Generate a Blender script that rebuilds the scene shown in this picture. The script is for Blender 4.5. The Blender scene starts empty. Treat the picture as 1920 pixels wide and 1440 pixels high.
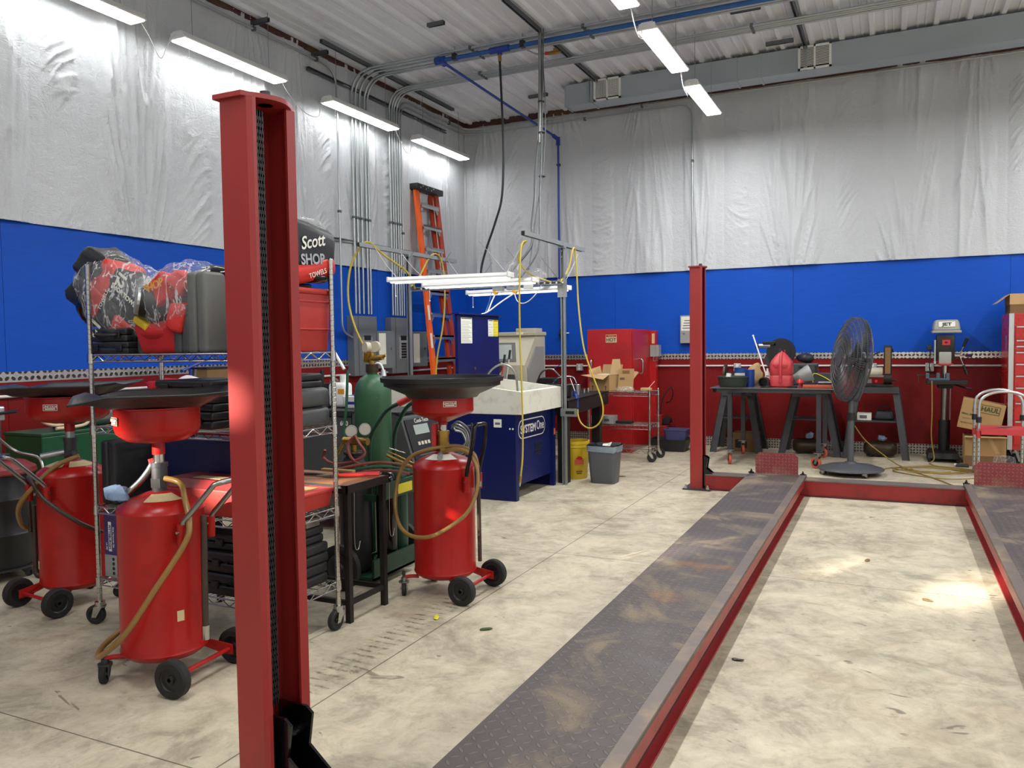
import bpy, bmesh, math, random
import numpy as np
from mathutils import Vector as V, Matrix, Euler, noise
SC = bpy.context.scene
COL = SC.collection
random.seed(7)
# ------------------------------------------------------------------ camera
def make_camera():
    f, yaw, pitch, roll = 1505.67, 0.442735, -0.048963, -0.013318
    fw = V((-math.sin(yaw)*math.cos(pitch), math.cos(yaw)*math.cos(pitch), math.sin(pitch)))
    r = fw.cross(V((0, 0, 1))).normalized(); u = r.cross(fw)
    c, s = math.cos(roll), math.sin(roll)
    r2 = r*c + u*s; u2 = u*c - r*s
    cd = bpy.data.cameras.new('camera'); cd.sensor_width = 36; cd.lens = f/1920*36
    cd.clip_start = .05; cd.clip_end = 100
    o = bpy.data.objects.new('camera', cd); COL.objects.link(o)
    m = Matrix((r2, u2, -fw)).transposed().to_4x4(); m.translation = (6.0856, -11.1787, 1.4311)
    o.matrix_world = m; SC.camera = o
make_camera()
# ------------------------------------------------------------------ world, sun, exposure
w = bpy.data.worlds.new('world'); SC.world = w; w.use_nodes = True
bgn = w.node_tree.nodes['Background']
sky = w.node_tree.nodes.new('ShaderNodeTexSky'); sky.sky_type = 'HOSEK_WILKIE'; sky.turbidity = 3
w.node_tree.links.new(sky.outputs[0], bgn.inputs[0]); bgn.inputs[1].default_value = 1.0
sd = bpy.data.lights.new('sun', 'SUN'); sd.energy = 26; sd.angle = .02; sd.color = (1, .93, .8)
so = bpy.data.objects.new('sun', sd); COL.objects.link(so); so.location = (0, -20, 8)
so.rotation_euler = V((.45, 1, -.35)).to_track_quat('-Z', 'Y').to_euler()
SC.view_settings.view_transform = 'Standard'; SC.view_settings.look = 'None'
SC.view_settings.exposure = 0.0; SC.view_settings.gamma = 1; SC.view_settings.use_curve_mapping = False
LAMP_W, WALL_W = 48.0, 6.5       # strip lights in the room and along the left wall, watts
# ------------------------------------------------------------------ materials
def lin(h):
    if isinstance(h, str):
        c = [int(h[i:i+2], 16)/255 for i in (0, 2, 4)]
    else: c = h
    return [x/12.92 if x <= .04045 else ((x+.055)/1.055)**2.4 for x in c]
class NT:
    def __init__(s, name):
        s.m = bpy.data.materials.new(name); s.m.use_nodes = True
        s.t = s.m.node_tree; s.b = s.t.nodes['Principled BSDF']; s.o = s.t.nodes['Material Output']
    def n(s, kind, **kw):
        x = s.t.nodes.new(kind)
        for k, v in kw.items(): setattr(x, k, v)
        return x
    def put(s, sock, v):
        if isinstance(v, bpy.types.NodeSocket): s.t.links.new(v, sock)
        elif isinstance(v, (list, tuple)) and len(v) == 3 and sock.type == 'RGBA': sock.default_value = (*v, 1)
        else: sock.default_value = v
    def math(s, op, a, b=0.0, c=0.0, clamp=False):
        x = s.n('ShaderNodeMath', operation=op, use_clamp=clamp)
        s.put(x.inputs[0], a); s.put(x.inputs[1], b); s.put(x.inputs[2], c); return x.outputs[0]
    def coord(s, kind='Object'):
        return s.n('ShaderNodeTexCoord').outputs[kind]
    def mapping(s, v, scale=(1, 1, 1), rot=(0, 0, 0), loc=(0, 0, 0)):
        x = s.n('ShaderNodeMapping'); s.put(x.inputs[0], v); x.inputs[1].default_value = loc
        x.inputs[2].default_value = rot; x.inputs[3].default_value = scale; return x.outputs[0]
    def noise(s, v, scale=5., detail=3., rough=.55, dist=0.):
        x = s.n('ShaderNodeTexNoise'); s.put(x.inputs['Vector'], v); x.inputs['Scale'].default_value = scale
        x.inputs['Detail'].default_value = detail; x.inputs['Roughness'].default_value = rough
        x.inputs['Distortion'].default_value = dist; return x.outputs[0]
    def ramp(s, v, lo, hi, a=0., b=1.):
        x = s.n('ShaderNodeMapRange'); s.put(x.inputs[0], v)
        for i, q in enumerate((lo, hi, a, b)): x.inputs[i+1].default_value = q
        return x.outputs[0]
    def mix(s, f, a, b, blend='MIX'):
        x = s.n('ShaderNodeMix', data_type='RGBA', blend_type=blend)
        s.put(x.inputs[0], f); s.put(x.inputs[6], a); s.put(x.inputs[7], b); return x.outputs[2]
    def sep(s, v):
        x = s.n('ShaderNodeSeparateXYZ'); s.put(x.inputs[0], v); return x.outputs
    def bump(s, h, strength=.3, dist=.01):
        x = s.n('ShaderNodeBump'); x.inputs['Strength'].default_value = strength
        x.inputs['Distance'].default_value = dist; s.put(x.inputs['Height'], h)
        s.t.links.new(x.outputs[0], s.b.inputs['Normal'])
    def bsdf(s, col=None, rough=None, metal=None, spec=None):
        for k, v in (('Base Color', col), ('Roughness', rough), ('Metallic', metal), ('Specular IOR Level', spec)):
            if v is not None: s.put(s.b.inputs[k], v)
        return s.m
def mat(name, h, rough=.5, metal=0., var=.12, scale=9., bump=0., dirt=None, dscale=4., stretch=(1, 1, 1), spec=None):
    q = NT(name); c = lin(h); v = q.mapping(q.coord(), stretch)
    n1 = q.noise(v, scale, 4.)
    col = q.mix(n1, [x*(1-var) for x in c], [min(1, x*(1+var)) for x in c])
    if dirt:
        d = q.ramp(q.noise(v, dscale, 6., .65), .52, .72); col = q.mix(q.math('MULTIPLY', d, .7), col, lin(dirt))
    q.bsdf(col, q.ramp(n1, 0, 1, max(0, rough-.06), min(1, rough+.06)), metal, spec)
    if bump: q.bump(q.noise(v, scale*6, 3.), bump, .004)
    return q.m
def emis(name, h, strength):
    q = NT(name); c = lin(h); q.bsdf(c, .4)
    q.b.inputs['Emission Color'].default_value = (*c, 1); q.b.inputs['Emission Strength'].default_value = strength
    return q.m
def film(name, tint, alpha=.5, rough=.12):            # thin clear plastic: mostly transparent, crease highlights painted as whiter, denser streaks
    q = NT(name); t = q.n('ShaderNodeBsdfTransparent'); t.inputs[0].default_value = (1, 1, 1, 1)
    q.bsdf(lin(tint), rough)
    nz = q.noise(q.coord(), 16., 4., .6, 1.2)
    q.bump(nz, .9, .03)
    rg = q.math('ABSOLUTE', q.math('SUBTRACT', q.noise(q.mapping(q.coord(), (1, 1, .35), (0, .7, 0)), 15., 3., .55, .6), .5))
    a = q.ramp(rg, .0, .03, alpha, alpha*.18)
    mx = q.n('ShaderNodeMixShader'); q.put(mx.inputs[0], a)
    q.t.links.new(t.outputs[0], mx.inputs[1]); q.t.links.new(q.b.outputs[0], mx.inputs[2])
    q.t.links.new(mx.outputs[0], q.o.inputs[0]); return q.m
def lozenge(q, vec, ax, cell, fat=.21):
    """tread-plate height: lozenges turned +45/-45 in a checkerboard of cells; ax = the two in-plane axes"""
    x = q.sep(vec); a = q.math('DIVIDE', x[ax[0]], cell); b = q.math('DIVIDE', x[ax[1]], cell)
    fa = q.math('SUBTRACT', q.math('FRACT', a), .5); fb = q.math('SUBTRACT', q.math('FRACT', b), .5)
    par = q.math('FLOORED_MODULO', q.math('ADD', q.math('FLOOR', a), q.math('FLOOR', b)), 2.)
    sg = q.math('SUBTRACT', q.math('MULTIPLY', par, 2.), 1.)
    u = q.math('ADD', fa, q.math('MULTIPLY', fb, sg)); v = q.math('SUBTRACT', fb, q.math('MULTIPLY', fa, sg))
    d = q.math('ADD', q.math('POWER', q.math('DIVIDE', u, .62), 2.), q.math('POWER', q.math('DIVIDE', v, fat), 2.))
    return q.ramp(d, 1.0, .6, 0., 1.)
def tread(name, h, h2, cell, ax, rough=.35, metal=1., strength=.8, dirt=None, fat=.42):
    q = NT(name); v = q.coord(); L = lozenge(q, v, ax, cell, fat)
    n = q.noise(v, 3., 5., .6)
    col = q.mix(L, lin(h), lin(h2)); col = q.mix(q.math('MULTIPLY', n, .35), col, [.5*x for x in lin(h)])
    if dirt: col = q.mix(q.ramp(q.noise(v, 2.2, 6., .65), .45, .7, 0., .75), col, lin(dirt))
    q.bsdf(col, rough, metal); q.bump(L, strength, .004); return q.m
M = {}
def mats():
    P = M
    P['paint_red'] = mat('paint_red', '8c2121', .38, 0, .10, 3., .0, dirt='5a2320', dscale=5.)
    P['post_red'] = mat('post_red', '9a2d2a', .42, 0, .12, 2.5, .04, dirt='7e302b', dscale=3., stretch=(1, 1, .35))
    P['tank_red'] = mat('tank_red', 'a31a16', .3, 0, .10, 4., 0, dirt='7d1512', dscale=5., spec=.35)
    P['bright_red'] = mat('bright_red', 'c22b2a', .35)
    P['tote_red'] = mat('tote_red', 'b03128', .5)
    P['chest_red'] = mat('chest_red', 'b0201d', .28, spec=.6)
    P['oven_red'] = mat('oven_red', 'b11c1e', .35, 0, .10, 2., 0, dirt='7d1816', dscale=2.5)
    P['sack_red'] = mat('sack_red', 'b3141d', .75, 0, .2, 14., .3)
    P['cloth_white'] = mat('cloth_white', 'e5dedb', .8, bump=.3)
    P['black'] = mat('black', '18181a', .45, 0, .3)
    P['black_gloss'] = mat('black_gloss', '0c0d0f', .12)
    P['rubber'] = mat('rubber', '1c1b1a', .75, 0, .3, 12., .1)
    P['tray_black'] = mat('tray_black', '222324', .38, 0, .3, 6.)
    P['case_black'] = mat('case_black', '1d1e20', .5, 0, .3, 20., .15)
    P['case_grey'] = mat('case_grey', '62635f', .5, 0, .1, 20., .1)
    P['case_dark'] = mat('case_dark', '454848', .5, 0, .1, 20., .1)
    P['case_blue'] = mat('case_blue', '1d2150', .45, 0, .15, 20., .12)
    P['dark_steel'] = mat('dark_steel', '47474a', .5, .5, .25, 8., .05, dirt='332c26')
    P['bench_black'] = mat('bench_black', '211f1d', .5, .4, .3, 7., .05, dirt='3b332c')
    P['fan_grey'] = mat('fan_grey', '57595c', .45, .4, .15)
    P['chrome'] = mat('chrome', 'b9b9b4', .2, 1., .05)
    P['steel'] = mat('steel', '9a9a97', .32, 1., .12, 12.)
    P['galv'] = mat('galv', 'a9b0b2', .42, .85, .10, 6.)
    P['duct'] = mat('duct', 'aeb6ba', .4, .6, .14, 2.2, 0, stretch=(.5, 1, 1))
    P['conduit'] = mat('conduit', 'b4bab9', .38, .8, .10, 5.)
    P['strut'] = mat('strut', '9fa3a2', .45, .7, .12, 10.)
    P['strut_dark'] = mat('strut_dark', '6d7072', .5, .7, .12, 10.)
    P['alum'] = mat('alum', 'c4c6c4', .35, .9, .06, 8.)
    P['brass'] = mat('brass', 'b08d45', .35, .9, .2, 14., dirt='6b5026')
    P['orange'] = mat('orange', 'f0621c', .4, 0, .08, 6.)
    P['orange_dark'] = mat('orange_dark', 'a83a1c', .45, 0, .1, 6.)
    P['orange_caster'] = mat('orange_caster', 'c4573c', .5)
    P['green_cyl'] = mat('green_cyl', '2f5b3c', .42, 0, .2, 5., 0, dirt='24452e')
    P['green_cart'] = mat('green_cart', '123c2a', .4, 0, .2)
    P['green_box'] = mat('green_box', '0f4a2a', .4)
    P['navy'] = mat('navy', '0b1650', .4, 0, .12, 3., spec=.3)
    P['board_navy'] = mat('board_navy', '0a1550', .4, 0, .08, 3., spec=.3)
    P['pvc_white'] = mat('pvc_white', 'dcdacb', .45, 0, .06, 5., 0, dirt='b7b3a0', dscale=9.)
    P['white'] = mat('white', 'e8e8e4', .4, 0, .04)
    P['white_conduit'] = mat('white_conduit', 'dedbd6', .35, .2, .05)
    P['paper'] = mat('paper', 'e2e2d6', .7, 0, .05, 30.)
    P['paper_yellow'] = mat('paper_yellow', 'd9c92e', .7)
    P['label_tan'] = mat('label_tan', 'cbb68c', .6, 0, .12, 30.)
    P['beige'] = mat('beige', 'bdb7a0', .45, 0, .06, 3.)
    P['beige_dark'] = mat('beige_dark', '8f8d80', .3)
    P['grey_panel'] = mat('grey_panel', '757a7d', .4, .2, .06, 5.)
    P['grey_box'] = mat('grey_box', '9a9b97', .4, .1, .06)
    P['outlet'] = mat('outlet', 'b3b5b1', .45, .3, .1)
    P['trash_grey'] = mat('trash_grey', '54585d', .5, 0, .06)
    P['liner'] = mat('liner', '10110f', .25, 0, .4, 12., .4)
    P['liner_grey'] = mat('liner_grey', '8795a0', .3, 0, .3, 14., .5)
    P['card'] = mat('cardboard', 'a68355', .8, 0, .1, 12., .1)
    P['card_light'] = mat('cardboard_light', 'b8976a', .8, 0, .1, 12., .1)
    P['card_dark'] = mat('cardboard_dark', '7a5c38', .85, 0, .15, 8., .1)
    P['print_brown'] = mat('print_brown', '4a3a26', .8)
    P['print_green'] = mat('print_green', '2f4a26', .8)
    P['yellow_hose'] = mat('yellow_hose', 'c2ab3f', .4, 0, .12, 5.)
    P['amber_hose'] = mat('amber_hose', '8a6a35', .3, 0, .2, 6.)
    P['brown_hose'] = mat('brown_hose', '3a2c22', .4, 0, .2)
    P['cream_hose'] = mat('cream_hose', 'd9bf9b', .4)
    P['red_hose'] = mat('red_hose', '7d3a30', .5)
    P['green_hose'] = mat('green_hose', '1f5a3c', .5)
    P['cord_yellow'] = mat('cord_yellow', '8f7634', .5, 0, .2)
    P['cord_white'] = mat('cord_white', 'd6d6d2', .5)
    P['blue_pipe'] = mat('blue_pipe', '2f5f9e', .35, .3, .08)
    P['blue_fit'] = mat('blue_fit', '1f3c94', .4)
    P['blue_tool'] = mat('blue_tool', '1d2f86', .4)
    P['blue_can'] = mat('blue_can', '173a86', .35)
    P['yellow'] = mat('yellow', 'c7a81f', .45)
    P['amber'] = mat('amber', 'd8981d', .4)
    P['gas_red'] = mat('gas_red', 'c23a3e', .45, 0, .12, 8., 0, dirt='9a3436', dscale=7.)
    P['olive'] = mat('olive', '2f3a30', .5)
    P['rust_tank'] = mat('rust_tank', '3f3122', .38, .4, .35, 6., .05, dirt='211b16')
    P['rag_blue'] = mat('rag_blue', '7d95b4', .8, 0, .2, 20., .4)
    P['jet_grey'] = mat('jet_grey', '98988f', .45)
    P['vise_blue'] = mat('vise_blue', '4a5b66', .45, .2, .15)
    P['purple'] = mat('purple', '3d2f66', .5)
    P['bin_purple'] = mat('bin_purple', '4a4c74', .5)
    P['screen'] = mat('screen', '9aa39d', .3)
    P['skoal'] = mat('towel_black', '17181e', .5, 0, .3, 10., .2)
    P['towel_red'] = mat('towel_red', 'c5281f', .5, 0, .15, 10., .2)
    P['film'] = film('clear_film', 'f4f6f8', .6, .08)
    P['bag_clear'] = film('bag_clear', 'eeeeee', .5)
    P['liner_white'] = mat('liner_white', 'eceef0', .5, 0, .03, 2.)
    P['glass'] = film('window_glass', 'ffffff', .12, .05)
    P['beam_brown'] = mat('beam_brown', '4f3128', .6, .2, .2, 6., dirt='7a6331', dscale=1.5)
    P['ceiling'] = mat('ceiling_white', 'e0e3e6', .5, 0, .04, 1.2, dirt='c6c9cc', dscale=.6)
    P['wood'] = mat('welding_top', '8a5a34', .6, 0, .25, 6., .1, dirt='5a3a26')
    P['lamp'] = emis('lamp_lens', 'ffffff', 7.)
    P['shop_lamp'] = emis('shop_lamp_lens', 'ffffff', 1.8)
    P['tp'] = tread('tread_strip_back', 'e6e2d8', '3a3c40', .045, (0, 2), .3, .9, .9)
    P['tp_left'] = tread('tread_strip_left', 'e0ddd4', '3a3c40', .05, (1, 2), .3, .9, .9)
    P['stop_plate'] = tread('stop_plate', '8a3a3c', 'a8605a', .03, (0, 2), .5, .1, .9, dirt='a08c6c', fat=.22)
mats()
# ------------------------------------------------------------------ mesh builder and object helpers
def catmull(P, n=6, closed=False):
    P = [V(p) for p in P]; out = []; N = len(P)
    for i in range(N if closed else N-1):
        if closed: a, b, c, d = P[i-1], P[i], P[(i+1) % N], P[(i+2) % N]
        else: a, b, c, d = P[max(i-1, 0)], P[i], P[i+1], P[min(i+2, N-1)]
        for k in range(n):
            t = k/n; out.append(.5*((2*b)+(c-a)*t+(2*a-5*b+4*c-d)*t*t+(3*b-a-3*c+d)*t**3))
    if not closed: out.append(P[-1])
    return out
def fillet(P, r, n=6):
    """polyline with rounded corners"""
    P = [V(p) for p in P]; out = [P[0]]
    for i in range(1, len(P)-1):
        a = (P[i-1]-P[i]); b = (P[i+1]-P[i]); q = min(r, a.length*.49, b.length*.49)
        s = P[i]+a.normalized()*q; e = P[i]+b.normalized()*q
        for k in range(n+1):
            t = k/n; out.append(s*(1-t)**2+P[i]*2*t*(1-t)+e*t*t)
    out.append(P[-1]); return out
class MB:
    def __init__(s, world=False): s.b = bmesh.new(); s.world = world
    def _xf(s, vs, c, rot, size=None):
        m = Matrix.Translation(V(c)) @ (Euler(rot).to_matrix().to_4x4() if rot else Matrix())
        if size: m = m @ Matrix.Diagonal((*size, 1))
        bmesh.ops.transform(s.b, matrix=m, verts=vs)
    def box(s, c, size, bev=0, rot=None, seg=2, taper=None):
        vs = bmesh.ops.create_cube(s.b, size=1)['verts']
        if taper:
            for v in vs:
                if v.co.z > 0: v.co.x *= taper[0]; v.co.y *= taper[1]
        s._xf(vs, c, rot, size)
        if bev:
            es = list({e for v in vs for e in v.link_edges})
            bmesh.ops.bevel(s.b, geom=es, offset=bev, segments=seg, affect='EDGES', profile=.5)
        return s
    def bb(s, x0, x1, y0, y1, z0, z1, bev=0, **k):
        return s.box(((x0+x1)/2, (y0+y1)/2, (z0+z1)/2), (abs(x1-x0), abs(y1-y0), abs(z1-z0)), bev, **k)
    def cyl(s, p0, p1, r, r2=None, seg=16, cap=True):
        p0, p1 = V(p0), V(p1); d = p1-p0
        vs = bmesh.ops.create_cone(s.b, cap_ends=cap, segments=seg, radius1=r, radius2=r if r2 is None else r2, depth=d.length)['verts']
        m = Matrix.Translation((p0+p1)/2) @ d.to_track_quat('Z', 'Y').to_matrix().to_4x4()
        bmesh.ops.transform(s.b, matrix=m, verts=vs); return s
    def sph(s, c, r, seg=14, rot=None):
        vs = bmesh.ops.create_uvsphere(s.b, u_segments=seg, v_segments=max(6, seg*2//3), radius=1)['verts']
        s._xf(vs, c, rot, r if isinstance(r, (tuple, list)) else (r, r, r)); return s
    def tube(s, P, r, seg=8, n=0, closed=False, cap=True):
        P = catmull(P, n, closed) if n else [V(p) for p in P]
        Q = [P[0]]
        for q in P[1:]:
            if (q-Q[-1]).length > 1e-5: Q.append(q)
        P = Q; N = len(P); rings = []; up = None
        for i in range(N):
            a = P[i-1] if (i > 0 or closed) else P[i]; b = P[(i+1) % N] if (i < N-1 or closed) else P[i]
            t = (b-a).normalized()
            if up is None:
                up = t.orthogonal().normalized()
            else:
                up = (up-t*up.dot(t))
                up = up.normalized() if up.length > 1e-6 else t.orthogonal().normalized()
            w = t.cross(up); ri = r[i*len(r)//N] if isinstance(r, (list, tuple)) else r
            rings.append([s.b.verts.new(P[i]+(up*math.cos(2*math.pi*k/seg)+w*math.sin(2*math.pi*k/seg))*ri) for k in range(seg)])
        for i in range(N if closed else N-1):
            A, B = rings[i], rings[(i+1) % N]
            for k in range(seg): s.b.faces.new((A[k], A[(k+1) % seg], B[(k+1) % seg], B[k]))
        if cap and not closed:
            s.b.faces.new(rings[0][::-1]); s.b.faces.new(rings[-1])
        return s
    def lathe(s, prof, c=(0, 0, 0), seg=24, rot=None, sx=1, sy=1):
        rings = []; vs = []
        for r, z in prof:
            ring = [s.b.verts.new((max(r, 1e-4)*math.cos(2*math.pi*k/seg)*sx, max(r, 1e-4)*math.sin(2*math.pi*k/seg)*sy, z)) for k in range(seg)]
            rings.append(ring); vs += ring
        for A, B in zip(rings, rings[1:]):
            for k in range(seg): s.b.faces.new((A[k], A[(k+1) % seg], B[(k+1) % seg], B[k]))
        s._xf(vs, c, rot); return s
    def prism(s, poly, vec):
        a = [s.b.verts.new(V(p)) for p in poly]; b = [s.b.verts.new(V(p)+V(vec)) for p in poly]; n = len(a)
        s.b.faces.new(a[::-1]); s.b.faces.new(b)
        for i in range(n): s.b.faces.new((a[i], a[(i+1) % n], b[(i+1) % n], b[i]))
        return s
    def grid(s, fn, nu, nv, thick=None):
        g = [[s.b.verts.new(V(fn(i/nu, j/nv))) for j in range(nv+1)] for i in range(nu+1)]
        for i in range(nu):
            for j in range(nv): s.b.faces.new((g[i][j], g[i+1][j], g[i+1][j+1], g[i][j+1]))
        return s
    def torus(s, c, R, r, rot=None, seg=20, ms=8):
        pts = [(R*math.cos(2*math.pi*k/seg), R*math.sin(2*math.pi*k/seg), 0) for k in range(seg)]
        n0 = len(s.b.verts); s.tube(pts, r, ms, closed=True); s.b.verts.ensure_lookup_table()
        s._xf(list(s.b.verts)[n0:], c, rot); return s
    def jitter(s, amp, sc=8., seed=0):
        for v in s.b.verts: v.co += noise.noise_vector(v.co*sc+V((seed, seed, seed)))*amp
        return s
    def build(s, name, m, parent=None, sm=38, solid=0):
        bmesh.ops.recalc_face_normals(s.b, faces=s.b.faces[:])
        if s.world and parent is not None:
            bmesh.ops.transform(s.b, matrix=chain(parent).inverted(), verts=s.b.verts[:])
        me = bpy.data.meshes.new(name); s.b.to_mesh(me); s.b.free()
        me.materials.append(M[m] if isinstance(m, str) else m)
        if sm: me.shade_smooth(); me.set_sharp_from_angle(angle=math.radians(sm))
        o = bpy.data.objects.new(name, me); COL.objects.link(o); o.parent = parent
        if solid:
            md = o.modifiers.new('solid', 'SOLIDIFY'); md.thickness = solid; md.offset = 0
        return o
def chain(o):
    m = Matrix.LocRotScale(o.location, o.rotation_euler, o.scale)
    return chain(o.parent) @ m if o.parent else m
def W(): return MB(True)
def tag(o, label, cat, group=None, kind=None):
    o['label'] = label; o['category'] = cat
    if group: o['group'] = group
    if kind: o['kind'] = kind
    return o
def T(name, label, cat, loc=(0, 0, 0), rz=0., group=None):
    o = bpy.data.objects.new(name, None); COL.objects.link(o); o.location = loc; o.rotation_euler = (0, 0, rz)
    o.empty_display_size = .1
    return tag(o, label, cat, group)
def ST(o): o['kind'] = 'structure'; return o
def dup(root, loc=None, rz=None, label=None, group=None):
    def cp(o, par):
        c = o.copy(); COL.objects.link(c); c.parent = par
        for k in o.children: cp(k, c)
        return c
    r = cp(root, None)
    if loc is not None: r.location = loc
    if rz is not None: r.rotation_euler = (0, 0, rz)
    if label: r['label'] = label
    if group: r['group'] = group
    return r
def text(name, s, size, m, parent, o, right, up, align='CENTER', ext=.0006, world=True, sx=1., bold=0, shear=0):
    cu = bpy.data.curves.new('t', 'FONT'); cu.body = s; cu.size = size; cu.align_x = align; cu.align_y = 'CENTER'
    cu.extrude = ext; cu.offset = bold; cu.resolution_u = 3; cu.shear = shear
    ob = bpy.data.objects.new('t', cu); COL.objects.link(ob)
    dg = bpy.context.evaluated_depsgraph_get()
    me = bpy.data.meshes.new_from_object(ob.evaluated_get(dg)); bpy.data.objects.remove(ob); bpy.data.curves.remove(cu)
    r = V(right).normalized(); u = V(up); u = (u-r*u.dot(r)).normalized(); n = r.cross(u)
    mt = Matrix((r, u, n)).transposed().to_4x4() @ Matrix.Diagonal((sx, 1, 1, 1)); mt.translation = V(o)
    if world and parent is not None: mt = chain(parent).inverted() @ mt
    me.transform(mt); me.materials.clear(); me.materials.append(M[m]); me.name = name
    b = bpy.data.objects.new(name, me); COL.objects.link(b); b.parent = parent; return b
def wheel(mb, c, ax, r, w, tread=.3, seg=24):
    """tyre lathed about axis ax through c"""
    ax = V(ax).normalized(); rt = ax.to_track_quat('Z', 'Y').to_euler()
    h = w/2; p = [(r*.62, -h), (r*.9, -h), (r, -h*.7), (r, h*.7), (r*.9, h), (r*.62, h), (r*.62, -h)]
    mb.lathe(p, c, seg, rt); return mb
def hub(mb, c, ax, r, w, spokes=5):
    ax = V(ax).normalized(); rt = ax.to_track_quat('Z', 'Y').to_euler(); h = w*.3
    mb.lathe([(r*.12, -w*.55), (r*.22, -w*.5), (r*.26, -h), (r*.56, -h), (r*.64, -w*.45), (r*.64, w*.45), (r*.56, h), (r*.26, h), (r*.22, w*.5), (r*.12, w*.55), (r*.12, -w*.55)], c, 20, rt)
    a = ax.orthogonal().normalized(); b = ax.cross(a)
    for k in range(spokes):
        t = 2*math.pi*k/spokes; d = a*math.cos(t)+b*math.sin(t)
        mb.cyl(V(c)+d*r*.2, V(c)+d*r*.62, r*.07, seg=6)
    return mb
def caster(parent, c, r=.045, ang=0., plate=True, tyre='rubber', fork='chrome', h=.11, w=.028):
    """swivel caster under height h at local c=(x,y,0); returns the caster part"""
    x, y, z = c; d = V((math.cos(ang), math.sin(ang), 0)); s = V((-d.y, d.x, 0)); wc = V((x, y, z+r))+d*r*.5
    mb = MB(); top = V((x, y, z+h))
    mb.cyl(top-V((0, 0, .022)), top, .026 if plate else .016, seg=14); mb.cyl(top-V((0, 0, .03)), top-V((0, 0, .02)), .03, seg=14)
    for q in (-1, 1):
        a = s*q*(w/2+.005)
        mb.prism([top-V((0, 0, .026))+a-d*.022, top-V((0, 0, .026))+a+d*.024, wc+a+d*.012-V((0, 0, .012)), wc+a-d*.012-V((0, 0, .012))], s*q*.003)
    mb.cyl(wc-s*(w/2+.01), wc+s*(w/2+.01), .005, seg=8)
    o = mb.build('caster', fork, parent)
    wheel(MB(), wc, s, r, w).build('tyre', tyre, o); hub(MB(), wc, s, r, w, 0).build('hub', 'black', o)
    return o
# ------------------------------------------------------------------ the setting
RX, RY, CZ = 12.4, -15.0, 4.86          # right wall x, rear wall y, ceiling z
def floor_mat():
    q = NT('concrete'); v = q.coord(); x = q.sep(v)
    n1 = q.noise(v, .9, 6., .6); n2 = q.noise(v, 2.1, 9., .72, .5); n3 = q.noise(v, 26., 4., .7); n5 = q.noise(v, 7.5, 6., .7, .8)
    n4 = q.noise(q.mapping(v, loc=(4, 2, 0)), 1.5, 5., .6, .8)
    c = q.mix(n1, lin('98907c'), lin('c2b89f'))
    c = q.mix(q.ramp(n2, .42, .64, 0, .75), c, lin('d2c7ad'))
    c = q.mix(q.ramp(n2, .46, .30, 0, .75), c, lin('77705f'))
    c = q.mix(q.ramp(n4, .55, .72, 0, .55), c, lin('98836a'))
    c = q.mix(q.ramp(n3, .58, .72, 0, .45), c, lin('7a7468'))
    c = q.mix(q.ramp(n5, .50, .70, 0, .5), c, lin('867c6a')); c = q.mix(q.ramp(n5, .50, .32, 0, .35), c, lin('ddd3bb'))
    sp = q.ramp(q.noise(q.mapping(v, (.6, 1, 1)), 9., 2., .5, 1.5), .70, .74, 0, .65); c = q.mix(sp, c, lin('5a4e42'))
    # saw-cut joints
    def line(a, at, w): return q.math('LESS_THAN', q.math('ABSOLUTE', q.math('SUBTRACT', a, at)), w)
    j = line(x[0], 4.01, .0035)
    for a, at in ((x[1], -6.14), (x[1], -9.235), (x[0], 8.2), (x[1], -12.3)): j = q.math('MAXIMUM', j, line(a, at, .003))
    c = q.mix(q.math('MULTIPLY', j, .8), c, lin('4a4238'))
    # rubber tread print left by a tyre beside the joint
    wv = q.n('ShaderNodeTexWave'); q.put(wv.inputs[0], q.mapping(v, (.25, 1, 1), (0, 0, .15))); wv.bands_direction = 'Y'
    wv.inputs['Scale'].default_value = 5.4; wv.inputs['Distortion'].default_value = 2.2; wv.inputs['Detail'].default_value = 1; wv.inputs['Detail Scale'].default_value = 2.
    band = q.math('MULTIPLY', q.ramp(q.math('ABSOLUTE', q.math('SUBTRACT', x[0], 3.87)), .05, .11, 1, 0), q.ramp(q.math('ABSOLUTE', q.math('SUBTRACT', x[1], -7.9)), .7, .9, 1, 0))
    tm = q.math('MULTIPLY', q.math('MULTIPLY', band, q.ramp(wv.outputs[1], .72, .9)), q.ramp(n3, .42, .6))
    c = q.mix(q.math('MULTIPLY', tm, .7), c, lin('453d35'))
    q.bsdf(c, q.ramp(n2, .3, .7, .62, .4), 0, .35)
    q.bump(q.math('SUBTRACT', q.math('MULTIPLY', n3, .3), j), .25, .004); return q.m
def ply_mat(name, h, horiz=True):
    q = NT(name); v = q.coord(); s = (1, 1, 9) if horiz else (9, 9, 1)
    g = q.noise(q.mapping(v, s), 3.5, 5., .6, .4); f = q.noise(q.mapping(v, s), 30., 2.)
    k = q.ramp(q.noise(q.mapping(v, (1, 1, 5)), 9., 2.), .70, .78)
    c = lin(h); col = q.mix(g, [x*.84 for x in c], [x*1.12 for x in c]); col = q.mix(q.math('MULTIPLY', k, .25), col, [x*1.5+.01 for x in c])
    x = q.sep(v)
    q.bsdf(col, .45, 0, .18); q.bump(q.math('ADD', q.math('MULTIPLY', g, .6), q.math('MULTIPLY', f, .3)), .22, .006); return q.m
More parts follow.
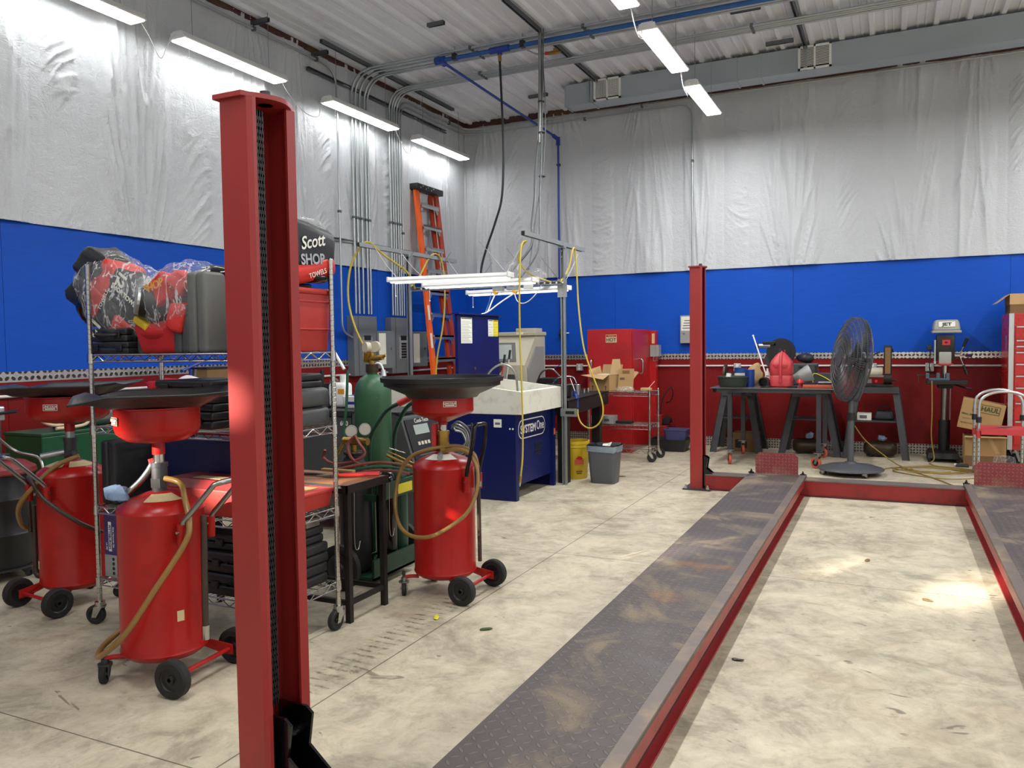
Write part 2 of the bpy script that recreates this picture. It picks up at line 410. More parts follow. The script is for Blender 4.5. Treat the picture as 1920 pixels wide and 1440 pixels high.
def vinyl_mat():
    q = NT('insulation_vinyl'); v = q.coord(); n = q.noise(v, 1.1, 3.)
    col = q.mix(n, lin('bcbfc2'), lin('cbced0'))
    q.bsdf(col, q.ramp(q.noise(v, 3., 3.), .3, .7, .28, .42), 0, .5)
    r1 = q.math('ABSOLUTE', q.math('SUBTRACT', q.noise(q.mapping(v, (1.3, 1.3, .7)), 7., 4., .6, 1.1), .5)); r2 = q.math('ABSOLUTE', q.math('SUBTRACT', q.noise(q.mapping(v, (1, 1, 2.2), loc=(3, 1, 2)), 11., 3., .6, 1.4), .5))
    q.bump(q.math('ADD', q.math('MULTIPLY', q.ramp(r1, 0, .16, 1, 0), .6), q.math('MULTIPLY', q.ramp(r2, 0, .14, 1, 0), .4)), .38, .010); return q.m
M['blue_ply'] = ply_mat('blue_plywood', '1251bd'); M['red_ply'] = ply_mat('red_plywood', '7e1a1b', False)
M['vinyl'] = vinyl_mat(); M['concrete'] = floor_mat()
M['tread_base'] = tread('tread_base_back', 'cfcabd', '4a4a4c', .034, (0, 2), .35, .85, .9)
BAYS = [(.11, 0), (.36, 1), (.10, 0), (.74, 2), (.13, 0), (.46, 2), (.10, 0), (.34, 1), (.12, 0), (.82, 2)]
BLEN = sum(b[0] for b in BAYS)
def ridge(x, y, z):
    return 1-min(1, abs(noise.noise(V((x, y, z))))*3.2)
def liner_offset(t, z, z0, z1, seed):
    """white insulation liner between its battens: taped flat strips, narrow bays of swags, wide bays of long folds"""
    q = (t+seed*.53) % BLEN; k = int((t+seed*.53)//BLEN)*10; h = (z-z0)/(z1-z0)
    for i, (w, kind) in enumerate(BAYS):
        if q < w: break
        q -= w
    f = q/w; e = min(1, min(f, 1-f)*6); k += i; tilt = noise.noise(V((k*3.1, seed, 1.7)))
    if kind == 0: return .012+.003*noise.noise(V((t*3, z*14, seed)))
    belly = .022*math.sin(math.pi*f)**.7
    if kind == 1:
        sag = (f-.5)**2*.22; wv = .05*noise.noise(V((t*3.5, z*2.2, seed+k))); sg = (z-sag*(1 if tilt > -.1 else -1)+(tilt-.35)*.55*f+wv)
        r = ridge(t*1.6+k, sg*8.5, seed+k*.7); r2 = ridge(t*6+k, sg*17, seed+9); m = max(0, min(1, .55+1.5*noise.noise(V((t*2., z*1.7, seed+k+4)))))
        return .008+belly*.6+e*m*(.015*r*r+.009*r2*r2)
    s = (f-.5)*w; fan = s/(.25+.9*h) if tilt > 0 else s/(.25+.9*(1-h))
    r = ridge(fan*4.2+k*1.9, z*(.55+.5*tilt)+s*1.2, seed+k); r2 = ridge(t*4+z*3.2*tilt+k, z*1.6, seed+5)
    m = .4+.6*max(0, min(1, .55+1.6*noise.noise(V((t*1.2, z*1.3, seed+k)))))
    r3 = ridge(fan*9+k, z*.9-s*2.2, seed+k+7)
    return .008+belly+e*m*(.026*r*r+.008*r2+.015*r3*r3)
def liner_left():
    y0, y1, z0, z1 = RY, 0., 2.42, CZ-.02; nu, nv = 1050, 150
    return MB().grid(lambda u, v: (.03+liner_offset(u*(y1-y0), z0+v*(z1-z0), z0, z1, 1), y0+u*(y1-y0), z0+v*(z1-z0)), nu, nv)
def liner_back():
    x0, x1, z0, z1 = 0., RX, 2.42, CZ-.06; nu, nv = 900, 150
    return MB().grid(lambda u, v: (x0+u*(x1-x0), -.03-liner_offset(u*(x1-x0), z0+v*(z1-z0), z0, z1, 2.4), z0+v*(z1-z0)), nu, nv)
def room():
    ST(MB().bb(-.2, RX+.2, RY-.2, .2, -.2, 0).build('floor', 'concrete', sm=0))
    # corrugated white steel ceiling, ribs along y
    prof = []; x = -.1
    while x < RX+.1:
        prof += [(x, CZ), (x+.085, CZ), (x+.092, CZ-.010), (x+.112, CZ-.010), (x+.119, CZ), (x+.165, CZ), (x+.172, CZ-.010), (x+.192, CZ-.010), (x+.199, CZ), (x+.243, CZ), (x+.258, CZ-.036), (x+.300, CZ-.036)]
        x += .315
    mb = MB(); a = [mb.b.verts.new((px, RY-.1, pz)) for px, pz in prof]; b = [mb.b.verts.new((px, .1, pz)) for px, pz in prof]
    for i in range(len(a)-1): mb.b.faces.new((a[i], a[i+1], b[i+1], b[i]))
    c = ST(mb.build('ceiling', 'ceiling', sm=0)); MB().bb(-.2, RX+.2, RY-.2, .2, CZ+.03, CZ+.2).build('roof_deck', 'ceiling', c, sm=0)
    # left wall
    w = ST(MB().bb(-.2, 0, RY, .2, 0, CZ+.03).build('wall_left', 'vinyl', sm=0))
    liner_left().build('insulation_liner', 'vinyl', w, sm=80)
    y = 0.
    while y > RY:
        MB().bb(0, .02, max(RY, y-2.44)+.0015, y-.0015, 1.245, 2.44).build('blue_panel', 'blue_ply', w, sm=0)
        MB().bb(0, .02, max(RY, y-2.44)+.0015, y-.0015, .1, 1.245).build('red_panel', 'red_ply', w, sm=0); y -= 2.44
    w = ST(MB().bb(-.2, RX+.2, 0, .2, 0, CZ+.03).build('wall_back', 'vinyl', sm=0))
    liner_back().build('insulation_liner', 'vinyl', w, sm=80)
    x = 0.02
    while x < RX:
        MB().bb(x+.0015, min(RX, x+2.44)-.0015, -.02, 0, 1.245, 2.44).build('blue_panel', 'blue_ply', w, sm=0)
        MB().bb(x+.0015, min(RX, x+2.44)-.0015, -.02, 0, .1, 1.245).build('red_panel', 'red_ply', w, sm=0); x += 2.44
    ST(MB().bb(RX, RX+.2, RY-.2, .2, 0, CZ+.03).build('wall_right', 'liner_white', sm=0))
    # rear wall with a row of small panes high in its overhead door
    mb = MB(); zs = (3.04, 3.34); ws = [(.0, .42, 0), (.74, 1.14, 0), (1.46, 1.84, .16), (2.18, 2.62, 0)]
    mb.bb(-.2, RX+.2, RY-.2, RY, 0, zs[0]); mb.bb(-.2, RX+.2, RY-.2, RY, zs[1], CZ+.03); xe = -.2
    for a, b, dz in ws:
        mb.bb(xe, a, RY-.2, RY, *zs); xe = b
        if dz: mb.bb(a, b, RY-.2, RY, zs[0], zs[0]+dz)
    mb.bb(xe, RX+.2, RY-.2, RY, *zs); ST(mb.build('wall_rear', 'liner_white', sm=0))
    for i, (a, b, dz) in enumerate(ws):
        mb = MB(); mb.bb(a, b, RY-.12, RY-.10, zs[0], zs[0]+.02); mb.bb(a, b, RY-.12, RY-.10, zs[1]-.02, zs[1]); mb.bb(a, a+.02, RY-.12, RY-.10, *zs); mb.bb(b-.02, b, RY-.12, RY-.10, *zs)
        f = ST(mb.build('window_%d' % (i+1), 'white', sm=0)); MB().bb(a, b, RY-.112, RY-.108, *zs).build('pane', 'glass', f, sm=0)
    # tread-plate bands: chair rail at the foot of the blue boards, and the base strip
    ST(MB().bb(.0, .026, RY, 0, 1.195, 1.275).build('trim_1', 'tp_left', sm=0)); ST(MB().bb(.02, RX, -.026, 0, 1.195, 1.275).build('trim_2', 'tp', sm=0))
    ST(MB().bb(0, .026, RY, 0, 0, .13).build('baseboard_left', 'tp_left', sm=0)); ST(MB().bb(.02, RX, -.026, 0, 0, .13).build('baseboard_back', 'tread_base', sm=0))
    # steel angle where the walls meet the ceiling
    ST(MB().bb(.02, RX, -.085, -.0, CZ-.085, CZ-.005).build('trim_3', 'beam_brown', sm=0)); ST(MB().bb(0, .08, RY, -.02, CZ-.06, CZ-.005).build('trim_4', 'beam_brown', sm=0))
    # white corner batten and the plain strips of liner taped over studs
    ST(MB().bb(.02, .07, -.07, -.02, 2.44, CZ-.08).build('trim_5', 'vinyl', sm=0))
room()
# ------------------------------------------------------------------ lift
def runway_mat():
    q = NT('runway_deck'); v = q.coord(); L = lozenge(q, v, (0, 1), .042)
    n = q.noise(v, 1.6, 6., .62, .5); n2 = q.noise(q.mapping(v, loc=(7, 3, 0)), 2.1, 5., .62, .8); n3 = q.noise(v, 14., 4.)
    c = q.mix(n, lin('423b3a'), lin('5c5350')); c = q.mix(q.ramp(n2, .53, .66, 0, .8), c, lin('8a7b64'))
    c = q.mix(q.ramp(q.noise(q.mapping(v, loc=(2, 9, 1)), 1.7, 4., .6), .62, .72, 0, .8), c, lin('96622f'))
    c = q.mix(q.ramp(n3, .55, .75, 0, .3), c, lin('2f2a2a')); c = q.mix(q.math('MULTIPLY', L, .25), c, lin('8a807b'))
    q.bsdf(c, q.ramp(n2, .3, .7, .38, .7), .3); q.bump(L, .7, .004); return q.m
M['deck'] = runway_mat()
M['lip'] = mat('runway_lip', '6d625b', .5, .3, .2, 6., 0, dirt='9a8463', dscale=3.)
M['web_dark'] = mat('runway_channel', '4a2623', .5, .1, .3, 5., 0, dirt='2c1f1d', dscale=3.)
def lift_post(x0, y0, y1, label, m='post_red'):
    """C-section column: web at x0, open towards +x; y0 nearest the camera"""
    t = T('lift_post', label, 'lift post', ((x0+.07), (y0+y1)/2, 0), 0, 'car lift posts')
    x1 = x0+.118; w = .008; H = 2.15; lip = .026
    sec = [(x1, y0+lip), (x1, y0+.012), (x1-.012, y0), (x0+.006, y0), (x0, y0+.006), (x0, y1-.006), (x0+.006, y1), (x1-.012, y1), (x1, y1-.012), (x1, y1-.050),
           (x1-w, y1-.050), (x1-w, y1-.014), (x1-.014, y1-w), (x0+w, y1-w), (x0+w, y0+w), (x1-.014, y0+w), (x1-w, y0+.014), (x1-w, y0+lip)]
    mb = W(); mb.prism([(x, y, .012) for x, y in sec], (0, 0, H-.012)); mb.build('column', m, t, sm=20)
    cx, cy = x0+.065, (y0+y1)/2
    pl = [(x0-.01, y0-.012), (x1-.02, y0-.012)] + [(x1-.03+.06*math.sin(math.pi*k/10), y0-.012+(y1-y0+.024)*k/10) for k in range(1, 10)] + [(x1-.02, y1+.012), (x0-.01, y1+.012)]
    mb = W(); mb.prism([(x, y, H) for x, y in pl], (0, 0, .014)); mb.build('cap_plate', m, t, sm=30)
    mb = W(); mb.cyl((cx+.02, cy, H+.014), (cx+.02, cy, H+.04), .016, seg=12); mb.cyl((cx+.02, cy, H+.0), (cx+.02, cy, H+.022), .024, seg=6); mb.build('chain_bolt', 'dark_steel', t)
    # leaf chain hanging inside the front lip
    mb = W(); hx, hy = x0+.080, y0+.074; z = .36; k = 0
    while z < H-.03:
        for dy in ((-.013, -.0045, .0045, .013) if k % 2 else (-.010, 0, .010)):
            mb.box((hx, hy+dy, z), (.016, .003, .030), 0)
        mb.cyl((hx, hy-.019, z+.010), (hx, hy+.019, z+.010), .0045, seg=6); z += .0195; k += 1
    mb.build('lifting_chain', 'black', t, sm=0)
    mb = W(); mb.bb(x0-.06, x1+.09, y0-.06, y1+.06, 0, .012); mb.build('base_plate', 'dark_steel', t, sm=0)
    for bx, by in ((x0-.035, y0-.035), (x1+.06, y0-.035), (x0-.035, y1+.035), (x1+.06, y1+.035)):
        mb = W(); mb.cyl((bx, by, .012), (bx, by, .03), .017, seg=6); mb.cyl((bx, by, .03), (bx, by, .05), .009, seg=8); mb.build('anchor_bolt', 'alum', t)
    # black locking carriage at the foot of the column
    mb = W()
    for yy in (y0+.05, y1-.058):
        mb.prism([(x0+.03, yy, .03), (x0+.03, yy, .32), (x1+.02, yy, .32), (x1+.045, yy, .30), (x1+.03, yy, .20), (x1+.115, yy, .13), (x1+.12, yy, .10), (x1+.06, yy, .05), (x1+.06, yy, .03)], (0, .010, 0))
    mb.bb(x0+.03, x0+.045, y0+.05, y1-.05, .03, .28); mb.cyl((x1, y0+.048, .25), (x1, y1-.046, .25), .014, seg=12)
    mb.prism([(x1+.02, y0+.06, .05), (x1+.02, y0+.06, .062), (x1+.12, y0+.06, .115), (x1+.12, y0+.06, .10)], (0, y1-y0-.12, 0))
    mb.build('carriage', 'black_gloss', t, sm=20)
    return t
def lift():
    lift_post(4.31, -9.40, -9.195, 'tall dark red lift column in the left foreground, open side with hanging chain')
    lift_post(4.31, -3.41, -3.215, 'dark red lift column bolted to the floor beside the far crossbeam')
    t = T('lift_crossbeam', 'low red steel crossbeam lying across the far ends of both runways', 'lift crossbeam', (6.3, -3.3, 0))
    W().bb(4.455, 8.0, -3.395, -3.385, .012, .146).bb(4.455, 8.0, -3.225, -3.215, .012, .146).build('web', 'paint_red', t, sm=0)
    W().bb(4.455, 8.0, -3.40, -3.21, .140, .150).build('top_flange', 'lip', t, sm=0); W().bb(4.455, 8.0, -3.41, -3.20, .0, .012).build('foot_flange', 'web_dark', t, sm=0)
    def runway(xa, xb, inner, label):
        t = T('lift_runway', label, 'lift runway', ((xa+xb)/2, -6.7, 0), 0, 'car lift runways')
        ya, yb = -10.6, -3.19; s = 1 if inner == 'right' else -1
        W().bb(xa, xb, ya, yb, .151, .163).build('deck', 'deck', t, sm=0)
        xi, xo = (xb, xa) if s > 0 else (xa, xb)
        W().bb(xi-s*.055, xi, ya, yb, .163, .171).build('lip', 'lip', t, sm=0)
        W().bb(xi-s*.012, xi, ya, -3.42, .095, .151).build('side_rail', 'paint_red', t, sm=0)
        W().bb(xi-s*.045, xi-s*.037, ya, -3.42, .010, .151).bb(xo, xo+s*.008, ya, -3.42, .0, .151).build('channel_web', 'web_dark', t, sm=0)
        W().bb(xi-s*.040, xi, ya, -3.42, 0, .012).build('foot_rail', 'paint_red', t, sm=0)
        yy = -4.2
        while yy > -10.4:
            W().cyl((xi-s*.036, yy, .07), (xi-s*.02, yy, .07), .011, seg=6).build('bolt', 'dark_steel', t); yy -= 1.15
        c = .035; px0, px1 = xa+.055, xb-.075; zt = .365
        if s < 0: px0, px1 = xa+.08, xb-.02
        pl = [(px0, .163), (px1, .163), (px1, zt-c), (px1-c, zt), (px0+c, zt), (px0, zt-c)]
        W().prism([(x, yb-.03, z) for x, z in pl], (0, .008, 0)).build('stop_plate', 'stop_plate', t, sm=0)
        for x in (xa+.02, xb-.03):
            mb = W(); mb.cyl((x, yb-.05, .163), (x, yb-.05, .19), .012, seg=8); mb.cyl((x, yb-.05, .19), (x, yb-.05, .205), .006, seg=8); mb.box((x, yb-.05, .172), (.05, .03, .012)); mb.build('pin', 'bench_black', t)
        return t
    runway(4.845, 5.365, 'right', 'long worn tread-plate runway running from the bottom centre to the far post')
    runway(6.655, 7.18, 'left', 'second worn tread-plate runway cut off by the right edge of the picture')
lift()
# ------------------------------------------------------------------ lamps under the ceiling
def ceiling_light(loc, label, L=1.28, rz=0.):
    t = T('ceiling_light', label, 'ceiling light', loc, rz, 'long strip lights hung from the ceiling')
    mb = MB(); mb.prism([(-.05, -L/2, .075), (.05, -L/2, .075), (.095, -L/2, .02), (.095, -L/2, .008), (-.095, -L/2, .008), (-.095, -L/2, .02)], (0, L, 0)); mb.build('housing', 'white', t, sm=0)
    MB().box((0, 0, .002), (.165, L-.03, .012), .004).build('lens', 'lamp', t, sm=0)
    for s in (-1, 1):
        MB().cyl((0, s*(L/2-.18), .075), (0, s*(L/2-.18), CZ-loc[2]), .003, seg=6).build('hanging_wire', 'steel', t)
        MB().box((0, s*L/2, .035), (.15, .012, .06), .006).build('end_cap', 'white', t, sm=0)
    mb = MB(); mb.cyl((.04, -L/2+.1, .0), (.04, -L/2+.1, -.13), .0015, seg=5); mb.sph((.04, -L/2+.1, -.14), .008, 8); mb.build('pull_cord', 'cord_white', t)
    ld = bpy.data.lights.new('strip_lamp', 'AREA'); ld.shape = 'RECTANGLE'; ld.size = .15; ld.size_y = L-.05; ld.energy = LAMP_W; ld.color = (.98, .99, 1.0)
    ld.energy = (LAMP_W if loc[1] > -7 else LAMP_W*(.9 if loc[0] < 11 else 1.5)) if loc[0] > 1 else WALL_W
    lo = bpy.data.objects.new('strip_lamp', ld); COL.objects.link(lo); lo.location = (0, 0, -.008); lo.parent = t
    return t
ZL = 4.2
names = [(.27, -.50-.64, 'strip light by the left wall closest to the room corner, above the orange ladder'),
         (.27, -3.03, 'strip light by the left wall crossing in front of the bundled vertical conduits'),
         (.27, -5.14, 'strip light by the left wall just right above the near red lift column'),
         (.27, -6.90, 'strip light by the left wall at the top left edge of the picture'),
         (4.09, -1.72, 'strip light in the middle of the room closest to the back wall'),
         (4.09, -3.46, 'strip light in the middle of the room just below the blue ceiling pipe'),
         (4.09, -5.22, 'strip light in mid room cut off by the top edge of the picture'),
         (4.09, -7.6, 'strip light of the middle row above the near runway, out of the picture'),
         (4.09, -9.9, 'strip light of the middle row above the viewer, out of the picture'),
         (8.4, -1.8, 'strip light of the right row nearest the back wall, out of the picture'),
         (8.4, -4.2, 'strip light of the right row second from the back wall, out of the picture'),
         (8.4, -6.8, 'strip light of the right row third from the back wall, out of the picture'),
         (8.4, -9.6, 'strip light of the right row closest to the rear wall, out of the picture'),
         (4.09, -12.6, 'unseen fill light added to the middle row behind the viewer'), (8.4, -12.6, 'unseen fill light added to the right row behind the viewer'),  # both lamps added out of view to brighten the room
         (11.4, -3., 'unseen light added by the right wall for bounce, nearest the back wall'), (11.4, -7., 'unseen light added by the right wall for bounce, in the middle'), (11.4, -11., 'unseen light added by the right wall for bounce, behind the viewer'),  # added row: its floor bounce lifts the ceiling and upper walls
         (.27, -9.1, 'unseen fill light added by the left wall just beyond the left edge'), (.27, -11.4, 'unseen fill light added by the left wall behind the viewer')]  # left row carried on out of view as fill for the near floor
for x, y, lb in names: ceiling_light((x, y, ZL), lb, 1.36 if x < 1 else 1.24)
def cord(name, label, P, r=.004, m='cord_white', cat='cord', n=6, group=None, seg=6):
    o = MB().tube(P, r, seg, n).build(name, m); return tag(o, label, cat, group)
for ya, yb, lb in ((-6.22, -5.83, 'white lamp cord between the two strip lights left of the near lift column'),
                   (-4.46, -3.72, 'white lamp cord drooping right of the near lift column top'),
                   (-2.34, -1.83, 'white lamp cord drooping beside the right bundle of conduits')):
    cord('lamp_cord', lb, [(.27, ya, 4.24), (.27, ya+.1, 4.13), (.27, (ya+yb)/2, 3.99), (.27, yb-.15, 4.0), (.25, yb-.08, 4.12), (.27, yb, 4.24)])
cord('lamp_cord', 'white cord hanging between the two strip lights nearest the back wall in mid room', [(4.09, -2.83, 4.24), (4.09, -2.72, 4.1), (4.11, -2.6, 4.02), (4.08, -2.52, 4.1), (4.11, -2.48, 4.2), (4.09, -2.35, 4.24)], .005)
cord('lamp_cord', 'white cord hanging between the strip light at the top edge and the next one', [(4.09, -4.59, 4.24), (4.09, -4.4, 4.08), (4.11, -4.3, 4.05), (4.08, -4.2, 4.18), (4.09, -4.09, 4.24)], .005)
# ------------------------------------------------------------------ struts on ceiling and walls
def strut(label, a, b, m='strut_dark', w=.041, openz=-1, group='slotted strut channels fixed to ceiling and wall'):
    """U-channel from a to b; open side faces openz along z (or +x when 'x')"""
    a, b = V(a), V(b); d = (b-a).normalized(); L = (b-a).length
    up = V((0, 0, -openz)) if openz != 'x' else V((-1, 0, 0)); s = d.cross(up).normalized(); h = w/2; th = .004
    sec = [(-h, -h), (-h, h), (h, h), (h, -h), (h-.009, -h), (h-.009, -h+th), (h-th, -h+th), (h-th, h-th), (-h+th, h-th), (-h+th, -h+th), (-h+.009, -h+th), (-h+.009, -h)]
    return tag(MB().prism([a+s*p+up*q for p, q in sec], d*L).build('strut_channel', m, sm=0), label, 'strut channel', group)
zs = CZ-.034-.021
strut('long strut channel on the ceiling above the bundled conduits, parallel to the left wall', (.36, -3.9, zs), (.36, -.95, zs))
strut('long strut channel on the left wall behind the bundled conduits near the ceiling', (.085, -3.8, 4.58), (.085, -.7, 4.58), openz='x')
strut('strut channel on the ceiling running from above the blue pipe to the cable bundle', (2.62, -3.95, zs), (2.62, -3.05, zs))
strut('strut channel on the ceiling between the hanging cable bundle and the air duct', (2.62, -2.75, zs), (2.62, -1.12, zs))
strut('strut channel on the ceiling at the top right meeting the air duct', (5.15, -4.2, zs), (5.15, -1.12, zs))
strut('short strut piece on the ceiling above the blue pipe corner', (1.62, -3.72, zs), (1.82, -3.72, zs))
strut('short strut piece on the ceiling above the end of the blue branch pipe', (1.56, -.98, zs), (1.84, -.98, zs))
strut('short strut bracket at the top of the left wall, farther from the corner', (.03, -4.66, 4.78), (.30, -4.66, 4.78))
strut('short strut bracket at the top of the left wall, nearer the bundled conduits', (.03, -3.66, 4.78), (.26, -3.66, 4.78))
strut('short strut piece on the ceiling right of the middle strip lights', (4.55, -2.6, zs), (4.85, -2.6, zs))
strut('short strut piece on the ceiling just above the air duct right of the middle lights', (4.75, -1.5, zs), (5.05, -1.5, zs))
strut('slotted strut channel across the left wall under the plastic-wrapped towel bag', (.065, -4.3, 2.72), (.065, -1.75, 2.72), 'strut', openz='x')
# ------------------------------------------------------------------ conduits
def conduit(label, P, r=.0135, rb=.3, group=None, clips=(), m='conduit'):
    t = T('electrical_conduit', label, 'conduit', (0, 0, 0), 0, group)
    MB().tube(fillet(P, rb, 8), r, 10).build('pipe', m, t)
    for c, ax in clips:
        s = {'x': (.03, .045, .045), 'y': (.045, .03, .045), 'z': (.036, .045, .03)}[ax]
        MB().box(c, s, .004).build('clip', 'strut_dark', t, sm=0)
    return t
xo = .10; zc = CZ-.08
for i, y in enumerate((-3.015, -2.945, -2.855, -2.755, -2.695)):
    conduit('vertical conduit, %s of the five entering the left grey panel' % ('leftmost', 'second', 'middle', 'fourth', 'rightmost')[i],
            [(xo, y, 1.84), (xo, y, zc), (9.5, y, zc)], .0145, .34, 'conduits entering the left grey panel', [((xo, y, 3.02), 'z'), ((1.75, y, zc), 'x'), ((3.1, y, zc), 'x')])
for i, y in enumerate((-2.205, -2.145, -2.095, -2.035, -1.985)):
    if i < 4: P = [(xo, y, 1.84), (xo, y, zc), (10.5, y, zc)]
    else: P = [(xo, y, 1.84), (xo, y, CZ-.13), (xo, -.12, CZ-.13), (10.5, -.12, CZ-.13)]
    conduit('vertical conduit, %s of those entering the right grey panel' % ('leftmost', 'second', 'middle', 'fourth', 'fifth')[i], P, .0135, .3, 'conduits entering the right grey panel',
            [((xo, y, 3.06), 'z')] + ([((1.45, y, zc), 'x'), ((4.7, y, zc), 'x')] if i < 4 else [((xo, -.62, CZ-.13), 'y'), ((2.9, -.115, CZ-.13), 'x')]))
conduit('thinner conduit right of the others, following both wall tops around the corner', [(xo, -1.93, 1.84), (xo, -1.93, CZ-.2), (xo, -.115, CZ-.2), (3.6, -.115, CZ-.2), (3.6, -.115, 2.3), (3.6, -.075, 1.82)], .011, .2, None, [((3.6, -.105, 3.9), 'z'), ((xo, -1.93, 2.95), 'z'), ((2.05, -.105, CZ-.2), 'x')])
conduit('single conduit curving into the left side of the left grey breaker box', [(xo, RY+1, 4.72), (xo, -3.30, 4.72), (xo, -3.30, 1.62), (xo, -3.09, 1.54)], .0125, .28, None, [((xo, -3.30, 3.05), 'z'), ((xo, -4.66, 4.72), 'y'), ((xo, -3.66, 4.72), 'y')])
def wallrun(label, P, boxes, face):
    t = T('outlet_conduit', label, 'conduit', (0, 0, 0))
    MB().tube(P, .0125, 10).build('pipe', 'white_conduit', t)
    for c in boxes:
        s = (.052, .075, .115) if face == 'x' else (.095, .055, .105)
        b = MB().box(c, s, .008).build('outlet_box', 'outlet', t, sm=0)
        for dz in (-.022, .022):
            if face == 'x': MB().cyl((c[0]+.024, c[1], c[2]+dz), (c[0]+.0285, c[1], c[2]+dz), .017, seg=12).build('socket', 'white', b)
            else: MB().cyl((c[0], c[1]-.026, c[2]+dz), (c[0], c[1]-.030, c[2]+dz), .019, seg=12).build('socket', 'white', b)
    return t
wallrun('white conduit with grey outlet boxes along the red part of the back wall', [(.06, -.045, 1.105), (RX-.1, -.045, 1.105)], [(1.92, -.05, 1.085), (4.19, -.05, 1.085), (5.86, -.05, 1.085), (6.50, -.05, 1.085)], 'y')
wallrun('white conduit along the red part of the left wall behind the drain tanks', [(.045, RY+.1, 1.09), (.045, -.06, 1.09)], [(.05, -5.0, 1.09), (.05, -8.6, 1.09)], 'x')
# ------------------------------------------------------------------ compressed air line
def air_line():
    t = T('air_pipe', 'blue compressed-air pipe along the ceiling with a branch to the back wall', 'air pipe', (0, 0, 0))
    y, z = -3.02, 4.70
    MB().tube([(1.36, y, z), (11.5, y, z)], .025, 12).build('main_pipe', 'blue_pipe', t)
    MB().tube([(1.36, y, z), (1.64, -.12, 4.43)], .0165, 10).build('branch_pipe', 'blue_fit', t)
    MB().tube([(1.64, -.12, 4.43), (1.64, -.12, 2.45), (1.64, -.06, 2.2), (1.64, -.05, 1.62)], .0165, 10).build('drop_pipe', 'blue_fit', t)
    MB().cyl((1.30, y, z), (1.42, y, z), .045, seg=14).cyl((1.36, y-.05, z), (1.365, y+.09, z-.012), .036, seg=14).build('elbow', 'blue_fit', t)
    MB().cyl((1.64, -.12, 4.33), (1.64, -.12, 4.45), .030, seg=12).cyl((1.64, -.12, 4.42), (1.62, -.24, 4.445), .030, seg=12).build('elbow', 'blue_fit', t)
    MB().cyl((2.0, y, z), (2.24, y, z), .036, seg=14).cyl((2.12, y, z), (2.12, y, z-.06), .028, seg=12).build('tee', 'blue_fit', t)
    MB().cyl((2.12, y, z-.06), (2.12, y, z-.13), .020, seg=8).build('brass_fitting', 'brass', t)
    for x in (2.4, 1.55): MB().box((x, y, z+.01), (.05, .06, .075), .004).build('pipe_clamp', 'black', t, sm=0); MB().cyl((x, y, z+.04), (x, y, CZ-.03), .005, seg=6).build('hanger_rod', 'steel', t)
    MB().box((1.64, -.11, 4.05), (.05, .05, .035), .004).build('pipe_clamp', 'black', t, sm=0)
    mb = MB(); mb.cyl((1.64, -.05, 1.66), (1.64, -.05, 1.50), .028, seg=12); mb.box((1.65, -.07, 1.58), (.08, .06, .06), .01); mb.cyl((1.66, -.09, 1.585), (1.70, -.14, 1.585), .014, seg=8); mb.cyl((1.64, -.05, 1.5), (1.64, -.05, 1.40), .012, seg=8)
    mb.build('valve', 'black', t); MB().cyl((1.66, -.10, 1.585), (1.78, -.10, 1.59), .008, seg=8).build('valve_handle', 'chrome', t)
    MB().tube([(1.64, -.05, 1.40), (1.635, -.05, 1.2), (1.62, -.05, 1.13), (1.5, -.06, 1.06)], .008, 8, 4).build('drain_line', 'blue_pipe', t)
air_line()
tag(MB().tube([(2.12, -3.02, 4.58), (2.125, -3.0, 4.2), (2.14, -3.0, 3.6), (2.115, -3.0, 3.1), (2.03, -3.0, 2.82), (1.90, -3.0, 2.5), (1.84, -3.0, 2.3), (1.86, -3.05, 2.16)], .0135, 8, 6).build('air_hose', 'black'), 'black air hose hanging from the blue pipe down to the shop lights', 'hose')
def duct():
    t = T('air_duct', 'galvanised rectangular air duct along the back wall under the ceiling', 'air duct', (2.1, -1.0, 4.5))
    y0, y1, z0, z1 = -1.20, -.93, 4.54, 4.81
    for a, b, g in ((2.19, 2.54, 0), (2.56, 4.36, .004), (4.38, 4.64, 0), (4.66, 8.0, .004), (8.02, RX-.05, 0)): W().bb(a, b, y0-g, y1, z0-g, z1).build('duct_section', 'duct', t, sm=0)
    for x in (2.55, 4.37, 4.65, 8.01): W().bb(x-.012, x+.012, y0-.014, y1, z0-.014, z1).build('seam_flange', 'duct', t, sm=0)
    W().bb(2.175, 2.19, y0-.012, y1, z0-.012, z1).build('end_flange', 'duct', t, sm=0)
    for k, x in enumerate((2.58, 5.07)):
        f = W(); f.bb(x, x+.36, y0-.022, y0-.004, z0+.005, z0+.025); f.bb(x, x+.36, y0-.022, y0-.004, z0+.255, z0+.275); f.bb(x, x+.025, y0-.022, y0-.004, z0+.005, z0+.275)
        f.bb(x+.335, x+.36, y0-.022, y0-.004, z0+.005, z0+.275); f.bb(x+.17, x+.19, y0-.022, y0-.004, z0+.005, z0+.275); f = f.build('air_vent', 'white', t, sm=0)
        W().bb(x+.02, x+.34, y0-.006, y0-.0045, z0+.03, z0+.28).build('backing', 'black', f, sm=0)
        mb = W()
        for j in range(14):
            if k == 0: mb.bb(x+.026+j*.0225*.47, x+.030+j*.0225*.47, y0-.02, y0-.006, z0+.04, z0+.265)
            zz = z0+.05+j*.0155
            mb.box((x+.2625 if k == 0 else x+.18, y0-.013, zz), (.145 if k == 0 else .31, .010, .006), rot=(.5, 0, 0))
        mb.build('louver_blades', 'white', f, sm=0)
        if k == 0:
            mb = W()
            for j in range(10): mb.bb(x+.196+j*.0145, x+.200+j*.0145, y0-.021, y0-.008, z0+.04, z0+.265)
            mb.build('cross_blades', 'white', f, sm=0)
    for x in (2.50, 5.15): W().bb(x-.02, x+.02, y0-.02, y0-.006, z0, z1).build('hanger_strap', 'galv', t, sm=0)
duct()
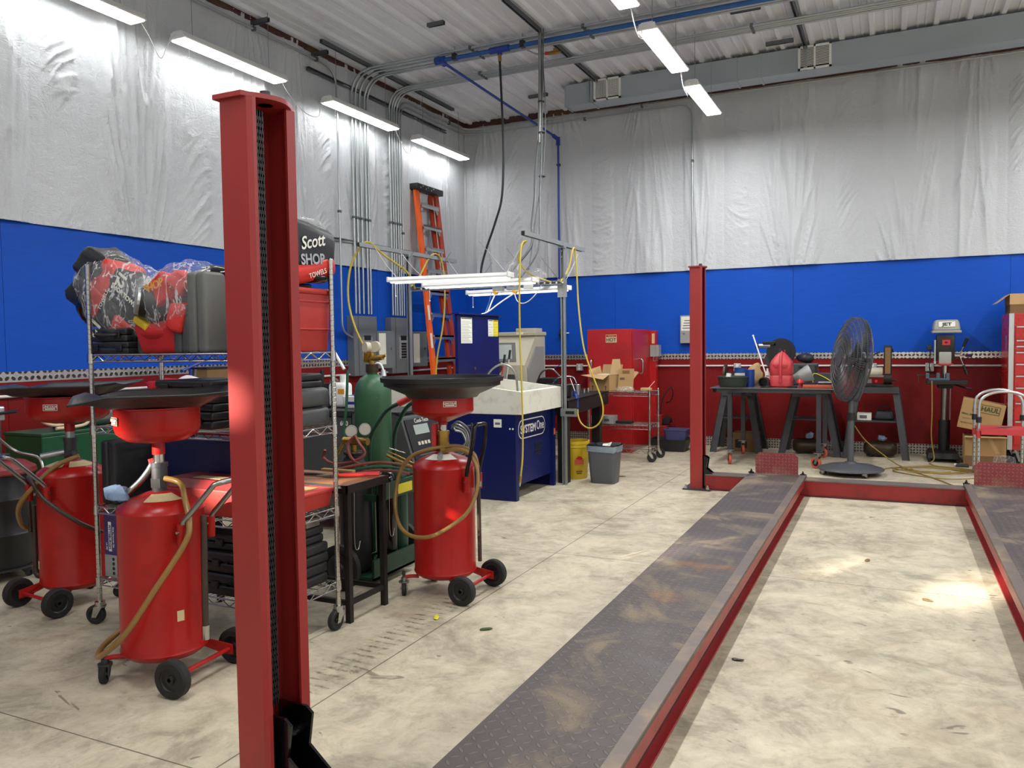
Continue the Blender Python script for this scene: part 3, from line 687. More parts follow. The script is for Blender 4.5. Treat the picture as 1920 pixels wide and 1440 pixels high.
def cable_bundle():
    t = T('cable_bundle', 'conduit and flexible cables tied together, hanging from the ceiling to the shop-light frame', 'cable bundle', (2.62, -3.05, 2.6))
    W().tube([(2.62, -3.05, CZ-.04), (2.615, -3.05, 4.2), (2.60, -3.05, 3.62)], .021, 10, 3).build('steel_conduit', 'steel', t)
    W().tube([(2.60, -3.05, 3.7), (2.57, -3.1, 3.3), (2.60, -3.2, 3.0), (2.63, -3.35, 2.7), (2.66, -3.45, 2.45), (2.50, -3.55, 2.22), (2.42, -3.62, 2.1)], .013, 8, 6).build('flex_cable', 'strut_dark', t)
    W().tube([(2.66, -3.05, CZ-.04), (2.645, -3.06, 4.1), (2.63, -3.08, 3.4), (2.66, -3.2, 3.0), (2.72, -3.35, 2.7), (2.76, -3.5, 2.4), (2.66, -3.6, 2.18), (2.6, -3.7, 2.08)], .009, 8, 6).build('flex_cable', 'strut_dark', t)
    W().tube([(2.64, -3.03, 4.6), (2.66, -3.02, 3.9), (2.64, -3.06, 3.3), (2.62, -3.2, 2.85), (2.66, -3.4, 2.5), (2.7, -3.6, 2.2)], .006, 8, 6).build('flex_cable', 'strut_dark', t)
    for z in (4.05, 3.72, 3.25): W().torus((2.63, -3.06, z), .032, .006, seg=12).build('cable_tie', 'black', t)
cable_bundle()
# gas cutoff and red fitting on the ceiling conduits
o = T('gas_valve', 'small brass and red valve on the ceiling beside the strut channel', 'valve', (2.5, -2.45, 4.78))
MB().cyl((-.02, 0, 0), (.12, 0, 0), .022, seg=10).box((.06, 0, .02), (.05, .04, .05), .006).build('body', 'brass', o); MB().cyl((-.07, -.02, 0), (-.02, 0, 0), .02, seg=8).build('red_cap', 'bright_red', o)
W().tube([(2.44, -2.46, 4.78), (2.36, -2.55, 4.76), (2.28, -2.68, 4.79), (2.24, -2.78, 4.81)], .009, 8, 4).build('flex_line', 'steel', o)
# ------------------------------------------------------------------ on the left wall
def elec_panel(y, label, n):
    """surface panel with its small breaker door swung open towards the corner"""
    t = T('breaker_box', label, 'breaker box', (.02, y, 1.07), 0, 'grey breaker panels with open doors')
    w, h, d = .47, .74, .115
    MB().bb(0, d-.012, 0, w, 0, h, .003).build('cabinet', 'grey_panel', t, sm=0); MB().bb(d-.012, d, .09, w, .0, h+.0, .003).build('cover', 'grey_panel', t, sm=0)
    mb = MB(); mb.bb(d, d+.006, .15, .36, .19, .48); mb.build('breaker_bay', 'grey_box', t, sm=0)
    mb = MB(); mb.bb(d+.004, d+.012, .19, .32, .44, .50); mb.build('main_breaker', 'black', t, sm=0)
    for k in range(6):
        for s in (0, 1): MB().bb(d+.004, d+.016, .20+s*.06, .25+s*.06, .20+k*.036, .225+k*.036).build('breaker', 'black', t, sm=0)
    # hinged door, open a little past square, with a paper directory inside
    hx, hy = d+.004, .455; u = V((.22, 1, 0)).normalized(); L = .30
    nrm = V((u.y, -u.x, 0))
    p = [V((hx, hy, .02+.06)), V((hx, hy, .02+.06))+u*L, V((hx, hy, .56))+u*L, V((hx, hy, .56))]
    dr = MB().prism(p, nrm*.008).build('door', 'grey_panel', t, sm=0)
    q = [V((hx, hy, .13))+u*.03+nrm*.0085, V((hx, hy, .13))+u*.15+nrm*.0085, V((hx, hy, .53))+u*.15+nrm*.0085, V((hx, hy, .53))+u*.03+nrm*.0085]
    MB().prism(q, nrm*.001).build('directory_card', 'paper', dr, sm=0)
    c = V((hx, hy, .33))+u*(L-.05)+nrm*.008; MB().cyl(c, c+nrm*.008, .016, seg=10).build('latch', 'steel', dr)
    for yy, zz in ((.11, .02), (w-.02, .02), (.11, h-.02), (w-.02, h-.02)): MB().cyl((d, yy, zz), (d+.003, yy, zz), .008, seg=8).build('screw', 'steel', t)
    return t
elec_panel(-3.10, 'grey breaker panel nearer the green gas cylinder, door open with white list', 0)
elec_panel(-2.28, 'grey breaker panel behind the strut post of the parts washer, door open', 1)
# ------------------------------------------------------------------ orange step ladder, folded and leaning on the left wall
def ladder():
    """leans back from the floor to the left wall, tilted a little towards the camera side"""
    t = T('step_ladder', 'tall orange fibreglass step ladder leaning folded against the left wall near the corner', 'ladder', (.70, -1.75, 0))
    top = 3.58
    xz = lambda z: .60*(1-z/top)+.14
    yl = lambda z: -1.66-.126*(top-z)
    yr = lambda z: -1.03-.095*(top-z)
    for f, o0, o1, dx, nm, m in ((yl, 0, .09, 0, 'front_rail', 'orange'), (yl, .098, .18, -.045, 'rear_rail', 'orange'), (yr, -.10, 0, 0, 'front_rail', 'orange_dark'), (yr, -.19, -.11, -.045, 'rear_rail', 'orange_dark')):
        W().prism([(xz(.02)+dx, f(.02)+o0, .02), (xz(.02)+dx, f(.02)+o1, .02), (xz(top)+dx, f(top)+o1, top), (xz(top)+dx, f(top)+o0, top)], (-.035, 0, .004)).build(nm, m, t, sm=0)
    z = .34
    while z < 3.4:
        x = xz(z); a, b = yl(z)+.09, yr(z)-.09
        mb = W(); mb.bb(x-.05, x+.035, a, b, z-.012, z+.012); mb.bb(x+.027, x+.035, a, b, z-.045, z+.012); mb.build('step', 'alum', t, sm=0)
        for e, d in ((a, .08), (b, -.08)): W().prism([(x+.01, e, z-.02), (x+.01, e+d, z-.03), (x+.01, e, z-.13)], (.006, 0, 0)).build('gusset', 'alum', t, sm=0)
        z += .305
    W().bb(xz(top)-.10, xz(top)+.06, yl(top)-.03, yr(top)+.04, top, top+.085, .012).build('top_cap', 'black', t, sm=30)
    for k in range(3):
        for s in (0, 1): W().cyl((xz(top)+.06, yl(top)+.05+s*.06+k*.14, top+.03+s*.025), (xz(top)+.065, yl(top)+.05+s*.06+k*.14, top+.03+s*.025), .009, seg=8).build('rivet', 'alum', t)
    for z in (1.78, 1.40):
        x = xz(z)+.001; W().prism([(x, yl(z)+.02, z), (x, yl(z)+.07, z), (xz(z+.2)+.001, yl(z+.2)+.07, z+.2), (xz(z+.2)+.001, yl(z+.2)+.02, z+.2)], (.002, 0, 0)).build('warning_label', 'paper', t, sm=0)
    for f, o in ((yl, 0), (yr, -.10)): W().bb(.69, .76, f(0)+o-.01, f(0)+o+.10, 0, .03).build('foot', 'rubber', t, sm=0)
ladder()
# ------------------------------------------------------------------ bench and clutter along the left wall
def workbench():
    t = T('workbench', 'dark workbench along the left wall behind the wire rack', 'workbench', (.42, -5.6, 0))
    W().bb(.06, .76, -6.75, -4.3, 1.0, 1.05).build('top', 'bench_black', t, sm=0)
    for x in (.1, .68):
        for y in (-6.68, -4.42): W().bb(x, x+.05, y, y+.05, 0, 1.0).build('leg', 'bench_black', t, sm=0)
    W().bb(.1, .73, -6.7, -4.35, .28, .31).build('lower_shelf', 'bench_black', t, sm=0)
workbench()
def blob(c, r, m, name, label, cat, amp=.04, sc=9., seed=0, seg=20):
    mb = MB(); mb.sph((0, 0, 0), r, seg); mb.jitter(amp, sc, seed)
    zmin = min(v.co.z for v in mb.b.verts)
    for v in mb.b.verts: v.co.z -= zmin
    o = mb.build(name, m, sm=60); o.location = c; return tag(o, label, cat)
blob((.5, -6.28, 1.05), (.10, .17, .045), 'sack_red', 'shop_rag', 'red and white rags bunched on the bench behind the drain tanks', 'rag', .05, 9, 2)
blob((.52, -6.03, 1.05), (.10, .14, .05), 'cloth_white', 'shop_rag', 'pale rag heap on the bench left of the small open carton', 'rag', .06, 8, 5)
o = T('carton', 'small brown carton with dark top on the bench behind the left drain tank', 'box', (.5, -5.74, 1.05))
MB().bb(-.1, .1, -.17, .13, 0, .20).build('box_body', 'card_dark', o, sm=0); MB().bb(-.11, .11, -.18, .14, .20, .215).build('dark_lid', 'black', o, sm=0); MB().bb(-.09, .1, .13, .16, .02, .17).build('side_flap', 'card_light', o, sm=0)
o = T('caulk_gun', 'blue and silver caulking gun lying across the bench behind the rack', 'tool', (.45, -5.95, 1.05))
MB().cyl((0, -.1, .19), (.0, .12, .26), .012, seg=8).cyl((0, -.02, .0), (0, 0, .2), .016, seg=8).build('barrel', 'blue_tool', o); MB().cyl((0, .02, 0), (.02, .04, .2), .012, seg=8).build('handle', 'steel', o)
# green chest with grease gun parts and tan hose, far left
o = T('tool_chest', 'dark green metal chest by the left wall under the coil of tan hose', 'chest', (.62, -7.28, 0))
MB().bb(-.2, .2, -.33, .33, 0, .84, .008).build('body', 'green_box', o, sm=0); MB().bb(-.205, .205, -.335, .335, .84, .862, .004).build('lid', 'green_box', o, sm=0)
o = T('fluid_pump', 'silver pump can lying on the green chest with gauges', 'pump', (.62, -7.12, .862))
MB().lathe([(.0, -.13), (.082, -.13), (.086, -.12), (.086, .10), (.07, .12), (.0, .12)], (0, .06, .087), 20, (math.pi/2, 0, .15)).build('can', 'alum', o); MB().bb(-.05, .05, -.24, -.07, .0, .09, .01).build('pump_head', 'dark_steel', o, sm=0); MB().lathe([(0, 0), (.05, 0), (.05, .03), (0, .035)], (.06, -.05, .15), 14, (0, 1.1, 0)).build('gauge', 'chrome', o)
pts = []
for k in range(34):
    a = k*.62; pts.append((.68+.05*math.sin(a*.7), -7.42+.14*math.cos(a)+.05*math.sin(k*.37), 1.02+.10*math.sin(a)+.02*math.cos(k*.9)))
pts += [(.72, -7.25, .93), (.74, -7.05, 1.0), (.7, -6.98, 1.08), (.68, -7.05, 1.1), (.7, -7.14, .98), (.74, -7.2, .9), (.78, -7.32, .885), (.79, -7.48, .885)]
tag(MB().tube(pts, .0115, 8, 4).build('hose_coil', 'cream_hose'), 'tangled coil of tan hose on the green chest at the left edge', 'hose')
# grease keg on the left edge
o = T('grease_drum', 'dark drum with dull red lid and hand pump cut off by the left edge', 'drum', (.98, -8.02, 0))
MB().lathe([(.0, .08), (.185, .08), (.19, .10), (.19, .28), (.197, .29), (.19, .30), (.19, .50), (.197, .51), (.19, .52), (.19, .68), (.0, .68)], seg=28).build('drum', 'black', o)
MB().lathe([(.215, .665), (.222, .675), (.215, .70), (.16, .735), (.06, .75), (0, .75)], seg=28).build('lid', 'paint_red', o)
MB().cyl((0, 0, .75), (0, 0, .78), .075, seg=18).build('pump_flange', 'dark_steel', o); MB().cyl((0, 0, .78), (0, 0, 1.0), .032, seg=14).build('pump_tube', 'steel', o); MB().box((0, 0, 1.04), (.085, .085, .09), .01).cyl((0, -.045, 1.04), (0, -.055, 1.04), .03, seg=14).build('pump_head', 'alum', o, sm=0)
MB().cyl((.03, .0, 1.04), (.13, .06, 1.055), .011, seg=8).build('lever', 'black', o)
MB().tube([(.04, -.02, .9), (.1, .06, .8), (.24, .12, .75), (.29, .1, .6), (.2, .08, .52), (.05, -.2, .5), (-.1, -.22, .52)], .009, 8, 6).build('grease_hose', 'steel', o)
MB().tube([(-.2, -.02, .42), (-.05, -.2, .44), (.06, -.2, .40), (.14, -.16, .3), (.16, -.16, .2)], .008, 8, 5).build('delivery_hose', 'black', o); MB().cyl((.155, -.165, .27), (.185, -.165, .12), .013, seg=8).build('hose_coupler', 'chrome', o)
for k in range(4):
    a = .6+k*math.pi/2; caster(o, (.15*math.cos(a), .15*math.sin(a), 0), .025, a, True, 'rubber', 'dark_steel', .07, .02)
MB().lathe([(.0, .068), (.20, .068), (.205, .08), (.0, .08)], seg=24).build('dolly', 'dark_steel', o)
# ------------------------------------------------------------------ waste-oil drain tanks
def hosepath(R, z0, z1, a0, a1, n=18, dip=0.):
    return [((R+.015*math.sin(3*t))*math.cos(a0+(a1-a0)*t), (R+.015*math.sin(3*t))*math.sin(a0+(a1-a0)*t), z0+(z1-z0)*t-dip*math.sin(math.pi*t)) for t in [k/n for k in range(n+1)]]
def drain(loc, rz, label, kind, dz=0.):
    """local frame: wheels and push handle at -x, swivel casters at +x"""
    t = T('oil_drain', label, 'oil drain', loc, rz, 'red waste oil drain tanks on wheels')
    R, zb, zt = .178, .105, .755
    MB().lathe([(.0, zb-.012), (.10, zb-.01), (R-.025, zb), (R, zb+.02), (R+.004, zb+.03), (R, zb+.04), (R, zt-.03), (R+.003, zt-.02), (R-.005, zt), (R-.045, zt+.028), (.06, zt+.055), (.04, zt+.06), (.0, zt+.062)], seg=40).build('tank', 'tank_red', t)
    ra = .08
    for s in (-1, 1):
        o = wheel(MB(), (-.215, s*.195, ra), (0, 1, 0), ra, .045, seg=28).build('wheel', 'rubber', t); hub(MB(), (-.215, s*.195, ra), (0, 1, 0), ra, .04, 5).build('hub', 'black', o)
        MB().prism([(-.10, s*.11, .135), (-.235, s*.15, .10), (-.235, s*.15, .055), (-.19, s*.15, .055), (-.09, s*.11, .10)], (0, s*.006, 0)).build('axle_bracket', 'tank_red', t, sm=0)
        caster(t, (.19, s*.15, 0), .038, -.5*s+2.6, False, 'rubber', 'steel' if kind == 'C' else 'dark_steel', .10, .026)
        MB().tube(fillet([(.12, s*.10, .10), (.155, s*.125, .105), (.19, s*.15, .10)], .02), .011, 8).build('caster_arm', 'tank_red', t); MB().cyl((.19, s*.15, .09), (.19, s*.15, .135), .010, seg=8).build('caster_stem', 'dark_steel', t)
    MB().cyl((-.215, -.17, ra), (-.215, .17, ra), .010, seg=10).build('axle', 'tank_red', t)
    # push handle: two bars slanting up and out, joined at the top
    hm = 'black_gloss' if kind == 'C' else 'steel'; w = .075 if kind == 'C' else .09
    reach = (.055, .16) if kind == 'C' else (.17, .16)
    P = [(-R-.012, -w, zt-.12), (-R-.015, -w, zt-.03), (-R-.012-reach[0]*.8, -w, zt+reach[1]*.8 if kind == 'C' else zt+.06), (-R-reach[0]-.01, -w*.9, zt+reach[1]+(.07 if kind == 'C' else -.02)), (-R-reach[0]-.01, w*.9, zt+reach[1]+(.07 if kind == 'C' else -.02)), (-R-.012-reach[0]*.8, w, zt+reach[1]*.8 if kind == 'C' else zt+.06), (-R-.015, w, zt-.03), (-R-.012, w, zt-.12)]
    if kind != 'C': P = [(-R-.012, -w, zt-.13), (-R-.012, -w, zt-.06), (-R-.19, -w, zt+.12), (-R-.215, -w*.9, zt+.125), (-R-.215, w*.9, zt+.125), (-R-.19, w, zt+.12), (-R-.012, w, zt-.06), (-R-.012, w, zt-.13)]
    MB().tube(fillet(P, .03, 5), .0115, 10).build('push_handle', hm, t)
    for s in (-1, 1):
        MB().cyl((-R-.010, s*w, zt-.15), (-R-.012, s*w, zt-.06), .019, seg=12).build('handle_socket', 'tank_red', t); MB().cyl((-R-.012, s*w-.028, zt-.09), (-R-.012, s*w+.028, zt-.09), .006, seg=8).build('set_screw', 'chrome', t)
    # stem, valve, collar
    MB().cyl((0, 0, zt+.055), (0, 0, zt+.08), .032, seg=16).cyl((0, 0, zt+.075), (0, 0, zt+.115), .036, seg=8).cyl((0, 0, zt+.115), (0, 0, zt+.165), .033, seg=14).cyl((0, 0, zt+.165), (0, 0, zt+.185), .037, seg=14).build('valve_body', 'brass' if kind == 'C' else 'dark_steel', t, sm=30)
    MB().cyl((0, 0, zt+.185), (0, 0, 1.01+dz), .0235, seg=18).build('stem', 'chrome' if kind != 'A' else 'galv', t)
    MB().cyl((0, 0, .975+dz), (0, 0, 1.04+dz), .027, seg=16).build('stem_socket', 'tank_red', t)
    return t
def drain_bowl(t, zb, kind, tilt=(0, 0, 0), r=.205):
    MB().lathe([(.0, 0), (.03, 0), (.06, .012 if kind == 'C' else .004)]+([(.12, .036), (r-.012, .052), (r, .066)] if kind == 'C' else [(.12, .012), (r-.035, .024), (r-.008, .045), (r, .07)])+[(r, .150), (r+.006, .153), (r+.006, .159), (r-.006, .159), (r-.008, .085), (.05, .05), (.0, .048)], (0, 0, zb), 40, tilt).build('bowl', 'tank_red', t)
# near left tank
dB = drain((3.195, -8.69, 0), math.radians(180-8+14), 'red oil drain tank nearest the camera, square black tray, amber hose drooping round it', 'B')
drain_bowl(dB, 1.025, 'B', r=.175)
dC = drain((3.74, -7.17, 0), math.radians(180+0), 'red oil drain tank with round black tray beside the parts washer', 'C')
drain_bowl(dC, .99, 'C', r=.178)
dA = drain((1.88, -8.16, 0), math.radians(90-6), 'red oil drain tank at the left behind the wire rack, square black tray', 'A')
drain_bowl(dA, 1.02, 'A', r=.212)
def square_tray(t, z, h, wrot, corner_lift):
    """flexible black catch pan: square with drooping corners, lip turned up"""
    inv = chain(t).inverted(); c = V((t.location.x, t.location.y, 0))
    def fn(u, v):
        a, b = (u-.5)*2, (v-.5)*2; m = max(abs(a), abs(b))
        x, y = a*h, b*h; zz = .050*max(0, (m-.62)/.38)**.8+.008*m
        cr = max(0, abs(a)*abs(b)-.55)/.45
        zz += corner_lift(a, b)*cr
        ca, sa = math.cos(wrot), math.sin(wrot)
        return inv @ (c+V((x*ca-y*sa, x*sa+y*ca, z+zz)))
    return MB().grid(fn, 28, 28).build('catch_tray', 'tray_black', t, sm=60, solid=.006)
square_tray(dB, 1.186, .30, math.radians(45), lambda a, b: (.02 if a > 0 else -.03) if a*b > 0 else (-.035 if a < 0 else .01))
square_tray(dA, 1.182, .33, math.radians(38), lambda a, b: (.01 if a > 0 else -.02) if a*b > 0 else (-.03 if a < 0 else .015))
MB().lathe([(r, z+.035) for r, z in [(.05, 1.095), (.20, 1.10), (.215, 1.118), (.325, 1.165), (.335, 1.168), (.337, 1.19), (.352, 1.192), (.356, 1.218), (.348, 1.218), (.345, 1.197), (.328, 1.195), (.32, 1.175), (.2, 1.125), (.05, 1.11)]], seg=48).build('catch_tray', 'tray_black', dC)
# badges, labels and hoses
def badge(t, a, r, z, w, h, s):
    """maker's plate on a bowl, a = world angle"""
    c = V((t.location.x, t.location.y, 0)); n = V((math.cos(a), math.sin(a), 0)); rt = V((-n.y, n.x, 0)); o = c+n*(r+.001)+V((0, 0, z))
    p = [o-rt*w/2-V((0, 0, h/2)), o+rt*w/2-V((0, 0, h/2)), o+rt*w/2+V((0, 0, h/2)), o-rt*w/2+V((0, 0, h/2))]
    b = W().prism(p, n*.002).build('badge', 'paper', t, sm=0)
    W().prism([o+rt*k*(w*.45)+V((0, 0, j*h*.42))+n*.0025 for k, j in ((-1, -1), (1, -1), (1, 1), (-1, 1))], n*.0006).build('badge_field', 'tank_red', b, sm=0)
    text('badge_lettering', s, h*.5, 'paper', b, o+n*.004+V((0, 0, h*.12)), rt, (0, 0, 1), bold=.0006)
    W().prism([o+rt*k*(w*.36)+V((0, 0, -h*.22+j*h*.1))+n*.0032 for k, j in ((-1, -1), (1, -1), (1, 1), (-1, 1))], n*.0004).build('badge_stripe', 'paper', b, sm=0)
badge(dC, math.radians(-47), .178, 1.105, .075, .032, 'LINCOLN')
badge(dA, math.radians(-60), .212, 1.125, .075, .034, 'LINCOLN')
badge(dB, math.radians(-112), .175, 1.13, .075, .034, 'LINCOLN')
def top_label(t, a, w=.12, m='label_tan'):
    c = V((t.location.x, t.location.y, 0)); n = V((math.cos(a), math.sin(a), 0)); rt = V((-n.y, n.x, 0)); z = .745
    R1, R2 = .133, .06; p = lambda r: .755+.028+(R1-r)*.027/(R1-R2)+.0015
    h = w*.55; fn = lambda u, v: c+n*((.064+.064*u)*math.cos((v-.5)*2*h/.1))+rt*((.064+.064*u)*math.sin((v-.5)*2*h/.1))+V((0, 0, p(.064+.064*u)))
    return W().grid(fn, 6, 10).build('caution_label', m, t, sm=60)
top_label(dB, math.radians(-35)); top_label(dA, math.radians(-95), .12); top_label(dA, math.radians(0), .13); top_label(dC, math.radians(-70), .15, 'paper')
def side_plate(t, a, z, w=.03, h=.045):
    c = V((t.location.x, t.location.y, 0)); n = V((math.cos(a), math.sin(a), 0)); rt = V((-n.y, n.x, 0)); o = c+n*.1785+V((0, 0, z))
    W().prism([o+rt*i*w/2+V((0, 0, j*h/2)) for i, j in ((-1, -1), (1, -1), (1, 1), (-1, 1))], n*.0015).build('rating_plate', 'label_tan', t, sm=0)
side_plate(dB, math.radians(-20), .30); side_plate(dA, math.radians(-115), .24)
def rel(t, P):
    return [V((t.location.x+x, t.location.y+y, z)) for x, y, z in P]
# tank B: hose clipped at right, sagging across the front to the left and back up; dark sight tube at right
W().tube(rel(dB, [(.03, .0, .87), (.10, .02, .85), (.17, -.02, .79), (.235, -.06, .70), (.235, -.09, .62), (.16, -.185, .44), (.06, -.245, .27), (-.07, -.25, .165), (-.17, -.205, .125), (-.235, -.13, .13), (-.245, -.06, .155), (-.22, .0, .2)]), .0125, 10, 6).build('drain_hose', 'amber_hose', dB)
W().tube(rel(dB, [(.232, .02, .72), (.238, .01, .5), (.245, .0, .30), (.245, .0, .24)]), .014, 10, 4).build('sight_tube', 'brown_hose', dB); W().cyl(*rel(dB, [(.245, 0, .25), (.245, 0, .19)]), .017, seg=10).build('hose_clamp', 'chrome', dB)
W().tube(rel(dB, [(-.02, -.02, .93), (-.035, -.03, .90), (-.06, -.05, .86), (-.09, -.08, .82), (-.105, -.095, .80)]), .014, 10, 4).build('nozzle', 'steel', dB); W().cyl(*rel(dB, [(-.03, -.02, .955), (-.02, -.015, .91)]), .011, seg=8).build('valve_lever', 'bright_red', dB)
o = blob((3.065, -8.81, .775), (.055, .04, .032), 'rag_blue', 'blue_rag', 'crumpled pale blue paper rag on the nozzle of the nearest oil drain', 'rag', .03, 22, 3); o.rotation_euler = (0, 0, .4)
# tank C: hose looped over the handle, wide loop hanging in front
W().tube(rel(dC, [(.02, -.03, .815), (.10, -.05, .84), (.19, -.05, .825), (.255, -.07, .74), (.27, -.11, .62), (.23, -.17, .50), (.10, -.255, .40), (-.02, -.27, .375), (-.13, -.245, .40), (-.215, -.18, .47), (-.255, -.12, .58), (-.24, -.09, .70), (-.17, -.08, .79), (-.08, -.06, .83), (.02, -.02, .85), (.12, -.0, .85), (.20, .0, .81), (.225, .0, .73)]), .0115, 10, 7).build('drain_hose', 'amber_hose', dC)
W().tube(rel(dC, [(.225, .0, .74), (.226, .0, .5), (.228, .0, .2)]), .012, 10, 3).build('sight_tube', 'brown_hose', dC); W().cyl(*rel(dC, [(.226, 0, .63), (.226, 0, .66)]), .018, seg=8).build('hose_clamp', 'chrome', dC); W().cyl(*rel(dC, [(.0, -.03, .81), (.045, -.12, .80)]), .016, seg=10).build('outlet_pipe', 'galv', dC); W().bb(dC.location.x-.06, dC.location.x-.032, dC.location.y-.03, dC.location.y, .82, .98).build('valve_tag', 'bright_red', dC, sm=0)
# tank A: hose crossing its front
W().tube(rel(dA, [(.15, -.06, .85), (.06, -.13, .80), (-.02, -.20, .70), (-.13, -.225, .58), (-.22, -.16, .46), (-.245, -.10, .42)]), .0135, 10, 6).build('drain_hose', 'amber_hose', dA)
W().tube(rel(dA, [(-.23, -.10, .40), (-.235, -.1, .62), (-.215, -.10, .69), (-.14, -.16, .73), (-.02, -.215, .71), (.08, -.21, .62), (.2, -.12, .5), (.235, .0, .42)]), .0115, 10, 6).build('return_hose', 'brown_hose', dA)
W().tube(rel(dA, [(-.225, -.08, .55), (-.225, -.08, .3), (-.225, -.08, .16), (-.19, -.07, .14)]), .017, 10, 3).build('sight_tube', 'brown_hose', dA); W().cyl(*rel(dA, [(-.02, -.02, .86), (-.10, -.11, .84)]), .018, seg=10).build('outlet_pipe', 'galv', dA); W().cyl(*rel(dA, [(.0, -.03, .84), (.11, -.06, .865)]), .012, seg=8).build('valve_lever', 'dark_steel', dA)
# ------------------------------------------------------------------ wire rack
def wire_shelf(t, x0, x1, y0, y1, z, h=.034, m='chrome', nw=None):
    mb = MB(); r = .0042
    for zz in (z, z-h):
        mb.tube([(x0, y0, zz), (x1, y0, zz), (x1, y1, zz), (x0, y1, zz)], r, 6, closed=True)
    def zig(a, b):
        a, b = V(a), V(b); n = max(4, int((b-a).length/.05)); P = []
        for k in range(n+1):
            q = a.lerp(b, k/n); P.append(q+V((0, 0, 0 if k % 2 else -h)))
        out = []
        for k in range(len(P)-1):
            out += [P[k].lerp(P[k+1], .12), P[k].lerp(P[k+1], .88)]
        mb.tube(out, .0030, 5)
    zig((x0, y0, z), (x1, y0, z)); zig((x1, y0, z), (x1, y1, z)); zig((x0, y1, z), (x1, y1, z)); zig((x0, y0, z), (x0, y1, z))
    n = nw or int((x1-x0)/.028)
    for k in range(1, n): mb.tube([(x0+(x1-x0)*k/n, y0, z+.003), (x0+(x1-x0)*k/n, y1, z+.003)], .0016, 4)
    for k in range(1, 3): mb.tube([(x0, y0+(y1-y0)*k/3, z-.001), (x1, y0+(y1-y0)*k/3, z-.001)], .0025, 5)
    o = mb.build('wire_shelf', m, t, sm=60)
    for x, y in ((x0, y0), (x1, y0), (x1, y1), (x0, y1)): MB().cyl((x, y, z-h-.006), (x, y, z+.008), .019, .017, seg=12).build('shelf_collar', m, o)
    return o
def rack_post(t, x, y, z0, z1, m='chrome', r=.0127):
    prof = [(0, z0), (r, z0)]; z = z0+.05
    while z < z1-.03: prof += [(r, z-.0025), (r*.90, z-.0012), (r*.90, z+.0012), (r, z+.0025)]; z += .0254
    return MB().lathe(prof+[(r, z1-.004), (r*.8, z1), (0, z1)], (x, y, 0), 14).build('post', m, t, sm=25)
RK = T('wire_rack', 'chrome wire rack on casters loaded with cases and towel bags', 'rack', (2.95, -8.145, 0))
for x in (-.6, .6):
    for y in (-.22, .22):
        rack_post(RK, x, y, .115, 1.87); caster(RK, (x, y, 0), .05, -2.2+x, True, 'rubber', 'chrome', .12, .03)
for z in (1.405, 1.035, .62, .24): wire_shelf(RK, -.6, .6, -.22, .22, z)
ZS = [z+.0052 for z in (1.405, 1.035, .62, .24)]
def case(name, label, cat, c, size, m, bev=.02, latch=None, rib=True, hand=None, rz=0., cat2=None):
    """blow-moulded tool case: two shells with a seam, handle, latches; c = base centre"""
    t = T(name, label, cat, c, rz); sx, sy, sz = size
    thin = min(range(3), key=lambda i: size[i])
    for s in (-1, 1):
        cc = [0, 0, sz/2]; ss = [sx, sy, sz]; cc[thin] += s*size[thin]*.255; ss[thin] = size[thin]*.49
        MB().box(cc, ss, min(bev, min(ss)*.3), seg=3).build('shell', m, t, sm=40)
    if latch is not None:
        for k in latch:
            mb = MB()
            if thin == 2: mb.box((k*sx, -sy/2-.004, sz/2), (.045, .012, .035), .004)
            elif thin == 1: mb.box((k*sx, 0, sz+.003), (.05, .03, .012), .004)
            else: mb.box((0, k*sy, sz+.003), (.03, .05, .012), .004)
            mb.build('latch', 'black', t, sm=0)
    if hand == 'top': MB().tube(fillet([(-.07, 0, sz-.005), (-.07, 0, sz+.035), (.07, 0, sz+.035), (.07, 0, sz-.005)], .02), .010, 8).build('handle', m, t)
    if hand == 'front': MB().tube(fillet([(-.07, -sy/2+.005, sz/2), (-.07, -sy/2-.03, sz/2), (.07, -sy/2-.03, sz/2), (.07, -sy/2+.005, sz/2)], .02), .009, 8).build('handle', m, t)
    return t
z0, z1, z2, z3 = ZS
case('tool_case', 'flat black case at the left end of the top rack shelf, lower of two', 'tool case', (2.42, -8.14, z0), (.30, .36, .062), 'case_black', .012, (-.3, .3))
case('tool_case', 'smaller black case stacked under the leftmost towel bag', 'tool case', (2.42, -8.15, z0+.063), (.26, .32, .07), 'case_black', .02, (-.25, .25), hand='front')
case('tool_case', 'upright charcoal case between the two towel bags on the top shelf', 'tool case', (2.64, -8.10, z0), (.11, .36, .20), 'case_dark', .025)
case('tool_case', 'dark grey upright case with a small yellow tag on the top shelf', 'tool case', (2.955, -8.14, z0), (.11, .38, .235), 'case_dark', .03)
MB().bb(-.057, -.0555, -.16, -.13, .10, .15).build('tag', 'label_tan', bpy.data.objects['tool_case.003'], sm=0)
case('tool_case', 'tall light grey upright case half hidden by the near lift column', 'tool case', (3.08, -8.16, z0), (.125, .38, .39), 'case_grey', .04, hand=None)
mb = MB(); mb.box((0, 0, .075), (.26, .26, .15), .03, taper=(1.15, 1.1), seg=3); mb.sph((0, -.02, .10), (.17, .14, .075), 18); mb.jitter(.022, 9, 3)
for v in mb.b.verts: v.co.z = max(v.co.z, 0)
o = mb.build('tool_sack', 'sack_red', sm=60); o.location = (2.78, -8.20, z0+.001); tag(o, 'slumped dark red cloth sack under the torn towel bag', 'sack')
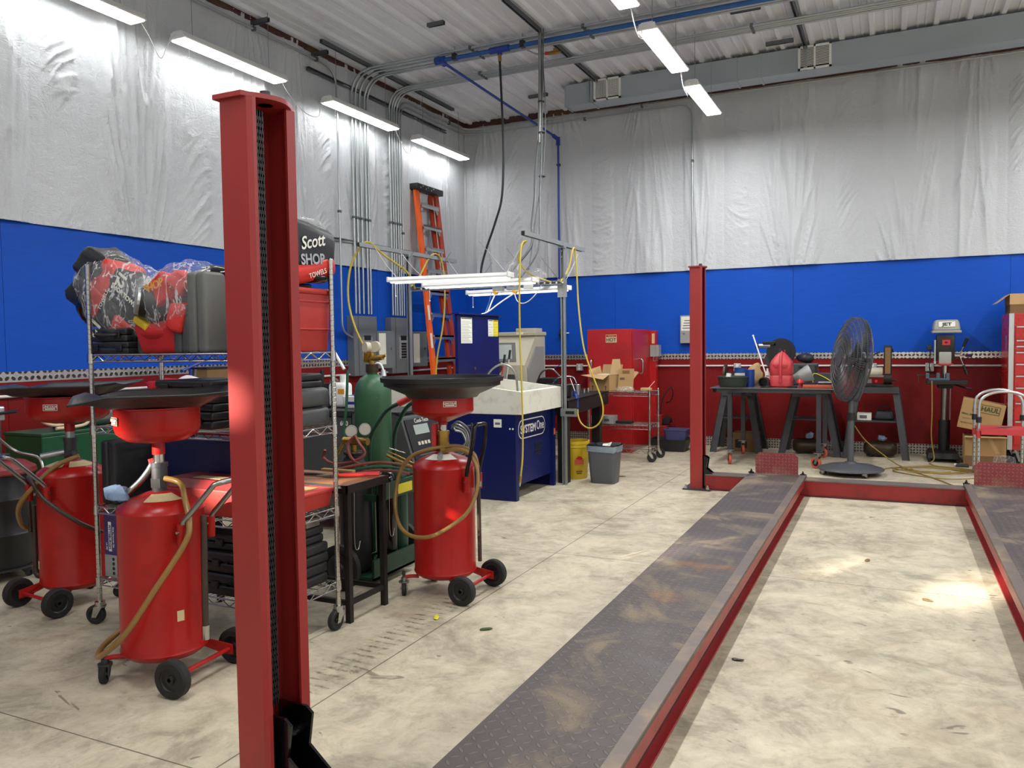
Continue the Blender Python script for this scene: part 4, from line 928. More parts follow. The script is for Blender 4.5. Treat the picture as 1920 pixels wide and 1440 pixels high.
# shop towel packs: printed rolls in torn clear film
def roll(t, c, d, r, L, m1, m2):
    d = V(d).normalized(); c = V(c); mb = MB(); mb.cyl(c-d*L/2, c+d*L/2, r, seg=20); mb.jitter(.006, 18); a = mb.build('towel_roll', m1, t, sm=50)
    MB().cyl(c-d*L*.15, c+d*L*.30, r+.0035, seg=22).build('red_band', m2, a, sm=50)
    MB().cyl(c+d*(L/2), c+d*(L/2+.002), r*.35, seg=14).build('core', 'card_light', a, sm=0); return a
def sheet(t, fn, n, m, name, solid=.0): return MB().grid(fn, n, n).build(name, m, t, sm=70, solid=solid)
def film_cover(t, c, r, rot, seed, amp=.035, m='film'):
    mb = MB(); mb.sph(c, r, 26, rot); mb.jitter(amp, 7, seed); mb.jitter(amp*.45, 22, seed+3); return mb.build('clear_wrap', m, t, sm=50)
o = T('towel_pack', 'large torn clear bag of black and red shop towels slumped at the rack’s left end', 'towel pack', (2.42, -8.17, z0+.16))
def pk(t, c, size, rot, m, seed, name='bundle', amp=.018):
    mb = MB(); mb.box(c, size, min(size)*.24, rot=rot, seg=3); bmesh.ops.subdivide_edges(mb.b, edges=mb.b.edges[:], cuts=2, use_grid_fill=True); mb.jitter(amp, 9, seed); mb.jitter(amp*.5, 24, seed+11); return mb.build(name, m, t, sm=40)
rt = (0, .62, .1)
pk(o, (-.02, 0, .20), (.54, .24, .17), rt, 'skoal', 1); pk(o, (-.115, 0, .08), (.52, .24, .18), rt, 'skoal', 2)
pk(o, (-.06, -.012, .235), (.13, .24, .174), rt, 'towel_red', 1, 'red_print'); pk(o, (-.15, -.012, .115), (.13, .24, .184), rt, 'towel_red', 2, 'red_print'); pk(o, (.03, -.012, -.03), (.12, .22, .124), rt, 'towel_red', 5, 'red_print')
pk(o, (.02, .0, -.03), (.26, .22, .12), rt, 'skoal', 5)
e1 = V((math.cos(.62), 0, -math.sin(.62))); e2 = V((math.sin(.62), 0, math.cos(.62)))
L0 = V((2.42, -8.17, z0+.16))
text('print_number', '12', .085, 'paper', o, L0+V((.10, -.135, .22)), -e2, e1*1, bold=.003); text('print_number', '12', .10, 'paper', o, L0+V((-.11, -.14, -.02)), -e2, e1, bold=.003)
text('print_lettering', 'SHOP TOWELS', .035, 'paper', o, L0+V((.13, -.137, .13)), e1, e2, bold=.001); text('print_lettering', 'TOWELS', .03, 'paper', o, L0+V((-.03, -.142, .12)), e2, -e1)
film_cover(o, (-.035, -.01, .13), (.31, .17, .225), rt, 2); film_cover(o, (.22, 0, .13), (.17, .12, .07), (0, .55, 0), 9, .02)
MB().sph((-.2, -.02, .10), (.1, .13, .12), 16).jitter(.02, 9, 3).build('black_end', 'black_gloss', o); MB().sph((-.10, -.02, .29), (.07, .13, .08), 16, rt).jitter(.02, 9, 5).build('black_end', 'black_gloss', o)
o = T('towel_pack', 'ripped clear bag with black and red towel rolls above the red sack', 'towel pack', (2.84, -8.18, z0+.18))
d = V((.75, .35, .28))
pk(o, (.06, .02, .12), (.42, .24, .17), (0, -.32, .2), 'skoal', 11); pk(o, (-.03, -.07, .13), (.16, .2, .15), (0, -.5, .2), 'towel_red', 12, 'red_print'); pk(o, (.09, -.10, .16), (.10, .14, .10), (0, -.9, .4), 'towel_red', 13, 'red_print'); pk(o, (.085, -.11, -.005), (.10, .12, .14), (0, .3, .2), 'towel_red', 15, 'red_print')
roll(o, (-.09, -.13, .07), (-.6, -.75, .15), .075, .12, 'skoal', 'skoal'); MB().cyl((-.125, -.178, .079), (-.135, -.193, .082), .066, seg=20).build('roll_end', 'alum', o, sm=0)
text('print_lettering', 'SHOP', .055, 'amber', o, (2.84-.02, -8.18-.185, z0+.18+.15), (1, 0, .3), (-.2, 0, 1), bold=.002)
pk(o, (-.14, -.15, -.03), (.10, .05, .04), (0, .5, 0), 'yellow', 16, 'yellow_print', .006)
film_cover(o, (.01, -.04, .09), (.27, .17, .17), (0, -.3, 0), 6, .04)
MB().sph((.16, 0, .16), (.16, .12, .08), 18, (0, -.35, 0)).jitter(.02, 9, 8).build('black_end', 'black_gloss', o)
# right end of the top shelf
o = T('storage_tote', 'red plastic tote at the right end of the top rack shelf', 'tote', (3.395, -8.075, z0))
MB().box((0, 0, .155), (.24, .33, .31), .012, taper=(1.10, 1.06)).build('body', 'tote_red', o, sm=30)
for z in (.11, .245): MB().box((0, 0, z), (.262+.03*z, .352, .008), .002).build('rib', 'tote_red', o, sm=0)
MB().box((0, 0, .295), (.285, .375, .03), .010).build('rim', 'tote_red', o, sm=30); MB().box((-.03, 0, .325), (.14, .3, .03), .010).build('tool_grip', 'black', o, sm=30)
o = T('towel_pack', 'navy and red bag of shop towels leaning on the red tote', 'towel pack', (3.42, -8.05, z0+.345))
RT = (0, .0, 0); e1, e2 = V((.97, 0, -.13)), V((.13, 0, .97))
pk(o, (.0, .03, .15), (.24, .36, .27), (-.12, 0, 0), 'skoal', 21, 'bundle', .006); mb = MB(); mb.box((.002, .03, .055), (.244, .34, .11), .04, rot=(.22, 0, 0), seg=3); mb.build('red_print', 'towel_red', o, sm=60)
b0 = V((3.42, -8.05, z0+.345))
xx = .125
text('maker_lettering', 'Scott', .085, 'paper', o, b0+V((xx, -.0, .185)), (0, 1, .22), (0, -.22, 1), shear=.3, bold=.001); text('print_lettering', 'SHOP', .07, 'alum', o, b0+V((xx, .0, .10)), (0, 1, .1), (0, -.1, 1), bold=.002); text('print_lettering', 'TOWELS', .035, 'paper', o, b0+V((xx+.004, .03, .035)), (0, 1, .3), (0, -.3, 1))
mb = MB(); mb.sph((.0, .03, .275), (.13, .19, .05), 22, (-.12, 0, 0)); mb.jitter(.022, 11, 4); mb.jitter(.01, 26, 7); mb.build('clear_wrap', 'bag_clear', o, sm=40)
blob((3.46, -7.98, z0+.338), (.09, .09, .025), 'black_gloss', 'plastic_scrap', 'crumpled black plastic between the red tote and the towel bag', 'plastic', .02, 12, 4)
# second shelf
case('tool_case', 'grey tool case on the second shelf at the rack’s right end', 'tool case', (3.375, -8.08, z1), (.30, .33, .19), 'case_dark', .025, (.0,), hand='front')
case('tool_case', 'black flat box on the grey case, second shelf right end', 'tool case', (3.35, -8.07, z1+.19), (.26, .30, .07), 'case_black', .012)
case('tool_case', 'wide black case lowest in the pile on the second shelf', 'tool case', (2.92, -8.14, z1), (.44, .38, .085), 'case_black', .016, (-.3, .3), hand='front')
case('tool_case', 'black case in the middle of the pile on the second shelf', 'tool case', (2.93, -8.14, z1+.086), (.42, .36, .08), 'case_black', .016, (-.3, .3))
case('tool_case', 'black case on top of the pile on the second shelf', 'tool case', (2.94, -8.15, z1+.167), (.38, .34, .07), 'case_black', .016, (-.3, .3))
# third shelf
case('tool_case', 'upright black case at the left end of the third shelf', 'tool case', (2.40, -8.15, z2), (.11, .36, .335), 'case_black', .045)
case('tool_case', 'large upright navy blue case on the third shelf behind the nearest oil drain', 'tool case', (2.80, -8.0, z2), (.66, .13, .335), 'case_blue', .045, (-.25, .25))
o = T('metal_toolbox', 'red metal toolbox with closed lid on the third rack shelf right of the blue case', 'toolbox', (3.05, -8.22, z2))
MB().box((0, 0, .065), (.46, .24, .13), .008).build('body', 'tote_red', o, sm=0); MB().prism([(-.235, -.125, .13), (-.235, .125, .13), (-.235, .09, .168), (-.235, -.09, .168)], (.47, 0, 0)).build('lid', 'paint_red', o, sm=0); MB().bb(-.1, .08, -.06, .0, .168, .170).build('label', 'label_tan', o, sm=0)
o = T('storage_tote', 'shallow red tote with a brown cardboard sheet on the third shelf right end', 'tote', (3.42, -8.02, z2))
# shift clear of the toolbox
o.location = (3.41, -8.03, z2); MB().box((0, 0, .04), (.19, .22, .08), .006, taper=(1.15, 1.1)).build('body', 'tote_red', o, sm=0); MB().box((0, 0, .085), (.235, .26, .018), .006).build('lid', 'tote_red', o, sm=0); MB().bb(-.07, .06, -.07, .07, .094, .098).build('sheet', 'card', o, sm=0)
# bottom shelf
o = T('boxed_tool', 'purple carton of a slide hammer set standing on the bottom rack shelf', 'box', (2.40, -8.17, z3))
MB().bb(-.045, .045, -.16, .16, 0, .335).build('carton', 'purple', o, sm=0); MB().bb(-.0455, .0455, -.1605, .1605, .0, .115).build('photo_panel', 'grey_box', o, sm=0)
for k in range(4): MB().cyl((.02, -.1605, .02+k*.025), (.02, -.162, .02+k*.025), .009, seg=10).build('printed_part', 'black', o)
bx = V((2.40, -8.3315, z3))
MB().bb(-.012, .010, -.1615, -.1605, .135, .29).build('title_band', 'paper', o, sm=0)
text('box_lettering', 'PITTSBURGH', .022, 'purple', o, bx+V((-.001, -.001, .21)), (0, 0, -1), (1, 0, 0), bold=.0006); text('box_lettering', 'Slide Hammer Set', .015, 'paper', o, bx+V((.025, 0, .21)), (0, 0, -1), (1, 0, 0)); text('box_lettering', '14 PC', .016, 'paper', o, bx+V((-.027, 0, .16)), (0, 0, -1), (1, 0, 0))
for lb, zz, h, yy in (('black case at the bottom of the pile on the lowest rack shelf', 0, .105, -8.15), ('black case in the middle of the pile on the lowest rack shelf', .106, .10, -8.14)):
    case('tool_case', lb, 'tool case', (3.28, yy, z3+zz), (.46, .40, h), 'case_black', .014, (-.28, .28), hand='front')
case('tool_case', 'dusty black case on top of the pile on the lowest rack shelf', 'tool case', (3.27, -8.13, z3+.207), (.44, .36, .08), 'case_black', .014, (-.28, .28))
o = T('steel_box', 'small dull steel box lying on the pile of black cases, lowest shelf', 'box', (3.42, -8.02, z3+.288)); MB().box((0, 0, .018), (.12, .1, .036), .004).build('body', 'steel', o, sm=0); MB().box((0, 0, .039), (.122, .102, .008), .002).build('lid', 'steel', o, sm=0)
case('tool_case', 'black case on the bottom shelf in the middle of the rack', 'tool case', (2.76, -8.14, z3), (.40, .38, .15), 'case_black', .016, (-.28, .28), hand='front')
# ------------------------------------------------------------------ welding corner
o = T('welding_table', 'small black angle-iron welding table with scorched top behind the rack', 'table', (3.1, -7.69, 0))
W().bb(2.62, 3.57, -7.86, -7.50, .705, .72).build('top', 'wood', o, sm=0); W().bb(2.62, 3.575, -7.868, -7.86, .68, .722).bb(3.567, 3.575, -7.868, -7.49, .68, .722).build('edge_angle', 'bench_black', o, sm=0)
for x in (2.64, 3.535):
    for y in (-7.85, -7.535): W().bb(x, x+.03, y, y+.03, 0, .705).build('leg', 'bench_black', o, sm=0)
W().bb(2.65, 3.55, -7.845, -7.825, .09, .115).bb(3.54, 3.56, -7.83, -7.52, .09, .115).bb(2.65, 3.55, -7.53, -7.51, .09, .115).build('stretcher', 'bench_black', o, sm=0)
for k, (y, z) in enumerate(((-7.84, .68), (-7.52, .68))): W().tube([(3.585, y+.02, z), (3.585, y+.015, .42), (3.587, y+.04, .38), (3.587, y+.06, .42)], .0025, 6, 5).build('wire_hook', 'steel', o)
o = T('locking_pliers', 'red-handled pliers lying on the corner of the welding table', 'pliers', (3.47, -7.6, .722))
for s in (-1, 1): MB().tube([(-.14, 0, .012), (-.05, s*.012, .012), (.03, s*.022, .014), (.10, s*.03, .014)], .009, 8, 4).build('handle', 'bright_red', o)
MB().cyl((-.24, 0, .012), (-.13, 0, .012), .004, .011, seg=8).build('jaws', 'steel', o)
o.rotation_euler = (0, 0, .55)
tag(W().tube([(2.7, -7.68, .731), (3.0, -7.72, .731), (3.2, -7.66, .731), (3.38, -7.7, .731)], .009, 8, 5).build('air_hose', 'brown_hose'), 'short brown hose lying along the welding table', 'hose')
o = T('wire_brush', 'wooden wire brush lying on the welding table', 'brush', (3.30, -7.58, .722)); MB().box((0, 0, .022), (.22, .03, .016), .004).build('handle', 'card', o, sm=0); MB().box((.06, 0, .008), (.09, .026, .014)).build('bristles', 'steel', o, sm=0)
# gas cart
def cylinder(name, label, c, r, h, m, neck=.035, gauge=False):
    t = T(name, label, 'gas cylinder', c); s = r*1.0
    MB().lathe([(0, 0), (r*.92, 0), (r, .02), (r, h-s*1.15), (r*.97, h-s*.85), (r*.86, h-s*.5), (r*.66, h-s*.22), (neck+.01, h-s*.04), (neck, h), (neck, h+.03), (0, h+.03)], seg=32).build('cylinder', m, t); return t
C1 = cylinder('gas_cylinder', 'tall green gas cylinder with brass regulator beside the wire rack', (2.975, -6.775, 0), .121, 1.25, 'green_cyl')
MB().cyl((0, 0, 1.26), (0, 0, 1.315), .043, seg=16).build('neck_ring', 'rust_tank', C1)
MB().cyl((0, 0, 1.31), (0, 0, 1.39), .020, seg=10).cyl((-.03, 0, 1.35), (.10, -.02, 1.36), .018, seg=10).cyl((.10, -.02, 1.36), (.13, -.03, 1.375), .009, seg=8).cyl((-.04, 0, 1.335), (-.02, -.02, 1.395), .024, seg=10).build('regulator', 'brass', C1)
for c, d in (((-.03, -.01, 1.425), (-.4, -.9, 0)), ((.015, .02, 1.43), (.2, -1, 0))):
    d = V(d).normalized(); MB().cyl(V(c)-d*.015, V(c)+d*.018, .036, seg=18).build('gauge', 'beige', C1)
W().prism([(3.012, -6.879, 1.11), (3.06, -6.855, 1.10), (3.045, -6.835, 1.155), (3.005, -6.855, 1.165)], (.004, -.004, 0)).build('hazard_label', 'paper_yellow', C1, sm=0)
W().tube([(2.87, -6.90, 1.28), (2.862, -6.91, 1.05), (2.855, -6.93, .86), (2.95, -6.96, .72), (3.05, -7.03, .62)], .009, 8, 6).build('green_hose', 'green_hose', C1)
tag(W().tube([(2.855, -6.915, 1.285), (2.80, -6.91, 1.36), (2.745, -6.90, 1.43)], .010, 8, 3).build('white_tube', 'white'), 'white plastic tube sticking up left of the green cylinder’s regulator', 'tube')
CT = T('cylinder_cart', 'dark green two-wheel gas cart with red grips holding the cylinders', 'cart', (3.16, -7.03, 0))
W().bb(3.02, 3.33, -7.30, -6.85, .045, .06).bb(3.315, 3.33, -7.30, -6.85, .045, .165).build('base_tray', 'green_cart', CT, sm=0)
for y in (-7.40, -6.74):
    q = wheel(W(), (3.16, y, .135), (0, 1, 0), .135, .05, seg=30).build('wheel', 'rubber', CT); hub(W(), (3.16, y, .135), (0, 1, 0), .125, .045, 5).build('hub', 'dark_steel', q)
W().cyl((3.16, -7.42, .135), (3.16, -6.72, .135), .009, seg=8).build('axle', 'steel', CT)
W().bb(3.30, 3.32, -7.22, -6.80, .50, .60).bb(3.06, 3.32, -7.22, -7.21, .50, .54).bb(3.06, 3.32, -6.82, -6.81, .5, .54).build('tool_tray', 'green_cart', CT, sm=0)
W().prism([(3.322, -7.02, .515), (3.322, -6.86, .515), (3.322, -6.86, .575), (3.322, -7.02, .575)], (.0015, 0, 0)).build('maker_label', 'paper_yellow', CT, sm=0)
for s, y in ((-1, -7.0), (1, -6.72)):
    W().tube(fillet([(3.10, y, .06), (3.10, y, .86), (3.22, y-.03*s, 1.04), (3.34, y-.05*s, 1.09)], .08), .013, 10).build('handle_bar', 'green_cart', CT); W().cyl((3.30, y-.042*s, 1.072), (3.40, y-.06*s, 1.12), .021, seg=12).build('grip', 'bright_red', CT)
C2 = cylinder('gas_cylinder', 'black acetylene cylinder with brass regulator and two gauges in the gas cart', (3.12, -7.19, .06), .095, .70, 'case_black', .05)
for p, d in (((.03, -.06, .865), (.5, -.85, 0)), ((.10, -.02, .875), (.6, -.8, 0))):
    d = V(d).normalized(); g = MB().cyl(V(p)-d*.012, V(p)+d*.012, .036, seg=18).build('gauge', 'alum', C2); MB().cyl(V(p)+d*.012, V(p)+d*.0135, .030, seg=18).build('dial', 'paper', g)
MB().cyl((0, 0, .73), (0, 0, .82), .018, seg=10).cyl((-.05, -.03, .80), (.12, -.02, .80), .024, seg=12).cyl((.03, -.03, .80), (.05, -.05, .86), .012, seg=8).cyl((-.05, -.03, .79), (-.08, -.05, .72), .012, seg=8).build('regulator', 'brass', C2)
MB().torus((0, 0, .725), .052, .012).build('neck_ring', 'rust_tank', C2)
cylinder('gas_cylinder', 'small black cylinder at the front of the gas cart', (3.24, -7.035, .06), .068, .60, 'black_gloss', .018)
cylinder('gas_cylinder', 'small dark green cylinder beside the small black one in the gas cart', (3.24, -6.90, .06), .062, .60, 'green_cart', .018)
tag(W().tube([(3.20, -7.28, .90), (3.24, -7.30, .86), (3.28, -7.3, .80), (3.22, -7.34, .755), (3.08, -7.33, .735), (2.98, -7.30, .76), (2.99, -7.3, .81)], .0095, 8, 7).tube([(3.20, -7.28, .90), (3.16, -7.30, .85), (3.22, -7.34, .77), (3.32, -7.30, .71)], .0095, 8, 6).build('torch_hose', 'red_hose'), 'dull red torch hose looped round the black acetylene regulator', 'hose')
for k, (m, nm) in enumerate((('red_hose', 'upper red'), ('green_hose', 'green'), ('red_hose', 'lower red'))):
    dz = -.022*k
    tag(W().tube([(2.96, -7.46, .66+dz), (3.1, -7.44, .70+dz), (3.24, -7.40, .735+dz*1.0), (3.36, -7.32, .755+dz), (3.42, -7.2, .735+dz), (3.43, -7.06, .70+dz)], .0085, 8, 6).build('torch_hose', m), '%s torch hose arching over the gas cart in front of the small cylinders' % nm, 'hose', 'torch hoses arching over the cart')
o = T('cutting_torch', 'brass cutting torch hanging at the right end of the gas cart', 'torch', (3.36, -6.98, .7))
W().cyl((3.26, -7.05, .76), (3.41, -6.93, .66), .009, seg=8).cyl((3.27, -7.04, .78), (3.42, -6.92, .68), .005, seg=8).box((3.415, -6.925, .665), (.035, .03, .03), .006).build('torch_body', 'brass', o); W().cyl((3.27, -7.03, .80), (3.35, -6.97, .765), .004, seg=6).build('lever', 'chrome', o)
# ------------------------------------------------------------------ service machines behind the gas cart
AC = T('recovery_machine', 'dark grey refrigerant service machine with slanted control panel behind the green cylinder', 'service machine', (2.68, -5.98, 0))
sec = [(2.40, .12), (2.93, .12), (2.93, .52), (2.945, .55), (2.83, .90), (2.78, .93), (2.40, .93)]
W().prism([(x, -6.23, z) for x, z in sec], (0, .5, 0)).build('cabinet', 'case_dark', AC, sm=20)
W().bb(2.39, 2.955, -6.24, -5.72, .50, .56, .006).build('belt', 'case_grey', AC, sm=0); W().bb(2.39, 2.82, -6.235, -5.72, .93, .945).build('top_tray', 'case_black', AC, sm=0)
n = V((.35, 0, .115)).normalized()
def onpanel(u, y): return V((2.945+(2.83-2.945)*u, y, .55+.35*u))
W().prism([onpanel(.06, -6.20)+n*.003, onpanel(.06, -5.76)+n*.003, onpanel(.95, -5.76)+n*.003, onpanel(.95, -6.20)+n*.003], n*.006).build('control_panel', 'black', AC, sm=0)
W().prism([onpanel(.62, -6.11)+n*.010, onpanel(.62, -5.91)+n*.010, onpanel(.82, -5.91)+n*.010, onpanel(.82, -6.11)+n*.010], n*.002).build('display', 'screen', AC, sm=0)
for k in range(4): W().prism([onpanel(.40, -6.11+k*.045)+n*.010, onpanel(.40, -6.08+k*.045)+n*.010, onpanel(.47, -6.08+k*.045)+n*.010, onpanel(.47, -6.11+k*.045)+n*.010], n*.003).build('button', 'beige', AC, sm=0)
for k in range(3): W().prism([onpanel(.12+k*.07, -6.13)+n*.010, onpanel(.12+k*.07, -5.83)+n*.010, onpanel(.135+k*.07, -5.83)+n*.010, onpanel(.135+k*.07, -6.13)+n*.010], n*.001).build('print_line', 'case_grey', AC, sm=0)
text('panel_lettering', 'Cool-Tech', .045, 'paper', AC, onpanel(.90, -5.98)+n*.011, (0, 1, 0), (-.115, 0, .35))
for x in (2.45, 2.88):
    for y in (-6.18, -5.78):
        q = wheel(W(), (x, y, .06), (0, 1, 0), .06, .03).build('wheel', 'rubber', AC); hub(W(), (x, y, .06), (0, 1, 0), .056, .03, 0).build('hub', 'case_grey', q)
for x in (2.45, 2.88):
    W().bb(x-.02, x+.02, -6.20, -5.76, .10, .125).build('axle_rail', 'dark_steel', AC, sm=0)
o = T('hose_rack', 'grey charging hoses hanging on a bracket right of the service machine', 'hose rack', (3.03, -5.6, .6))
W().tube([(2.965, -5.72, .78), (3.16, -5.72, .81)], .009, 8).tube([(3.15, -5.72, .83), (3.15, -5.72, .58)], .008, 8).tube([(2.965, -5.72, .58), (3.15, -5.72, .60)], .008, 8).build('bracket', 'dark_steel', o)
for k in range(4): W().tube([(2.97+.02*k, -5.72-.02*k, .80), (3.06, -5.76-.02*k, .84-.02*k), (3.13-.012*k, -5.72-.02*k, .76), (3.12, -5.72-.02*k, .62+.02*k), (3.02, -5.72-.02*k, .555+.02*k), (2.97, -5.72-.02*k, .62)], .0085, 8, 6).build('charging_hose', 'steel' if k % 2 else 'case_grey', o)
DM = T('service_cart', 'dark service cart crowded with jugs and tubes behind the wire rack', 'cart', (2.25, -5.95, 0))
W().bb(1.80, 2.37, -6.2, -5.6, .10, .90, .01).build('body', 'case_dark', DM, sm=0); W().bb(1.78, 2.385, -6.22, -5.58, .90, .95, .012).build('top_deck', 'case_black', DM, sm=0)
text('front_lettering', '600', .05, 'paper', DM, V((2.30, -6.202, .845)), (1, 0, 0), (0, 0, 1), bold=.001)
for x in (1.87, 2.30):
    for y in (-6.13, -5.67): caster(DM, (x-2.25, y+5.95, 0), .04, .4, True, 'rubber', 'steel', .10)
o = T('parts_tub', 'white-rimmed blue plastic tub on the dark service cart', 'tub', (2.30, -5.98, .951))
MB().box((0, 0, .05), (.15, .22, .10), .01, taper=(1.2, 1.15)).build('tub', 'white', o, sm=0); MB().bb(-.075, .075, -.11, .11, .098, .102).build('blue_contents', 'blue_tool', o, sm=0); MB().bb(-.06, .06, -.119, -.117, .035, .085).build('blue_panel', 'blue_tool', o, sm=0)
o = T('jug', 'white plastic jug with orange label on the dark service cart', 'jug', (2.12, -6.0, .951))
MB().box((0, 0, .10), (.17, .12, .20), .035, seg=4).cyl((.03, 0, .19), (.03, 0, .235), .026, seg=14).build('body', 'white', o, sm=50); MB().tube([(-.02, 0, .2), (-.07, 0, .235), (-.09, 0, .2), (-.083, 0, .13)], .012, 8, 5).build('handle', 'case_grey', o); MB().bb(.02, .08, -.0615, -.06, .11, .15).build('label', 'amber', o, sm=0); MB().cyl((.03, 0, .235), (.03, 0, .255), .028, seg=14).build('cap', 'white', o)
o = T('spray_bottle', 'yellow framed bottle beside the white jug on the service cart', 'bottle', (2.26, -5.78, .951)); MB().tube(fillet([(-.04, 0, .015), (-.04, 0, .2), (.0, 0, .24), (.05, 0, .2), (.06, 0, .015)], .03), .014, 8).build('frame', 'amber', o); MB().box((.01, 0, .08), (.07, .05, .15), .012).build('bottle', 'amber', o, sm=30)
o = T('caulk_tube', 'black cartridge with curved clear nozzle on the service cart', 'tube', (2.34, -5.72, .951)); MB().cyl((0, 0, 0), (0, 0, .24), .026, seg=18).build('cartridge', 'black', o); MB().cyl((0, 0, .24), (0, 0, .29), .027, .018, seg=16).build('collar', 'alum', o); MB().tube([(0, 0, .285), (-.02, 0, .33), (-.06, 0, .345), (-.09, 0, .32), (-.095, 0, .29)], .008, 8, 5).build('nozzle_tube', 'white', o)
o = T('battery_charger', 'small black charger with upright handle on the left of the white jug', 'charger', (1.94, -6.05, .951)); MB().box((0, 0, .06), (.2, .16, .12), .012).build('body', 'case_dark', o, sm=0); MB().prism([(.0, -.02, .12), (.05, -.02, .12), (.055, -.02, .30), (.04, -.02, .30)], (0, .03, 0)).build('handle', 'black', o, sm=0); MB().cyl((-.06, -.05, .12), (-.06, -.05, .2), .045, seg=16).build('reel', 'white', o)
# ------------------------------------------------------------------ parts washer and its shop-light frame
PW = T('parts_washer', 'large navy parts washer with deep white sink and tall navy back panel', 'parts washer', (2.45, -4.15, 0))
def washer():
    t = PW; x0, x1, y0, y1 = 1.72, 3.0, -4.61, -3.66
    W().bb(x0, x1, y0, y0+.02, .0, .79).bb(x0, x0+.02, y0+.021, y1-.021, .0, .79).bb(x0, x1, y1-.02, y1, .0, .79).bb(x1-.05, x1-.03, y0+.061, y1-.051, .13, .79).bb(x1-.05, x1, y0+.021, y0+.06, 0, .79).bb(x1-.05, x1, y1-.05, y1-.021, 0, .79).build('cabinet', 'navy', t, sm=0)
    # white sink: walls flare up towards the back, basin sunk between them
    A0, A1, B0, B1 = 1.66, 3.055, -4.60, -3.63
    def rim(x): return 1.0+.085*max(0, (A1-x)/(A1-2.33)) if x > 2.33 else 1.085-.03*(2.33-x)
    mb = W(); zb = .795; th = .045
    for (xa, xb) in ((2.33, A1), (A0, 2.33)):
        for (ya, yb) in ((B0, B0+th), (B1-th, B1)): mb.prism([(xa, ya, zb), (xb, ya, zb), (xb, ya, rim(xb)), (xa, ya, rim(xa))], (0, yb-ya, 0))
    i0, i1 = B0+th+.0005, B1-th-.0005
    mb.prism([(A1-th, i0, zb), (A1, i0, zb), (A1, i0, rim(A1)), (A1-th, i0, rim(A1-th))], (0, i1-i0, 0)); mb.bb(2.30, 2.345, i0, i1, zb, 1.085)
    mb.bb(A0+th+.001, 2.299, i0, i1, 1.0, 1.04); mb.bb(A0, A0+th, i0, i1, zb, 1.05)
    mb.build('sink', 'pvc_white', t, sm=0)
    W().bb(2.345, A1-th, B0+th, B1-th, .86, .87).build('basin_floor', 'sink_grey', t, sm=0)
    # back panel
    bx = 2.33
    W().bb(bx-.035, bx, -4.45, -3.56, 1.05, 1.73, .006).build('back_panel', 'board_navy', t, sm=0)
    W().bb(bx-.05, bx+.03, -4.48, -3.53, 1.728, 1.742).build('panel_cap', 'board_navy', t, sm=0)
    for (a, b, c, d, m, nm) in ((-4.39, -4.165, 1.45, 1.70, 'paper', 'instruction_sticker'), (-3.815, -3.70, 1.52, 1.69, 'paper', 'warning_sticker'), (-3.70, -3.585, 1.52, 1.69, 'paper_yellow', 'warning_sticker')):
        s = W().prism([(bx+.001, a, c), (bx+.001, b, c), (bx+.001, b, d), (bx+.001, a, d)], (.0012, 0, 0)).build(nm, m, t, sm=0)
        W().prism([(bx+.0025, a+.01, d-.012), (bx+.0025, b-.01, d-.012), (bx+.0025, b-.01, d-.004), (bx+.0025, a+.01, d-.004)], (.0006, 0, 0)).build('sticker_heading', 'black', s, sm=0)
        n = 14 if m == 'paper' and b-a > .2 else 5; mb = W()
        for k in range(n):
            zz = c+.012+(d-c-.035)*k/n; mb.prism([(bx+.0025, a+.012, zz), (bx+.0025, b-.012-.03*((k*7) % 3), zz), (bx+.0025, b-.012-.03*((k*7) % 3), zz+.003), (bx+.0025, a+.012, zz+.003)], (.0006, 0, 0))
        q = mb.build('sticker_print', 'case_grey', s, sm=0)
    W().cyl((bx+.002, -4.13, 1.20), (bx+.012, -4.13, 1.20), .015, seg=14).build('lock', 'chrome', t)
    W().cyl((bx-.06, -3.58, 1.19), (bx-.12, -3.50, 1.19), .085, seg=20).build('fan_housing', 'black', t); W().torus((bx-.075, -3.51, 1.19), .07, .012, (math.pi/2, 0, .9)).build('fan_ring', 'black', t)
    W().tube([(2.42, -4.12, .95), (2.43, -4.11, 1.06), (2.48, -4.08, 1.17), (2.57, -4.04, 1.235), (2.66, -4.02, 1.22), (2.72, -4.0, 1.14), (2.735, -3.99, 1.0), (2.735, -3.99, .93)], .011, 10, 6).build('flexible_spout', 'steel', t)
    # front (right-hand) side: badge, knobs, switch tags
    fx = x1-.03
    def rr(ya, yb, za, zb, r, m, nm, x, d=.0015):
        P = []
        for cy, cz, a0 in ((yb-r, zb-r, 0), (ya+r, zb-r, 90), (ya+r, za+r, 180), (yb-r, za+r, 270)):
            for k in range(7): a = math.radians(a0+15*k); P.append((x, cy+r*math.cos(a), cz+r*math.sin(a)))
        return W().prism(P, (d, 0, 0)).build(nm, m, t, sm=0)
    rr(-4.49, -3.86, .55, .73, .088, 'white', 'badge_border', fx+.0005); rr(-4.48, -3.87, .56, .72, .08, 'navy', 'badge_field', fx+.0020)
    text('badge_lettering', 'SYSTEM', .105, 'white', t, (fx+.0045, -4.27, .635), (0, 1, 0), (0, 0, 1), bold=.003); text('badge_lettering', 'One', .125, 'white', t, (fx+.0045, -3.985, .645), (0, 1, 0), (0, 0, 1), bold=.001, sx=.8)
    mb = W()
    for k in range(7): mb.bb(fx, fx+.004, -4.12+.0, -3.95, .36+k*.02, .368+k*.02)
    mb.build('louvre_vent', 'black', t, sm=0)
    W().bb(2.78, 2.86, y0-.0015, y0, .675, .75).build('data_plate', 'paper', t, sm=0); W().bb(2.795, 2.845, y0-.0025, y0-.001, .70, .72).build('plate_print', 'case_grey', t, sm=0)
